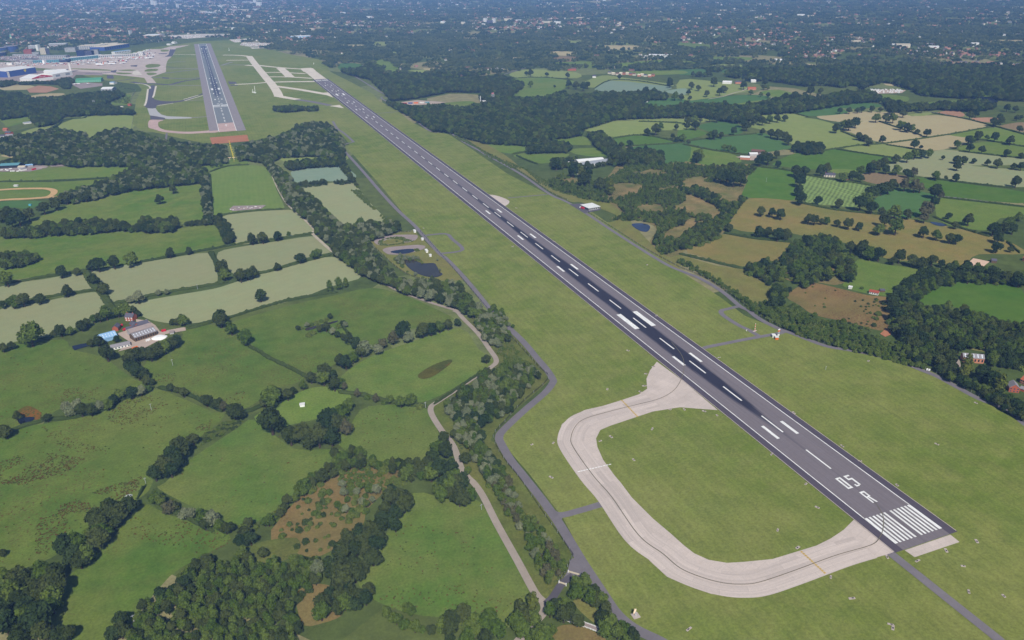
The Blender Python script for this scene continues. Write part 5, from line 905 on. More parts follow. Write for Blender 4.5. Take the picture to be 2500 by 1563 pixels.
def proto_index(kind, j_):
    key = (kind, j_)
    if key not in idx_of: idx_of[key] = len(order); o = bpy.data.objects.new('proto_%03d' % len(order), TREES[kind][j_][2]); PROTO.objects.link(o); order.append(key)
    return idx_of[key]
wp = []; bp_ = []
for i, a in enumerate(ALL):
    x_, y_, r, h, kind, lab, grp = a; j_ = random.randrange(len(TREES[kind])); cm, tm, bmh = TREES[kind][j_]; rz = random.uniform(0, 6.28)
    if i in NAMED:
        lab = LABEL[i]; e = thing(NM[kind], lab, 'tree', (x_, y_, 0), rz, grp); e.scale = (r, r, h)
        for nm, me in (('trunk', tm), ('crown', cm)):
            if me: o = bpy.data.objects.new(nm, me); col.objects.link(o); o.parent = e
    elif i in NAMEB:
        o = bpy.data.objects.new('shrub', cm); col.objects.link(o); o.location = (x_, y_, 0); o.rotation_euler = (0, 0, rz); o.scale = (r, r, h*1.15); tag(o, LABEL[i], 'shrub', grp)
    else: (bp_ if kind in ('shrub', 'hedgebush') else wp).append((x_, y_, r, h*(1.15 if kind in ('shrub', 'hedgebush') else 1), rz, proto_index(kind, j_)))
for a in CL: j_ = random.randrange(4); wp.append((a[0], a[1], a[2], a[3], random.uniform(0, 6.28), proto_index('clump', j_)))
def instancer(name, rows, coll, lab, cat):
    rows = np.array(rows, float); me = bpy.data.meshes.new(name); me.from_pydata([(q[0], q[1], 0.0) for q in rows], [], [])
    for an, ty, data in (('scl', 'FLOAT_VECTOR', np.column_stack([rows[:, 2], rows[:, 2], rows[:, 3]]).astype(np.float32).ravel()), ('rot', 'FLOAT', rows[:, 4].astype(np.float32)), ('idx', 'INT', rows[:, 5].astype(np.int32))):
        at = me.attributes.new(an, ty, 'POINT'); at.data.foreach_set('vector' if ty == 'FLOAT_VECTOR' else 'value', data)
    o = bpy.data.objects.new(name, me); col.objects.link(o); tag(o, lab, cat, None, 'stuff')
    ng = bpy.data.node_groups.new(name, 'GeometryNodeTree'); ng.interface.new_socket('Geometry', in_out='INPUT', socket_type='NodeSocketGeometry'); ng.interface.new_socket('Geometry', in_out='OUTPUT', socket_type='NodeSocketGeometry')
    N_ = ng.nodes; gi, go = N_.new('NodeGroupInput'), N_.new('NodeGroupOutput'); ip = N_.new('GeometryNodeInstanceOnPoints'); ci = N_.new('GeometryNodeCollectionInfo'); ci.inputs[0].default_value = coll; ci.inputs[1].default_value = True; ci.inputs[2].default_value = True
    def na(n_, ty): a_ = N_.new('GeometryNodeInputNamedAttribute'); a_.data_type = ty; a_.inputs[0].default_value = n_; return a_.outputs[0]
    cx_ = N_.new('ShaderNodeCombineXYZ'); L_ = ng.links; L_.new(na('rot', 'FLOAT'), cx_.inputs[2]); L_.new(gi.outputs[0], ip.inputs['Points']); L_.new(ci.outputs[0], ip.inputs['Instance']); ip.inputs['Pick Instance'].default_value = True
    L_.new(na('idx', 'INT'), ip.inputs['Instance Index']); L_.new(cx_.outputs[0], ip.inputs['Rotation']); L_.new(na('scl', 'FLOAT_VECTOR'), ip.inputs['Scale']); L_.new(ip.outputs[0], go.inputs[0])
    md = o.modifiers.new('scatter', 'NODES'); md.node_group = ng; return o
instancer('woodland', wp, PROTO, 'broadleaf woods and distant tree cover of the farmland and suburbs', 'woodland')
TUFT = bpy.data.collections.new('tuft_prototypes'); leaf('leaf_rush', (96, 84, 42), (106, 76, 40)); leaf('leaf_sedge', (66, 80, 36), (88, 90, 44))
for i_, (sd_, lm_) in enumerate(((201, 'leaf_rush'), (202, 'leaf_sedge'), (203, 'leaf_rush'))):
    L = make_lobes(sd_, 4, 'bush'); V, Fc = crown_v(sd_, L, 60, .24); mb = MB(); mb.add(V, Fc); v, f = ico((0, 0, .2), .6, sd_); mb.add(v, f); me = mb.me('tuft'); me.materials.append(M[lm_]); TUFT.objects.link(bpy.data.objects.new('proto_%03d' % i_, me))
tf = []
for tl, s, n_ in (('g', '850 560, 1150 530, 1180 600, 1000 700, 900 760, 740 700', 330), ('g', '-10 1000, 280 930, 600 980, 500 1060, 200 1160, -10 1160', 620), ('g', '280 740, 480 830, 820 940, 700 990, 400 880', 170), ('g', '440 480, 700 480, 680 570, 400 590', 150), ('j', '430 200, 800 60, 1000 0, 960 100, 700 230, 400 280', 480), ('j', '250 300, 450 250, 500 370, 330 560, 250 540', 260), ('j', '0 0, 250 0, 200 60, 0 60', 80), ('O', '-5 1032, 100 1002, 350 922, 530 982, 400 1070, 340 1170, 150 1300, -5 1352', 200), ('O', '430 800, 590 822, 720 887, 590 960, 380 912', 50), ('O', '-5 850, 150 812, 340 905, 100 985, -5 1000', 90), ('g', '1330 500, 1500 540, 1750 500, 1650 640, 1500 600', 90), ('g', '1500 700, 1450 830, 1300 830, 1380 760', 70), ('g', '1080 380, 1230 380, 1220 440, 1080 440', 70),
                  ('j', '920 290, 1300 300, 1650 450, 1450 560, 900 420', 200), ('k', '200 780, 900 760, 1350 840, 1200 960, 300 930', 120), ('k', '400 300, 1000 400, 1200 700, 300 700', 80), ('h', '150 600, 600 620, 680 850, 150 900', 60), ('O', '390 1140, 600 992, 800 1062, 570 1242', 60), ('k', '2000 1163, 2200 1163, 2100 1140', 4)):
    P = np.array(W(tl, s)); x0, y0 = P.min(0); x1, y1 = P.max(0); q = np.column_stack([rng.uniform(x0, x1, n_*4), rng.uniform(y0, y1, n_*4)]); q = q[inpoly(q, P)]; nz = wnoise(q, .09); q = q[nz > -.15-rng.uniform(0, .5, len(q))][:n_]
    tf += [(a[0], a[1], r_, r_*random.uniform(.5, .8), random.uniform(0, 6), random.randrange(3)) for a in q for r_ in (random.uniform(.4, .95),)]
instancer('rush_tufts', tf, TUFT, 'brown and green rush tufts dotted over the wet pastures', 'rushes')
instancer('scrub', bp_, PROTO, 'low green scrub thickets spread over rough ground', 'scrub')
print('trees', len(ALL), 'clumps', len(CL), 'wood pts', len(wp), 'scrub', len(bp_))

# ------------------------------------------------------------------ hedges
def hedge(tile, s, lab, w=3.0, h=2.2, mat='leaf_hedge', grp=None):
    P = [np.array(q) for q in smooth(W(tile, s, h*.5), 3, False)]; pts_ = [P[0]]
    for a, b in zip(P[:-1], P[1:]):
        d = np.linalg.norm(b-a); n = max(1, int(d/2.6))
        for k in range(1, n+1): pts_.append(a+(b-a)*k/n)
    o0 = pts_[0]; mb = MB(); rg = []
    for i, q in enumerate(pts_):
        d = pts_[min(i+1, len(pts_)-1)]-pts_[max(i-1, 0)]; d = d/(np.linalg.norm(d)+1e-9); n = np.array([-d[1], d[0]]); hh = h*random.uniform(.72, 1.15)*(1.5 if random.random() < .06 else 1); ww = w*random.uniform(.75, 1.2); c_ = q-o0+n*random.uniform(-.3, .3)
        if i in (0, len(pts_)-1): hh *= .5; ww *= .5
        rg.append([(*(c_+n*ww*a_), z_*hh) for a_, z_ in ((.5, 0), (.52, .55), (.3, .95), (-.3, 1.0), (-.52, .5), (-.5, 0))])
        for _ in range(7):
            a_ = random.uniform(-.55, .55); z_ = hh*random.uniform(.45, 1.08)*(1-abs(a_)*.4); p_ = np.array((*(c_+n*ww*a_+d*random.uniform(-1.3, 1.3)), z_)); e1 = np.array([random.gauss(0, 1), random.gauss(0, 1), random.gauss(0, .5)]); e1 /= np.linalg.norm(e1); e2 = np.cross(e1, (0, 0, 1)); sz = random.uniform(.3, .62)
            mb.add([p_-e1*sz-e2*sz, p_+e1*sz-e2*sz*.7, p_+e1*sz+e2*sz+[0, 0, .2], p_-e1*sz*.8+e2*sz], [(0, 1, 2, 3)])
    mb.rings(rg); o = mb.build('hedge', mat, None, (o0[0], o0[1], 0)); tag(o, lab, 'hedge', grp); return o
HEDGES = '''d|-5 180, 180 180, 360 178|3.5|clipped hedge with its gap at the end, above the sand race track
d|378 176, 560 168, 760 155|3.5|clipped hedge running from the gap to the wood above the pasture
d|1545 415, 1800 385, 1990 375|2.5|low hedge under the mown strip with the pale stones
d|1660 620, 1760 604, 2000 575, 2200 540|4|hedge with oaks under the topmost pale crop beside the lane
d|800 1030, 900 1015, 1150 960, 1400 920, 1600 885|5|long hedge between the two longest pale crops
d|1480 670, 1500 710, 1520 745, 1540 790|7|short thick hedge between two pale crops side by side
d|980 745, 1100 725, 1200 705, 1500 650, 1600 630, 1660 620|4.5|hedge between the meadow and the pale crops
d|1640 850, 1850 820, 2050 765, 2330 690|4.5|hedge above the longest pale crop, towards the lane
d|600 800, 620 850, 660 910, 720 970, 780 1060, 830 1090|9|broad leafy hedge running down to the farmhouse
d|1300 1200, 1500 1160, 1610 1135, 2000 1020, 2370 955|3.5|straight clipped hedge below the pale crop with the lone oak
d|40 1050, 180 1020, 330 990, 520 960, 660 942|4|hedge between the two pale strips left of the farm
d|-5 895, 100 885, 300 850, 480 822, 600 800|5|hedge under the meadow with the oval copse
d|1475 130, 1482 260, 1492 405|4|hedge along the left side of the mown strip
d|1480 110, 1600 72, 1750 62|3|curved hedge round the top of the mown strip
g|1310 62, 1400 42, 1490 18|3|short hedge from the farm drive to the corner oak
g|1750 185, 1830 225, 1900 270, 2050 340, 2150 395|4|diagonal hedge from the corner oak to the hedge crossing
g|1080 470, 1000 505, 850 560, 700 640, 500 685, 350 700|4|ragged hedge under the farm pasture
g|300 710, 200 735, 100 770, 0 820|4|ragged hedge beside the small dark pond
g|1110 470, 1300 515, 1400 560, 1560 640|4|gappy hedge between the two farm pastures
g|1700 650, 1800 620, 1860 585|4|hedge above the white tank field
g|140 165, 330 125, 500 95, 620 35|4|hedge between pale crop and farm pond paddock
h|-10 505, 130 520, 300 560, 450 590, 600 602|5|hedge below the meadow with the reed bed
h|0 20, 110 170, 20 120|3|short hedge at the hollow
h|660 590, 830 480, 930 410, 1050 335|2|thin roadside hedge along the lane beside the reed bed meadow
j|1040 140, 1200 230, 1380 320, 1500 380|3|hedge across the middle of the lower pastures
j|1020 60, 960 150|2|short hedge by the dead tree
f|-5 685, 200 735, 430 788|5|hedge between brown meadow and perimeter strip
f|310 540, 500 575, 650 592, 790 605|4|hedge under the brown field with oaks
f|820 322, 1100 378, 1440 412|4|hedge below the swathed hay field
f|570 78, 700 92, 780 105|3|hedge above the lush field beside the lane
f|862 127, 1010 155, 1250 190, 1345 208|4|hedge above the swathed hay field
f|1850 292, 2100 320, 2430 358|3.5|hedge along the lane above the pond paddock
f|1780 425, 2000 512, 2180 565|3.5|hedge under the blue pond
f|1720 152, 2080 197, 2340 225|3.5|hedge under the wide pale crop
f|2300 600, 2390 680|3|hedge beside the riding arena
c|20 1012, 250 1057, 480 1087|3.5|hedge leading to the far farm sheds
c|80 987, 300 960, 540 937|3.5|hedge on top of the dark green crop
c|1020 1055, 1240 1022, 1480 1002, 1900 942, 2180 890|4|long hedge beneath the tan crops
c|1100 1047, 1300 1078, 1500 1107|3.5|hedge under the striped pale green field
c|1770 792, 2000 832, 2200 882, 2430 945|4|hedge following the straight lane by the pink soil
c|1130 920, 1220 955, 1300 992|3.5|hedge between pale green field and tan crop
c|740 780, 820 800, 900 820|3.5|hedge under the dark crop by the belt
c|800 1072, 900 1056, 1010 1055|3.5|hedge leading from the square clump
c|1450 1015, 1640 1045, 1740 1065|3.5|hedge under the low tan crop
c|2040 970, 2200 992, 2430 1030|3.5|hedge between the right hand green fields
c|1400 852, 1560 905, 1700 950|3.5|hedge splitting the tan crops
c|1960 1060, 2200 1088, 2430 1112|3.5|hedge above the wide pale crop
b|1210 1082, 1310 1062|4|short dark hedge near the nursery fields
b|1240 1092, 1310 1122, 1390 1152|4|hedge beside the field above the perimeter road
b|1920 972, 2130 947, 2400 1002|3.5|hedge above the lush middle field
b|2100 852, 2250 856, 2430 867|4|hedge on the long pale pasture
b|1930 1030, 2250 1012, 2430 1000|3.5|hedge between lush and dark middle fields
b|1790 620, 1900 563, 2100 568, 2330 608|4|hedge round the blue green crop
b|1250 547, 1440 543, 1640 563|4|hedge on top of the bright hill field
p|900 620, 980 570, 1020 500|7|trimmed dark hedge beside the field left of the far runway
p|1020 510, 1200 480, 1420 460, 1450 410|5|garden hedge by the bungalow left of the far runway'''
for row in HEDGES.split('\n'):
    tl, s, w_, lab = row.split('|'); hedge(tl, s, lab, float(w_), 3.3 if float(w_) < 6 else 4.0)

# ------------------------------------------------------------------ buildings
def pxy(tile, x, y, z=0.0):
    a = TILE[tile]; return G(a[0]+x/a[2], a[1]+y/a[2], z)
def building(name, lab, tile, p1, p2, depth, h, wall, roof, rh=0.0, style='gable', ridge='along', win=None, sky=0, grp=None, cat='building', door=None, chim=0, over=.35, front=None):
    A = pxy(tile, *p1)[:2]; B = pxy(tile, *p2)[:2]; L = float(np.linalg.norm(B-A)); ang = math.atan2(B[1]-A[1], B[0]-A[0])
    n = np.array([-math.sin(ang), math.cos(ang)])
    if n@(A-CAM[:2]) < 0: A, B = B, A; ang += math.pi
    root = thing(name, lab, cat, (A[0], A[1], 0), ang, grp); D = depth; mb = MB()
    if style == 'flat' or rh == 0:
        mb.box((0, 0, 0), (L, D, h)); wl = mb.build('wall', wall, root); rf = MB().box((-over, -over, h+.01), (L+over, D+over, h+.45)).build('roof', roof, root)
    else:
        r = MB()
        if ridge == 'along':
            mb.add([(0, 0, 0), (L, 0, 0), (L, D, 0), (0, D, 0), (0, 0, h), (L, 0, h), (L, D, h), (0, D, h), (0, D/2, h+rh), (L, D/2, h+rh)], [(0, 1, 5, 4), (2, 3, 7, 6), (1, 2, 6, 9, 5), (3, 0, 4, 8, 7), (0, 3, 2, 1)])
            e = over*rh/(D/2)
            for s_ in (0, 1):
                y0, y1 = (-over, D/2) if s_ == 0 else (D+over, D/2); v = [(-over, y0, h-e+.03), (L+over, y0, h-e+.03), (L+over, y1, h+rh+.03), (-over, y1, h+rh+.03)]; r.add(v+[(a_, b_, c_+.22) for a_, b_, c_ in v], [(0, 1, 2, 3), (4, 5, 6, 7), (0, 1, 5, 4), (1, 2, 6, 5), (2, 3, 7, 6), (3, 0, 4, 7)])
        else:
            mb.add([(0, 0, 0), (L, 0, 0), (L, D, 0), (0, D, 0), (0, 0, h), (L, 0, h), (L, D, h), (0, D, h), (L/2, 0, h+rh), (L/2, D, h+rh)], [(0, 1, 5, 8, 4), (1, 2, 6, 5), (2, 3, 7, 9, 6), (3, 0, 4, 7), (0, 3, 2, 1)])
            e = over*rh/(L/2)
            for s_ in (0, 1):
                x0, x1 = (-over, L/2) if s_ == 0 else (L+over, L/2); v = [(x0, -over, h-e+.03), (x0, D+over, h-e+.03), (x1, D+over, h+rh+.03), (x1, -over, h+rh+.03)]; r.add(v+[(a_, b_, c_+.22) for a_, b_, c_ in v], [(0, 1, 2, 3), (4, 5, 6, 7), (0, 1, 5, 4), (1, 2, 6, 5), (2, 3, 7, 6), (3, 0, 4, 7)])
        wl = mb.build('wall', wall, root); rf = r.build('roof', roof, root)
        if sky and ridge == 'along':
            for k in range(sky):
                for fr in (.3, .68): x_ = L*(k+.5)/sky; y_ = D/2*fr; z_ = h+rh*fr+.28; sl = rh/(D/2); MB().add([(x_-.5, y_-.9, z_-.9*sl), (x_+.5, y_-.9, z_-.9*sl), (x_+.5, y_+.9, z_+.9*sl), (x_-.5, y_+.9, z_+.9*sl)], [(0, 1, 2, 3)]).build('skylight', 'roof_light', rf)
    if win:
        nc, nr = win[:2]; wm = win[2] if len(win) > 2 else 'glass'
        for i_ in range(nc):
            for j_ in range(nr): x0 = L*(i_+.28)/nc; x1 = L*(i_+.72)/nc; z0 = h*(j_+.3)/nr; z1 = h*(j_+.78)/nr; MB().box((x0, -.12, z0), (x1, .05, z1)).build('window', wm, root)
    if door: x0, x1, dh, dm = door; MB().box((L*x0, -.15, 0), (L*x1, .05, dh)).build('door', dm, root)
    for k in range(chim): x_ = L*(.15+.7*k); MB().box((x_-.4, D/2-.4, h+rh*.6), (x_+.4, D/2+.4, h+rh+1.3)).build('chimney', 'brick', root)
    return root
BD = building
# the farm
BD('farmhouse', 'red brick farmhouse with slate roof at the top of the farmyard', 'r', (845, 352), (1000, 357), 9, 5.4, 'brick', 'slate', 3.2, win=(3, 2, 'white'), chim=2, cat='house')
BD('brick_barn', 'small brick barn with its gable to the blue shed', 'r', (598, 552), (712, 546), 9, 4.4, 'brick', 'slate', 2.6, ridge='across', cat='barn')
BD('cattle_shed', 'pale blue roofed shed with skylights by the farm pond', 'r', (372, 782), (700, 692), 17, 4.2, 'blue_roof', 'blue_roof', 3.0, sky=6, cat='shed')
BD('long_shed', 'long low white walled shed with grey roof in the farmyard', 'r', (575, 925), (948, 842), 9, 3.2, 'white_wall', 'grey_roof', 1.6, win=(6, 1), cat='shed')
BD('cow_barn', 'big open fronted grey roofed barn with rows of skylights', 'r', (1042, 762), (1468, 622), 15, 5.2, 'wood', 'grey_roof', 3.0, sky=8, win=(9, 1, 'dark'), cat='barn')  # dark panels on the wall paint the shade of the open front, not windows
BD('cow_barn', 'brownish roofed barn span behind the grey skylight barn', 'r', (960, 665), (1385, 535), 13, 5.2, 'grey_wall', 'gravel', 2.6, cat='barn')
BD('brick_range', 'long brick range with slate roof below the farmhouse', 'r', (1015, 522), (1312, 448), 8, 4.2, 'brick', 'slate', 3.0, win=(5, 1, 'dark'), cat='barn')
BD('brick_wing', 'short slate roofed wing joining the brick range', 'r', (935, 465), (1010, 520), 7.5, 4.4, 'brick', 'slate', 2.8, cat='barn')
BD('lean_to', 'slate lean to with white front beside the brick range', 'r', (870, 560), (1000, 530), 6, 3.2, 'white_wall', 'slate', 1.4, cat='shed')
BD('block_wall_bunker', 'grey concrete walled feed bunker below the farm drive', 'r', (1710, 612), (1790, 600), 5, 2.2, 'grey_wall', 'gravel', 0, 'flat', cat='bunker')
def mound(name, lab, cat, tile, x, y, rx, ry, h, mat):
    c_ = pxy(tile, x, y); mb = MB(); rg = []
    for q, z_ in ((1, 0), (.92, .35), (.7, .75), (.35, .97), (.05, 1)): rg.append([(rx*q*math.cos(a)*(1+.08*math.sin(3*a+z_*4)), ry*q*math.sin(a)*(1+.07*math.cos(4*a)), z_*h) for a in np.linspace(0, 6.283, 18, endpoint=False)])
    mb.rings(rg); o = mb.build(name, mat, None, (c_[0], c_[1], 0)); tag(o, lab, cat); return o
mound('silage_clamp', 'bright white sheeted silage clamp at the end of the grey barn', 'silage clamp', 'r', 1500, 680, 9, 7, 2.6, 'white')
def wagon(name, lab, tile, x, y, rz, L, wd, h, m1, grp=None, cat='trailer', z0=0.0):
    c_ = pxy(tile, x, y); root = thing(name, lab, cat, (c_[0], c_[1], z0), rz, grp); MB().box((-L/2, -wd/2, .5), (L/2, wd/2, h)).build('body', m1, root)
    for sx_ in (-1, 1):
        for sy_ in (-1, 1): MB().tube([(sx_*L*.32, sy_*wd*.38, .45), (sx_*L*.32, sy_*wd*.52, .45)], .45, 10).build('wheel', 'dark', root)
    return root
wagon('trailer', 'red farm trailer beside the small brick barn', 'r', 745, 452, .4, 6, 2.6, 2.2, 'red'); wagon('trailer', 'red farm trailer in front of the slate lean to', 'r', 838, 525, .9, 5, 2.4, 2.2, 'red'); wagon('trailer', 'orange skip at the edge of the concrete yard', 'r', 1035, 885, .4, 6, 3, 2, 'orange', cat='skip'); wagon('trailer', 'red horsebox near the feed bunker', 'r', 1592, 555, .2, 5, 2.4, 2.6, 'red', cat='horsebox'); wagon('trailer', 'white van parked on the concrete yard', 'r', 1290, 740, .5, 5, 2.2, 2.3, 'white', cat='van')
# fire station and scrubland side
fs = BD('fire_station', 'low fire station with broad white roof beside the perimeter road', 't', (458, 1075), (662, 1040), 24, 4.6, 'grey_wall', 'white_roof', 0, 'flat', win=(5, 1, 'dark'), over=1.4)
for k in range(6): y_ = 24*(k+.5)/6; MB().box((-.15, y_-1.5, 0), (.05, y_+1.5, 3.8)).build('bay_shade', 'dark', fs)  # dark panels stand in for the shade inside the open bays
def engine(lab, tile, x, y, rz, grp=None):
    c_ = pxy(tile, x, y); root = thing('fire_engine', lab, 'fire engine', (c_[0], c_[1], .55), rz, grp); MB().box((-5, -1.3, .7), (2.4, 1.3, 3.3)).build('body', 'red', root); MB().box((2.45, -1.3, .7), (5, 1.3, 3.0)).build('cab', 'white', root); MB().box((5.0, -1.1, 1.7), (5.06, 1.1, 2.7)).build('windscreen', 'glass', root)
    for sx_ in (-3.2, -.6, 3.4):
        for sy_ in (-1, 1): MB().tube([(sx_, sy_*1.0, .6), (sx_, sy_*1.36, .6)], .6, 10).build('wheel', 'dark', root)
engine('red and white fire engine parked beside the fire station', 't', 325, 1040, 1.9)
BD('nursery_shed', 'long white roofed nursery shed at the back of the group', 't', (250, 165), (760, 120), 22, 5, 'white_wall', 'white_roof', 2.2, sky=0, cat='shed'); BD('nursery_shed', 'long white roofed nursery shed in front of its twin', 't', (370, 235), (905, 150), 24, 5, 'white_wall', 'grey_metal', 2.4, win=(8, 1), cat='shed'); BD('nursery_shed', 'small white shed left of the long nursery sheds', 't', (40, 175), (120, 185), 10, 4, 'white_wall', 'white_roof', 1.4, cat='shed')
BD('bungalow', 'slate roofed bungalow among trees below the nursery', 't', (285, 385), (402, 365), 9, 3.2, 'cream_wall', 'slate', 2.6, win=(4, 1), cat='house')
# right hand houses
BD('cottage', 'white cottage with a long red tiled roof above the brown heath', 'y', (1282, 615), (1462, 648), 7, 2.9, 'white_wall', 'red_tile', 2.0, win=(4, 1), cat='house'); BD('field_shelter', 'pinkish white field shelter above the brown heath', 'y', (880, 518), (948, 530), 5, 2.4, 'white_wall', 'white_roof', 0, 'flat', cat='shed')
BD('garden_shed', 'grey garden shed beside the red roofed cottage', 'y', (1500, 585), (1590, 590), 5, 2.5, 'wood', 'slate', 1.4, cat='shed')
BD('stable', 'long pink brick stable with grey slate roof', 's', (1190, 352), (1598, 385), 9, 5.6, 'pale_brick', 'grey_roof', 3.0, sky=5, win=(6, 1, 'dark'), cat='stable')
BD('brick_house', 'red brick house with steep grey roof behind the golden conifers', 's', (2085, 930), (2285, 955), 10, 5, 'brick', 'grey_roof', 3.6, ridge='across', win=(3, 2), chim=0, cat='house'); BD('brick_house', 'orange roofed house beyond the brick house with the steep roof', 's', (2300, 762), (2387, 800), 10, 4.6, 'pale_brick', 'orange_tile', 3.0, cat='house', win=(2, 2)); BD('garage', 'low grey roofed garage beside the steep roofed brick house', 's', (2290, 900), (2380, 935), 6, 2.6, 'brick', 'grey_roof', 1.4, cat='garage')
BD('farm_shed', 'white roofed far farm shed with a pale wall in front', 'A', (280, 240), (420, 250), 16, 5, 'pale_brick', 'white_roof', 1.8, cat='shed'); BD('farm_shed', 'pale roofed far farm shed in the middle of its yard', 'A', (425, 195), (548, 195), 18, 5, 'grey_wall', 'white_roof', 2, cat='shed'); BD('farm_shed', 'dark roofed far farm barn at the back of its yard', 'A', (440, 150), (625, 168), 16, 6, 'wood', 'brown_roof', 2.4, cat='barn'); BD('farm_shed', 'grey roofed far farm shed nearest the pale green strip', 'A', (585, 205), (742, 195), 18, 5, 'pale_brick', 'grey_roof', 2.2, cat='shed')
BD('field_cottage', 'slate roofed cream cottage above the hay field', 'A', (1520, 500), (1685, 505), 10, 4.6, 'cream_wall', 'slate', 3, win=(4, 2), chim=2, cat='house'); BD('field_cottage', 'white gabled cottage behind the slate roofed one', 'A', (1508, 420), (1560, 425), 8, 4.6, 'white_wall', 'brown_roof', 3, cat='house'); BD('field_cottage', 'pink brick outbuilding beside the cottage above the hay field', 'A', (1850, 558), (1900, 562), 7, 3, 'pale_brick', 'orange_tile', 2, cat='outbuilding')
BD('arena_house', 'orange brick house beside the riding arena', 'u', (2350, 1010), (2400, 1030), 9, 5, 'pale_brick', 'orange_tile', 3, cat='house'); BD('arena_barn', 'grey roofed barn next to the riding arena', 'u', (1750, 1050), (1850, 1060), 8, 3.4, 'wood', 'slate', 1.8, cat='barn')
BD('lane_house', 'white house half hidden in the belt beside the farm lane', 'z', (20, 960), (160, 965), 8, 5, 'white_wall', 'grey_roof', 2.8, cat='house', win=(3, 2))
# left side
BD('scrapyard_shed', 'wide green grey roofed shed in the scrapyard', 'p', (-10, 1320), (315, 1305), 26, 6, 'dark', 'teal', 2.4, cat='shed'); BD('scrapyard_shed', 'cream roofed lean to shed in the scrapyard', 'p', (300, 1325), (420, 1320), 14, 4, 'grey_wall', 'beige', 1.4, cat='shed'); BD('scrapyard_shed', 'white fronted open shed at the scrapyard front', 'p', (360, 1365), (455, 1345), 9, 4.2, 'white_wall', 'grey_roof', 1.2, cat='shed')
BD('scrapyard_shed', 'blue grey shed behind the scrap heap', 'p', (440, 1300), (560, 1285), 12, 4, 'grey_metal', 'blue_roof', 1.4, cat='shed'); mound('bunded_tank_roof', 'dark covered heap behind the scrapyard sheds', 'heap', 'p', 470, 1245, 24, 14, 3, 'navy'); mound('scrap_heap', 'speckled grey pile of crushed scrap', 'scrap heap', 'p', 690, 1300, 14, 10, 3, 'gravel')
wagon('lorry', 'red and white lorry parked in front of the scrap heap', 'p', 572, 1340, .9, 9, 3, 3.2, 'red', cat='lorry')
for k, (x, y) in enumerate(((30, 1350), (100, 1345), (130, 1355), (180, 1330), (190, 1370), (230, 1370), (300, 1372))): wagon('parked_van', 'white van parked before the wide scrapyard shed', 'p', x, y, .7+k, 5, 2.2, 2.4, 'white', 'vans in the scrapyard', 'van')
BD('cabin', 'white cabin on the grass beside the sand race track', 'D', (255, 575), (325, 575), 4, 2.8, 'white_wall', 'white_roof', 0, 'flat', cat='cabin', win=(3, 1)); BD('cabin', 'turquoise cabin below the sand race track', 'D', (530, 930), (572, 930), 3, 2.6, 'cyan', 'cyan', 0, 'flat', cat='cabin')
for lab, p1, p2, dp, wl, rf in (('brick cottage with brown roof at the bottom of the hamlet', (85, 745), (175, 750), 10, 'brick', 'slate'), ('pale gabled house at the back of the hamlet', (50, 690), (120, 690), 9, 'pale_brick', 'orange_tile'), ('white fronted house with grey roof in the hamlet', (10, 805), (95, 800), 9, 'white_wall', 'slate'), ('long grey bungalow roof on the hamlet edge', (100, 800), (220, 790), 10, 'cream_wall', 'grey_roof')): BD('hamlet_house', lab, 'p', p1, p2, dp, 4.6, wl, rf, 3, cat='house', win=(3, 2))
BD('glasshouse', 'long pale grey shed rising above the hamlet trees', 'p', (545, 475), (640, 425), 10, 4, 'white_wall', 'grey_metal', 1.6, cat='shed'); BD('glasshouse', 'white roofed glasshouse in the hamlet garden', 'p', (410, 575), (530, 560), 16, 3, 'white_wall', 'grey_metal', 1.8, cat='glasshouse'); BD('bungalow', 'white bungalow behind the garden hedge left of the far runway', 'p', (830, 520), (935, 515), 9, 3.2, 'white_wall', 'white_roof', 1.6, cat='house', win=(4, 1))
for k in range(7): BD('site_container', 'pale container in the compound left of the far runway', 'p', (1660+60*k, 296+(k % 3)*7), (1705+60*k, 294+(k % 3)*7), 6, 3, 'white_wall' if k % 3 else 'beige', 'white_roof', 0, 'flat', grp='compound containers', cat='container')
BD('pump_house', 'small brick pump house at the end of the compound', 'p', (2145, 268), (2190, 268), 9, 5, 'brick', 'red_tile', 2, cat='shed')
for lab, x, y, L_, c2 in (('white equipment cabin beside the upper settling bed', 1145, 190, 6, 7), ('small white kiosk on the perimeter road between the settling beds', 1330, 380, 4, 4), ('large white cabin where the loop road leaves the perimeter road', 1440, 685, 7, 9), ('small white kiosk above the murky pond', 1525, 785, 4, 4)): BD('equipment_cabin', lab, 'z', (x-25, y), (x+25, y-6), c2, 3, 'white_wall', 'white_roof', 0, 'flat', cat='cabin')
BD('tank', 'lone white water tank in the small field', 'g', (2110, 618), (2143, 614), 3.4, 2.4, 'white', 'white_roof', 0, 'flat', cat='tank')
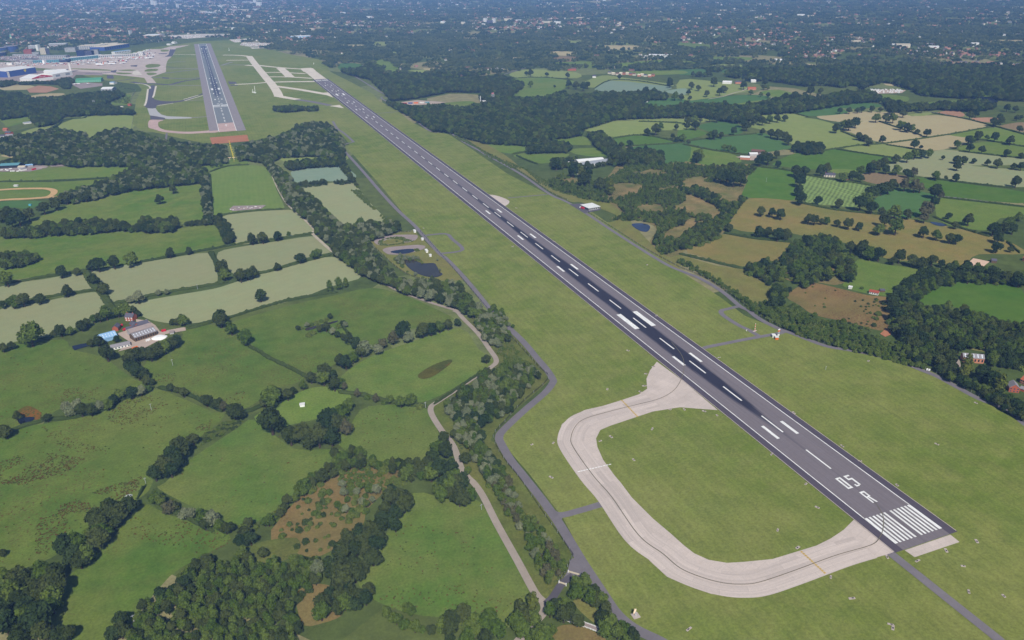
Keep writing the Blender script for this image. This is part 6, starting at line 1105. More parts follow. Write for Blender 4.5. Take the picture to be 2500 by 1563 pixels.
# middle distance
for lab, p1, p2, dp, h_, wl, rf, rh_, cat_ in (('brick farmhouse in the wood above the perimeter road', (1125, 925), (1178, 930), 12, 6, 'brick', 'slate', 3.4, 'house'), ('white shed left of the wood farmhouse', (1060, 945), (1125, 938), 12, 4, 'white_wall', 'grey_metal', 1.6, 'shed'), ('orange gabled barn right of the wood farmhouse', (1205, 925), (1260, 925), 10, 5, 'pale_brick', 'brown_roof', 3, 'barn'), ('cream walled barn by the orange gabled one', (1270, 930), (1310, 928), 9, 4, 'cream_wall', 'orange_tile', 2, 'barn'),
    ('white gabled house by the dark triangular field', (2120, 722), (2165, 720), 12, 6, 'white_wall', 'red_tile', 4, 'house'), ('long white warehouse among trees beyond the farmland', (2130, 408), (2312, 412), 90, 9, 'white_wall', 'white_roof', 2, 'warehouse'), ('white farm block beside the road below the woods', (1000, 497), (1060, 497), 20, 7, 'white_wall', 'brown_roof', 3, 'farm'), ('cream farm block right of the white farm block', (1080, 497), (1140, 498), 18, 6, 'cream_wall', 'grey_roof', 3, 'farm'),
    ('white shed beside the perimeter road corner', (315, 643), (352, 640), 12, 4, 'white_wall', 'white_roof', 1, 'shed'), ('second white shed on the perimeter road', (340, 674), (368, 672), 10, 4, 'white_wall', 'white_roof', 1, 'shed'), ('pale grey depot roofs below the storage yard', (545, 782), (695, 778), 26, 4, 'cream_wall', 'grey_metal', 2, 'depot'), ('white house by the road junction in the green fields', (1775, 548), (1800, 548), 14, 6, 'white_wall', 'slate', 4, 'house'), ('brown villa group by the green fields', (1600, 497), (1660, 497), 16, 6, 'brick', 'brown_roof', 4, 'house')): BD('far_building', lab, 'b', p1, p2, dp, h_, wl, rf, rh_, cat=cat_)
for k in range(13): x_ = 1885+k*25+random.uniform(-5, 5); y_ = 522+k*1.6+random.uniform(-4, 5); BD('villa', 'tan villa in the row beyond the blue green crop', 'b', (x_, y_), (x_+20, y_+1), 11, 6, random.choice(('cream_wall', 'pale_brick', 'white_wall')), random.choice(('brown_roof', 'slate', 'beige')), 3.4, grp='villas beyond the blue green crop', cat='house')
for k in range(5): BD('container', 'coloured container in the storage yard by the perimeter road', 'b', (440+k*40, 733-k*2), (468+k*40, 733-k*2), 6, 3, ('red', 'blue_wall', 'orange', 'white_wall', 'teal')[k], ('red', 'blue_wall', 'orange', 'white_wall', 'teal')[k], 0, 'flat', grp='containers in the storage yard', cat='container')
for lab, p1, p2, dp, wl, rf in (('white roofed farm sheds by the dark crops', (298, 590), (360, 592), 30, 'white_wall', 'white_roof'), ('brick farmhouse beside the white roofed sheds', (390, 590), (440, 590), 20, 'pale_brick', 'slate'), ('white cottage beyond the farm track', (500, 580), (535, 580), 16, 'white_wall', 'white_roof'), ('orange brick barn at the track end', (478, 634), (535, 634), 16, 'pale_brick', 'orange_tile'), ('brick house row by the lane near the pink soil', (1540, 770), (1600, 772), 14, 'brick', 'brown_roof'), ('pale villa by the lane near the pink soil', (1610, 775), (1655, 775), 12, 'cream_wall', 'slate'), ('white office in the trees left of the dark forest', (660, 432), (730, 434), 40, 'white_wall', 'white_roof'), ('white house in the forest clearing', (1620, 470), (1645, 472), 16, 'white_wall', 'slate')): BD('far_building', lab, 'c', p1, p2, dp, 6, wl, rf, 3, cat='house')
for k in range(60):
    x_ = random.uniform(1325, 1575); y_ = 640+random.uniform(-8, 16)
    BD('static_caravan', 'white static caravan on the park below the forest', 'c', (x_, y_), (x_+9, y_+.6), 4, 3, 'white', 'white_roof', 0, 'flat', grp='caravans on the park', cat='caravan')
for k in range(16): x_ = random.uniform(1690, 1840); BD('static_caravan', 'white static caravan among trees right of the caravan park', 'c', (x_, 648+(x_-1690)*.12), (x_+9, 649+(x_-1690)*.12), 4, 3, 'white', 'white_roof', 0, 'flat', grp='caravans among trees', cat='caravan')

# ------------------------------------------------------------------ airport buildings
hg = BD('hangar', 'huge blue fronted hangar with white roof and a yellow heart', 'm', (175, 1062), (868, 952), 130, 24, 'blue_wall', 'white_roof', 4, ridge='along')
L_ = 160
hv = [(16*math.sin(a)**3*.42, (13*math.cos(a)-5*math.cos(2*a)-2*math.cos(3*a)-math.cos(4*a))*.42) for a in np.linspace(0, 6.283, 26, endpoint=False)]
MB().add([(98+a, -.25, 17+b) for a, b in hv], [tuple(range(26))]).build('heart_emblem', 'yellow', hg)
MB().box((4, -1.2, 0), (14, -.05, 22)).build('door_tower', 'white_wall', hg)
rh = BD('hangar', 'white hangar with a bright red gable reading in white', 'm', (775, 1172), (1262, 1105), 75, 13, 'white_wall', 'white_roof', 10, ridge='across')
A_ = pxy('m', 775, 1172); B_ = pxy('m', 1262, 1105); LH = float(np.linalg.norm((B_-A_)[:2]))
MB().add([(-.3, -.5, 12.2), (LH+.3, -.5, 12.2), (LH+.3, -.5, 14.6), (LH/2, -.5, 24), (-.3, -.5, 14.6)], [(0, 1, 2, 3, 4)]).build('gable_panel', 'red', rh)
cu = bpy.data.curves.new('gable_lettering', 'FONT'); cu.body = 'Jet2.com'; cu.size = 7.5; cu.align_x = 'CENTER'; tmp = bpy.data.objects.new('t', cu); col.objects.link(tmp)
dg = bpy.context.evaluated_depsgraph_get(); tm_ = bpy.data.meshes.new_from_object(tmp.evaluated_get(dg)); bpy.data.objects.remove(tmp)
lo = link('gable_lettering', tm_, 'white', rh, (LH/2, -.62, 14.2)); lo.rotation_euler = (math.pi/2, 0, 0)
BD('hangar', 'white corrugated hangar beneath the control tower', 'm', (1265, 1088), (1725, 1008), 70, 17, 'white_wall', 'white_roof', 5, win=(2, 1, 'grey_metal')); BD('cargo_shed', 'long white low shed behind the corrugated hangar', 'm', (1040, 965), (1560, 945), 40, 10, 'white_wall', 'white_roof', 3, cat='shed')
gs = BD('hangar', 'green roofed ribbed shed beside the white hangar', 'm', (1790, 1185), (2392, 1158), 45, 9, 'green_wall', 'green_roof', 5)
for k in range(12): MB().box((90*(k+.5)/12-.25, -.5, 0), (90*(k+.5)/12+.25, -.05, 9)).build('rib', 'green_roof', gs)
BD('hangar', 'pale grey workshop by the airfield fence', 'n', (70, 1392), (335, 1385), 40, 9, 'grey_metal', 'white_roof', 4, win=(1, 1, 'grey_wall'))
BD('workshop', 'small blue and white workshop above the grey one', 'n', (270, 1222), (370, 1222), 22, 7, 'white_wall', 'blue_roof', 1.4, cat='workshop')
BD('cabin', 'tiny white hut on the grass by the far runway', 'n', (1730, 262), (1800, 262), 30, 9, 'white_wall', 'white_roof', 2, cat='hut'); BD('cabin', 'white cabin beside the blue staff car park', 'n', (1615, 296), (1700, 296), 24, 7, 'white_wall', 'white_roof', 1, cat='cabin')
# control tower
tb = pxy('m', 1682, 935); ct = thing('control_tower', 'white control tower with dark glass head above the hangars', 'tower', (tb[0], tb[1], 0))
def lathe(prof, n=20): return [[(r*math.cos(a), r*math.sin(a), z_) for a in np.linspace(0, 2*math.pi, n, endpoint=False)] for r, z_ in prof]
MB().rings(lathe([(5, 0), (4.4, 12), (4.2, 30), (4.6, 41), (5.2, 43)])).build('shaft', 'tower', ct); hd_ = MB().rings(lathe([(5.5, 42), (9.6, 45.5), (11, 49), (10.8, 54.5), (8.5, 56.5)])).build('cab', 'navy', ct)
MB().rings(lathe([(11.1, 50), (11.2, 50.4), (11.1, 53.8), (10.9, 54)])).build('window_band', 'glass', hd_); MB().rings(lathe([(6, 56), (5.6, 58.5), (3, 59)])).build('cap', 'galvanised', hd_); MB().tube([(0, 0, 59), (0, 0, 66)], .3).build('aerial', 'galvanised', hd_)
# terminals, piers, car parks, hotels
for nm, lab, tl, p1, p2, dp, h_, wl, rf, rh_, win, cat_ in (
    ('pier', 'teal glazed terminal pier with dark window bays', 'm', (790, 722), (1402, 702), 28, 13, 'teal', 'grey_metal', 1, (14, 1), 'terminal'), ('pier', 'long white roofed pier stretching behind the control tower', 'm', (1560, 680), (2419, 590), 26, 14, 'teal', 'white_roof', 1, (20, 1), 'terminal'), ('pier', 'white roofed pier lined with airliners', 'n', (10, 600), (930, 560), 24, 13, 'grey_wall', 'white_roof', 1, (20, 1), 'terminal'), ('pier', 'pale blue roofed upper pier beside the apron', 'n', (400, 510), (780, 465), 26, 12, 'white_wall', 'blue_roof', 1, (10, 1), 'terminal'), ('gate_pavilion', 'white square pavilion among the gates', 'n', (930, 545), (1060, 540), 50, 16, 'white_wall', 'white_roof', 0, (3, 2), 'terminal'),
    ('parking_block', 'long blue multi storey car park with pale ramps', 'n', (160, 432), (742, 342), 90, 20, 'blue_wall', 'beige', 0, (11, 1, 'navy'), 'car park'), ('parking_block', 'pale roofed car park block behind the blue one', 'n', (-480, 400), (30, 385), 80, 18, 'grey_wall', 'beige', 0, (10, 3), 'car park'), ('parking_block', 'white topped car park left of the blue car park', 'm', (1890, 385), (2390, 372), 90, 16, 'grey_wall', 'white_roof', 0, (10, 3), 'car park'), ('parking_block', 'pale upper car park roof beyond the blue one', 'n', (-20, 335), (420, 320), 80, 14, 'grey_wall', 'beige', 0, None, 'car park'),
    ('office_block', 'navy grid fronted office block by the long pier', 'm', (1825, 565), (2010, 562), 40, 30, 'navy', 'slate', 0, (8, 7), 'office'), ('office_block', 'second navy office block beside the grid fronted one', 'm', (2015, 560), (2180, 555), 40, 26, 'navy', 'slate', 0, (8, 6, 'grey_roof'), 'office'), ('office_block', 'striped grey office block next to the navy pair', 'm', (2185, 525), (2330, 520), 30, 26, 'grey_wall', 'slate', 0, (5, 7), 'office'), ('office_block', 'pale grey stepped block behind the navy offices', 'm', (1540, 460), (1790, 455), 40, 22, 'grey_wall', 'grey_roof', 0, (8, 5), 'office'),
    ('hotel', 'tall cream hotel with fine window grid', 'm', (960, 520), (1100, 515), 30, 34, 'beige', 'grey_roof', 0, (10, 9), 'hotel'), ('hotel', 'dark hotel wing right of the cream hotel', 'm', (1105, 518), (1185, 512), 30, 30, 'slate', 'grey_roof', 0, (5, 8), 'hotel'), ('hotel', 'long grey banded hotel with white stair tower', 'm', (685, 425), (900, 420), 26, 26, 'grey_wall', 'white_roof', 0, (12, 6), 'hotel'), ('stair_tower', 'white stair tower on the banded hotel', 'm', (862, 430), (915, 430), 20, 32, 'white_wall', 'white_roof', 0, None, 'tower'), ('hotel', 'grey banded hotel among the suburb trees', 'm', (1150, 345), (1570, 332), 40, 18, 'grey_wall', 'white_roof', 0, (14, 4), 'hotel'),
    ('hotel', 'orange brick terrace block by the airport', 'm', (565, 505), (755, 500), 40, 18, 'brick', 'red_tile', 4, (10, 4), 'block'), ('hotel', 'grey low block in front of the hotels', 'm', (760, 505), (920, 500), 20, 9, 'grey_wall', 'grey_roof', 0, (8, 2), 'block'), ('station', 'low grey station roof left of the piers', 'm', (300, 560), (870, 556), 24, 9, 'grey_wall', 'grey_metal', 1, (14, 1), 'station'), ('terminal', 'grey terminal block among the left aprons', 'm', (480, 690), (790, 690), 40, 12, 'grey_wall', 'slate', 0, (10, 2), 'terminal'), ('terminal', 'low white terminal annex left of the teal pier', 'm', (150, 770), (290, 765), 20, 9, 'white_wall', 'white_roof', 0, None, 'terminal'), ('terminal', 'white box beside the teal pier', 'm', (1010, 735), (1055, 735), 16, 16, 'white', 'white_roof', 0, None, 'terminal'), ('terminal', 'purple fronted terminal corner near the control tower', 'm', (1405, 702), (1560, 698), 26, 10, 'navy', 'grey_metal', 0, (6, 1), 'terminal'), ('terminal', 'grey main terminal roof behind the piers', 'm', (900, 630), (1560, 615), 50, 14, 'grey_wall', 'grey_metal', 1, (14, 2), 'terminal'),
    ('warehouse', 'big pale warehouse roof beyond the suburb houses', 'H', (0, 632), (245, 628), 120, 12, 'cream_wall', 'white_roof', 2, None, 'warehouse'), ('warehouse', 'white and blue warehouse among woods beyond the car parks', 'o', (1575, 98), (1900, 90), 70, 12, 'blue_roof', 'white_roof', 1, (6, 1, 'white_wall'), 'warehouse')):
    BD(nm, lab, tl, p1, p2, dp, h_, wl, rf, rh_, 'gable' if rh_ else 'flat', win=win, cat=cat_)
def drum(lab, tile, x, y, r, h, m1):
    c_ = pxy(tile, x, y); rt = thing('curved_hotel', lab, 'hotel', (c_[0], c_[1], 0)); MB().rings(lathe([(r, 0), (r, h)], 28)).build('wall', m1, rt); MB().rings(lathe([(r+1, h+.1), (r+1, h+1.4)], 28)).build('roof', 'grey_roof', rt)
    for k in range(5): MB().rings(lathe([(r+.3, h*(k+.3)/5), (r+.3, h*(k+.62)/5)], 28)).build('window_band', 'glass', rt)
drum('curved blue glass hotel at the airport edge', 'm', 290, 450, 34, 30, 'blue_wall'); drum('second curved blue block beside the curved hotel', 'm', 60, 470, 30, 26, 'blue_wall'); drum('low blue rotunda in front of the curved hotel', 'm', 30, 540, 26, 16, 'navy')
# airliners
def airliner(lab, tile, x, y, hd, L, tail, grp='airliners on the aprons'):
    c_ = pxy(tile, x, y); rt = thing('airliner', lab, 'airplane', (c_[0], c_[1], .5), hd, grp); r = L*.052; zc = r+1.3
    rg = [[(px_*L, r*q*math.cos(a), zc+dz*r+r*q*math.sin(a)) for a in np.linspace(0, 6.283, 10, endpoint=False)] for px_, q, dz in ((.5, .1, -.2), (.47, .55, -.1), (.42, .9, 0), (.34, 1, 0), (-.2, 1, 0), (-.36, .7, .25), (-.5, .15, .6))]
    MB().rings(rg).build('fuselage', 'white', rt)
    for s_ in (-1, 1):
        MB().add([(.08*L, s_*r*.8, zc-.5), (-.1*L, s_*r*.8, zc-.5), (-.16*L, s_*.46*L, zc+.6), (-.11*L, s_*.46*L, zc+.6), (.08*L, s_*r*.8, zc-.1), (-.1*L, s_*r*.8, zc-.1), (-.16*L, s_*.46*L, zc+.8), (-.11*L, s_*.46*L, zc+.8)], [(0, 1, 2, 3), (4, 5, 6, 7), (0, 3, 7, 4), (1, 2, 6, 5), (2, 3, 7, 6)]).build('wing', 'grey_wall', rt)
        MB().tube([(.1*L, s_*.15*L, zc-1.3), (-.01*L, s_*.15*L, zc-1.3)], L*.024, 8).build('engine', tail, rt)
        MB().add([(-.4*L, s_*r*.3, zc+.8), (-.48*L, s_*r*.3, zc+.8), (-.51*L, s_*.17*L, zc+1.1), (-.47*L, s_*.17*L, zc+1.1), (-.4*L, s_*r*.3, zc+1.1), (-.48*L, s_*r*.3, zc+1.1), (-.51*L, s_*.17*L, zc+1.3), (-.47*L, s_*.17*L, zc+1.3)], [(0, 1, 2, 3), (4, 5, 6, 7), (0, 3, 7, 4), (1, 2, 6, 5), (2, 3, 7, 6)]).build('stabiliser', 'white', rt)
        MB().tube([(-.04*L, s_*r*.8, 0), (-.04*L, s_*r*.8, zc-r*.5)], .5).build('wheel_leg', 'dark', rt)
    MB().add([(-.36*L, -.25, zc+r*.7), (-.49*L, -.25, zc+r*.9), (-.54*L, -.25, zc+r+.15*L), (-.48*L, -.25, zc+r+.15*L), (-.36*L, .25, zc+r*.7), (-.49*L, .25, zc+r*.9), (-.54*L, .25, zc+r+.15*L), (-.48*L, .25, zc+r+.15*L)], [(0, 1, 2, 3), (4, 5, 6, 7), (0, 3, 7, 4), (1, 2, 6, 5), (2, 3, 7, 6)]).build('tail_fin', tail, rt); MB().tube([(.38*L, 0, 0), (.38*L, 0, zc-r*.5)], .4).build('nose_leg', 'dark', rt)
TC = ('navy', 'orange', 'red', 'orange', 'white', 'blue_wall', 'navy')
for k, (tl, x, y, hd, L) in enumerate((('n', 1215, 615, -2.6, 46), ('n', 780, 622, 2.3, 38), ('n', 530, 612, 2.3, 38), ('n', 300, 600, 2.3, 38), ('n', 690, 628, 2.0, 36), ('n', 590, 735, -2.4, 40), ('n', 330, 755, 2.6, 44), ('n', 150, 745, 2.6, 44), ('n', 40, 775, 2.4, 50), ('n', 880, 500, 2.2, 38), ('n', 1000, 480, 2.2, 38), ('n', 1110, 450, 2.2, 38), ('n', 1170, 425, 2.2, 36), ('m', 220, 762, 1.0, 40), ('m', 450, 765, 1.2, 40), ('m', 560, 770, 1.3, 38), ('m', 650, 745, 1.2, 38), ('m', 1250, 735, 1.6, 40), ('m', 1740, 705, 1.2, 40), ('m', 1990, 715, 1.8, 40), ('m', 2100, 740, 2.0, 40), ('m', 2330, 760, 2.4, 44), ('m', 2230, 690, 2.0, 38), ('m', 1800, 1230, .2, 30), ('m', 2080, 1225, 1.9, 30))):
    tc = TC[k % 7]; wd = dict(navy='navy', orange='orange', red='red', white='plain white', blue_wall='blue')[tc]
    place = 'on the apron beside the white roofed pier' if tl == 'n' and y < 640 else 'parked on the remote stands facing the far runway' if tl == 'n' else 'outside the green roofed shed' if y > 1000 else 'at the stands near the teal pier'
    airliner('white airliner with %s tail %s' % (wd, place), tl, x, y, hd, L, tc)

# ------------------------------------------------------------------ suburb houses and far sheds
def house_mesh(wall, roof, L, D, h, rh_):
    mb = MB(); mb.add([(-L/2, -D/2, 0), (L/2, -D/2, 0), (L/2, D/2, 0), (-L/2, D/2, 0), (-L/2, -D/2, h), (L/2, -D/2, h), (L/2, D/2, h), (-L/2, D/2, h), (-L/2, 0, h+rh_-.2), (L/2, 0, h+rh_-.2)], [(0, 1, 5, 4), (2, 3, 7, 6), (1, 2, 6, 9, 5), (3, 0, 4, 8, 7)], 0)
    mb.add([(-L/2-.4, -D/2-.5, h-.3), (L/2+.4, -D/2-.5, h-.3), (L/2+.4, 0, h+rh_), (-L/2-.4, 0, h+rh_), (-L/2-.4, D/2+.5, h-.3), (L/2+.4, D/2+.5, h-.3)], [(0, 1, 2, 3), (3, 2, 5, 4)], 1); mb.box((L*.3, -.5, h+rh_*.5), (L*.3+1, .5, h+rh_+1.2), 0)
    me = mb.me('house'); me.materials.append(M[wall]); me.materials.append(M[roof]); return me
for nm_, c_ in dict(far_red=(150, 108, 94), far_orange=(166, 124, 104), far_brick=(158, 126, 112)).items(): plain(nm_, c_, 0.8, 0.1, 0.02, 0.1)
HM = [(house_mesh('far_brick', 'far_red', 15, 8, 5, 3), 'red brick house pair with red tiled roof'), (house_mesh('far_brick', 'far_orange', 18, 8, 5, 3), 'pale brick terrace with orange roof'), (house_mesh('cream_wall', 'slate', 14, 9, 5.4, 3), 'cream house pair with slate roof'), (house_mesh('white_wall', 'brown_roof', 12, 9, 5.2, 3.2), 'white walled house with brown roof'), (house_mesh('far_brick', 'brown_roof', 22, 8, 5, 3), 'long brick terrace with brown roof'), (house_mesh('white_wall', 'grey_roof', 26, 14, 6, 2), 'white block with grey roof')]
HP = bpy.data.collections.new('house_prototypes')
for i, (me, _) in enumerate(HM): HP.objects.link(bpy.data.objects.new('proto_%03d' % i, me))
hs = []
for d0, d1, step in ((2500, 4500, 34), (4500, 7500, 42), (7500, 15000, 64)):
    q, pr, sub = far_grid(d0, d1, step); u = rng.uniform(0, 1, len(q)); nz = wnoise(q+777, .009); pb = np.where(sub, np.clip(.28+1.05*nz, .05, .95), np.where(pr[:, 1] < 95, .11+.17*nz, .03)); q = q[u < pb]
    for a in q:
        z_ = 1.0 if d0 < 4500 else 1.15 if d0 < 7500 else 1.5; blk = 1.57*round((math.sin(a[0]*.004)+math.sin(a[1]*.005))*1.5)+.6*math.sin(a[0]*.0013); hs.append((a[0], a[1], z_, z_, blk+random.choice((0, 1.57))+random.uniform(-.1, .1), random.choices(range(6), (5, 4, 3, 3, 3, 1))[0]))
hs = np.array(hs); hp_ = pj(np.column_stack([hs[:, :2], np.zeros(len(hs))])); hsz = hs[:, 2]/hp_[:, 2]*((hp_[:, 0] > 3) & (hp_[:, 0] < PW-3) & (hp_[:, 1] > 3)); hi = set(np.argsort(-hsz)[:300]); rest = []
def where(x, y): return 'beyond the terminals' if x < 520 else 'in the suburb behind the far car parks' if x < 1000 else 'in the town strip below the hospital block' if x < 1580 else 'in the leafy town above the dark forest'
for i, a in enumerate(hs):
    if i in hi:
        me, lb = HM[int(a[5])]; o = bpy.data.objects.new('suburban_house', me); col.objects.link(o); o.location = (a[0], a[1], 0); o.rotation_euler = (0, 0, a[4]); o.scale = (a[2], a[2], a[3]); w_ = where(hp_[i, 0], hp_[i, 1]); tag(o, lb+' '+w_, 'house', 'houses '+w_)
    else: rest.append(a)
instancer('suburb', rest, HP, 'far suburb of red and brown roofs fading into the haze', 'suburb')
SH = '''70 5 16,120 5 10,180 10 26,65 24 12,88 35 22,132 35 14,214 34 7,248 59 12,262 58 8,290 21 14,315 22 20,330 20 14,340 12 10,322 11 10,300 30 8,345 32 8,370 21 16,448 17 10,498 16 8,520 17 16,536 17 14,555 14 24,570 19 12,495 31 12,505 33 24,528 30 12,560 30 26,590 28 30,625 26 16,545 53 14,470 54 22,480 56 14,606 43 9,640 43 12,690 46 10,672 79 7,570 74 9,1010 10 26,1078 12 18,1240 51 18,1265 53 20,1335 56 24,1360 59 16,1415 48 16,1080 57 9,1760 28 28,1835 30 16,1875 39 18,1955 41 18,1978 43 18,2190 114 24,2205 117 34,2280 119 24,2090 106 22,2380 114 18,1510 62 10,900 45 12,760 75 10,836 34 12,395 11 30,600 8 20,560 3 24,430 4 30,1130 60 9,1180 64 8,150 42 10,200 52 8,30 42 10'''
for k, q in enumerate(SH.split(',')):
    x, y, w_ = map(float, q.split()); dep = pj(G(x, y))[2]; wm = w_*dep/FPX
    A = G(x-w_/2, y)[:2]; B = G(x+w_/2, y)[:2]; ang = math.atan2(B[1]-A[1], B[0]-A[0]); h_ = random.uniform(9, 16); place = 'beyond the terminals' if x < 360 else 'on the city edge past the far runway' if x < 720 else 'in the town beyond the woods' if x < 1600 else 'in the eastern town'
    rt = thing('industrial_shed', '%s industrial shed %s' % (('bright white', 'pale roofed')[k % 2], place), 'shed', (A[0], A[1], 0), ang, 'industrial sheds '+place); L_ = float(np.linalg.norm(B-A)); D_ = min(90, L_*.6)
    MB().box((0, 0, 0), (L_, D_, h_)).build('wall', ('white_wall', 'cream_wall')[k % 2], rt); MB().add([(-1, -1, h_+.1), (L_+1, -1, h_+.1), (L_+1, D_/2, h_+3), (-1, D_/2, h_+3), (L_+1, D_+1, h_+.1), (-1, D_+1, h_+.1)], [(0, 1, 2, 3), (3, 2, 4, 5)]).build('roof', ('white_roof', 'beige')[k % 2], rt)
for lab, x, y, w_, h_ in (('pale twin tower block at the city edge, its taller half', 371, 14, 5, 70), ('pale twin tower block at the city edge, its slab half', 378, 15, 5, 66), ('white slab block standing alone on the far plain', 631, 15, 11, 46), ('faint tower behind the white slab block', 621, 9, 5, 50), ('city tower on the far left skyline', 273, 4, 5, 60), ('city tower pair on the far skyline', 301, 4, 6, 60), ('tall city tower beside the pair', 324, 3, 7, 66), ('slim white tower among far sheds', 432, 20, 3, 50), ('slim white flats beyond the suburb', 316, 86, 1.6, 30)):
    BD('tower_block', lab, 'P', (x-w_/2, y), (x+w_/2, y), 30, h_, 'white_wall', 'grey_roof', 0, 'flat', win=(4, 8, 'grey_wall'), cat='tower block')
for lab, p1, p2, dp, h_, wl in (('white left tower of the hospital block', (1008, 166), (1030, 166), 30, 38, 'white_wall'), ('white right tower of the hospital block', (1070, 166), (1092, 166), 30, 36, 'white_wall'), ('dark low link between the hospital towers', (1031, 168), (1069, 168), 26, 24, 'slate')): BD('hospital_block', lab, 'b', p1, p2, dp, h_, wl, 'grey_roof', 0, 'flat', win=(3, 5, 'slate') if wl == 'white_wall' else None, cat='block')
# green spire
sp = pxy('m', 262, 135); st_ = thing('church_spire', 'pale green copper spire rising from the suburb', 'spire', (sp[0], sp[1], 0)); MB().box((-5, -5, 0), (5, 5, 10)).build('tower', 'cream_wall', st_); MB().add([(-5.5, -5.5, 10.1), (5.5, -5.5, 10.1), (5.5, 5.5, 10.1), (-5.5, 5.5, 10.1), (0, 0, 30)], [(0, 1, 4), (1, 2, 4), (2, 3, 4), (3, 0, 4), (0, 3, 2, 1)]).build('spire', 'green_wall', st_)
# parked cars in the far car parks
CPC = bpy.data.collections.new('car_prototypes')
for i, m_ in enumerate(('white', 'grey_metal', 'navy', 'red', 'dark')):
    mb = MB().box((-2.1, -.85, .3), (2.1, .85, .9)).box((-1.2, -.75, .9), (1.1, .75, 1.45)); me = mb.me('car'); me.materials.append(M[m_]); CPC.objects.link(bpy.data.objects.new('proto_%03d' % i, me))
cars = []
for tl, s in (('H', '300 620, 440 600, 960 575, 1480 575, 1470 600, 960 640, 740 655, 320 640'), ('o', '720 210, 760 165, 1000 165, 1290 185, 1230 230, 880 235'), ('o', '900 250, 1180 240, 1120 262, 930 270'), ('o', '540 120, 720 105, 780 135, 740 160, 640 165'), ('m', '0 640, 0 560, 800 540, 1600 560, 2419 520, 2419 600, 1500 640, 700 740')):
    P = np.array(W(tl, s)); x0, y0 = P.min(0); x1, y1 = P.max(0); gx, gy = np.meshgrid(np.arange(x0, x1, 4.2), np.arange(y0, y1, 14)); q = np.stack([gx.ravel(), gy.ravel()], 1); q = q[inpoly(q, P)]; q = q[rng.uniform(0, 1, len(q)) < .5]; q = q[:2500]
    cars += [(a[0], a[1], 1.1, 1.1, 1.57, random.choices(range(5), (4, 4, 2, 1, 3))[0]) for a in q]
P = np.array([tuple(G(q[0], q[1])[:2]) for q in px('n', '-2300 720, -700 700, -200 620, 400 600, 900 590, 1200 480, 1450 430, 1300 560, 1000 640, 400 700, -400 800, -1500 790, -2300 800')]); x0, y0 = P.min(0); x1, y1 = P.max(0)
q = np.column_stack([rng.uniform(x0, x1, 4000), rng.uniform(y0, y1, 4000)]); q = q[inpoly(q, P)]; q = q[wnoise(q, .03) > .1][:700]; cars += [(a[0], a[1], z_, z_, random.uniform(0, 6), random.choices(range(5), (7, 2, 1, 2, 1))[0]) for a in q for z_ in (random.uniform(1.1, 2.2),)]
co = instancer('parked_traffic', cars, CPC, 'rows of parked cars glinting in the airport car parks', 'cars'); co.location.z = .6

# ------------------------------------------------------------------ small things on and round the airfield
PADS = {'h': '1350 883, 1500 872, 1485 1113, 2065 990, 2195 773, 1830 858, 1880 494, 1905 828, 2025 222, 2205 335, 2150 385, 2110 512, 2140 470, 2320 635', 'l': '687 382, 2085 460, 1990 635, 2030 815, 2275 845, 1208 862, 1480 1045, 1497 1068, 63 1078, 965 222, 885 57, 1525 65, 1870 525, 828 505, 1060 712, 1455 570, 1670 598', 'i': '1325 295, 275 270, 800 660, 1140 893, 1265 998, 645 950, 260 677, 30 635, 170 648, 2080 590, 1805 880', 'e': '587 512, 1505 605, 1215 640, 2160 770, 2225 1128, 1240 370'}
for tl, s in PADS.items():
    for q in px(tl, s):
        c_ = G(q[0], q[1]); rt = thing('light_pad', 'small concrete pad with a dark cover set in the airfield grass', 'pad', (c_[0], c_[1], 0), random.uniform(0, 3.1), 'concrete pads in the airfield grass'); L_ = random.uniform(2.6, 4.6); W_ = random.uniform(1.2, 1.8)
        MB().box((-L_/2, -W_/2, .05), (L_/2, W_/2, .75)).build('slab', 'taxi_concrete', rt); MB().box((-L_*.3, -W_*.25, .75), (L_*.05, W_*.25, .85)).build('cover', 'dark', rt)
def pole(name, lab, tile, base, top, cat, mat='galvanised', rad=.22, grp=None, cross=True):
    a = TILE[tile]; b_ = (a[0]+base[0]/a[2], a[1]+base[1]/a[2]); t_ = (a[0]+top[0]/a[2], a[1]+top[1]/a[2]); h_ = top_height(b_, t_); c_ = G(*b_); rt = thing(name, lab, cat, (c_[0], c_[1], 0), .4, grp)
    MB().tube([(0, 0, 0), (0, 0, h_)], [rad, rad*.7], 6).build('pole', mat, rt)
    if cross: MB().box((-1.2, -.12, h_-.9), (1.2, .12, h_-.7)).build('crossarm', mat, rt)
    return rt, h_
for tl, b_, t_, lab in (('g', (1216, 325), (1208, 280), 'telegraph pole in the pasture below the farm barns'), ('g', (1066, 640), (1062, 592), 'telegraph pole in the rusty pasture'), ('j', (1025, 50), (1020, 10), 'telegraph pole by the dead tree'), ('j', (942, 1020), (937, 975), 'telegraph pole at the copse edge'), ('h', (602, 620), (599, 580), 'telegraph pole where the hedge meets the lane'), ('k', (995, 235), (995, 195), 'telegraph pole beside the lane meadow'), ('f', (607, 185), (607, 155), 'telegraph pole in the lush field'), ('d', (1390, 940), (1386, 905), 'telegraph pole in the long hedge'), ('i', (1024, 355), (1027, 328), 'thin white marker pole on the airfield grass')): pole('telegraph_pole', lab, tl, b_, t_, 'pole')
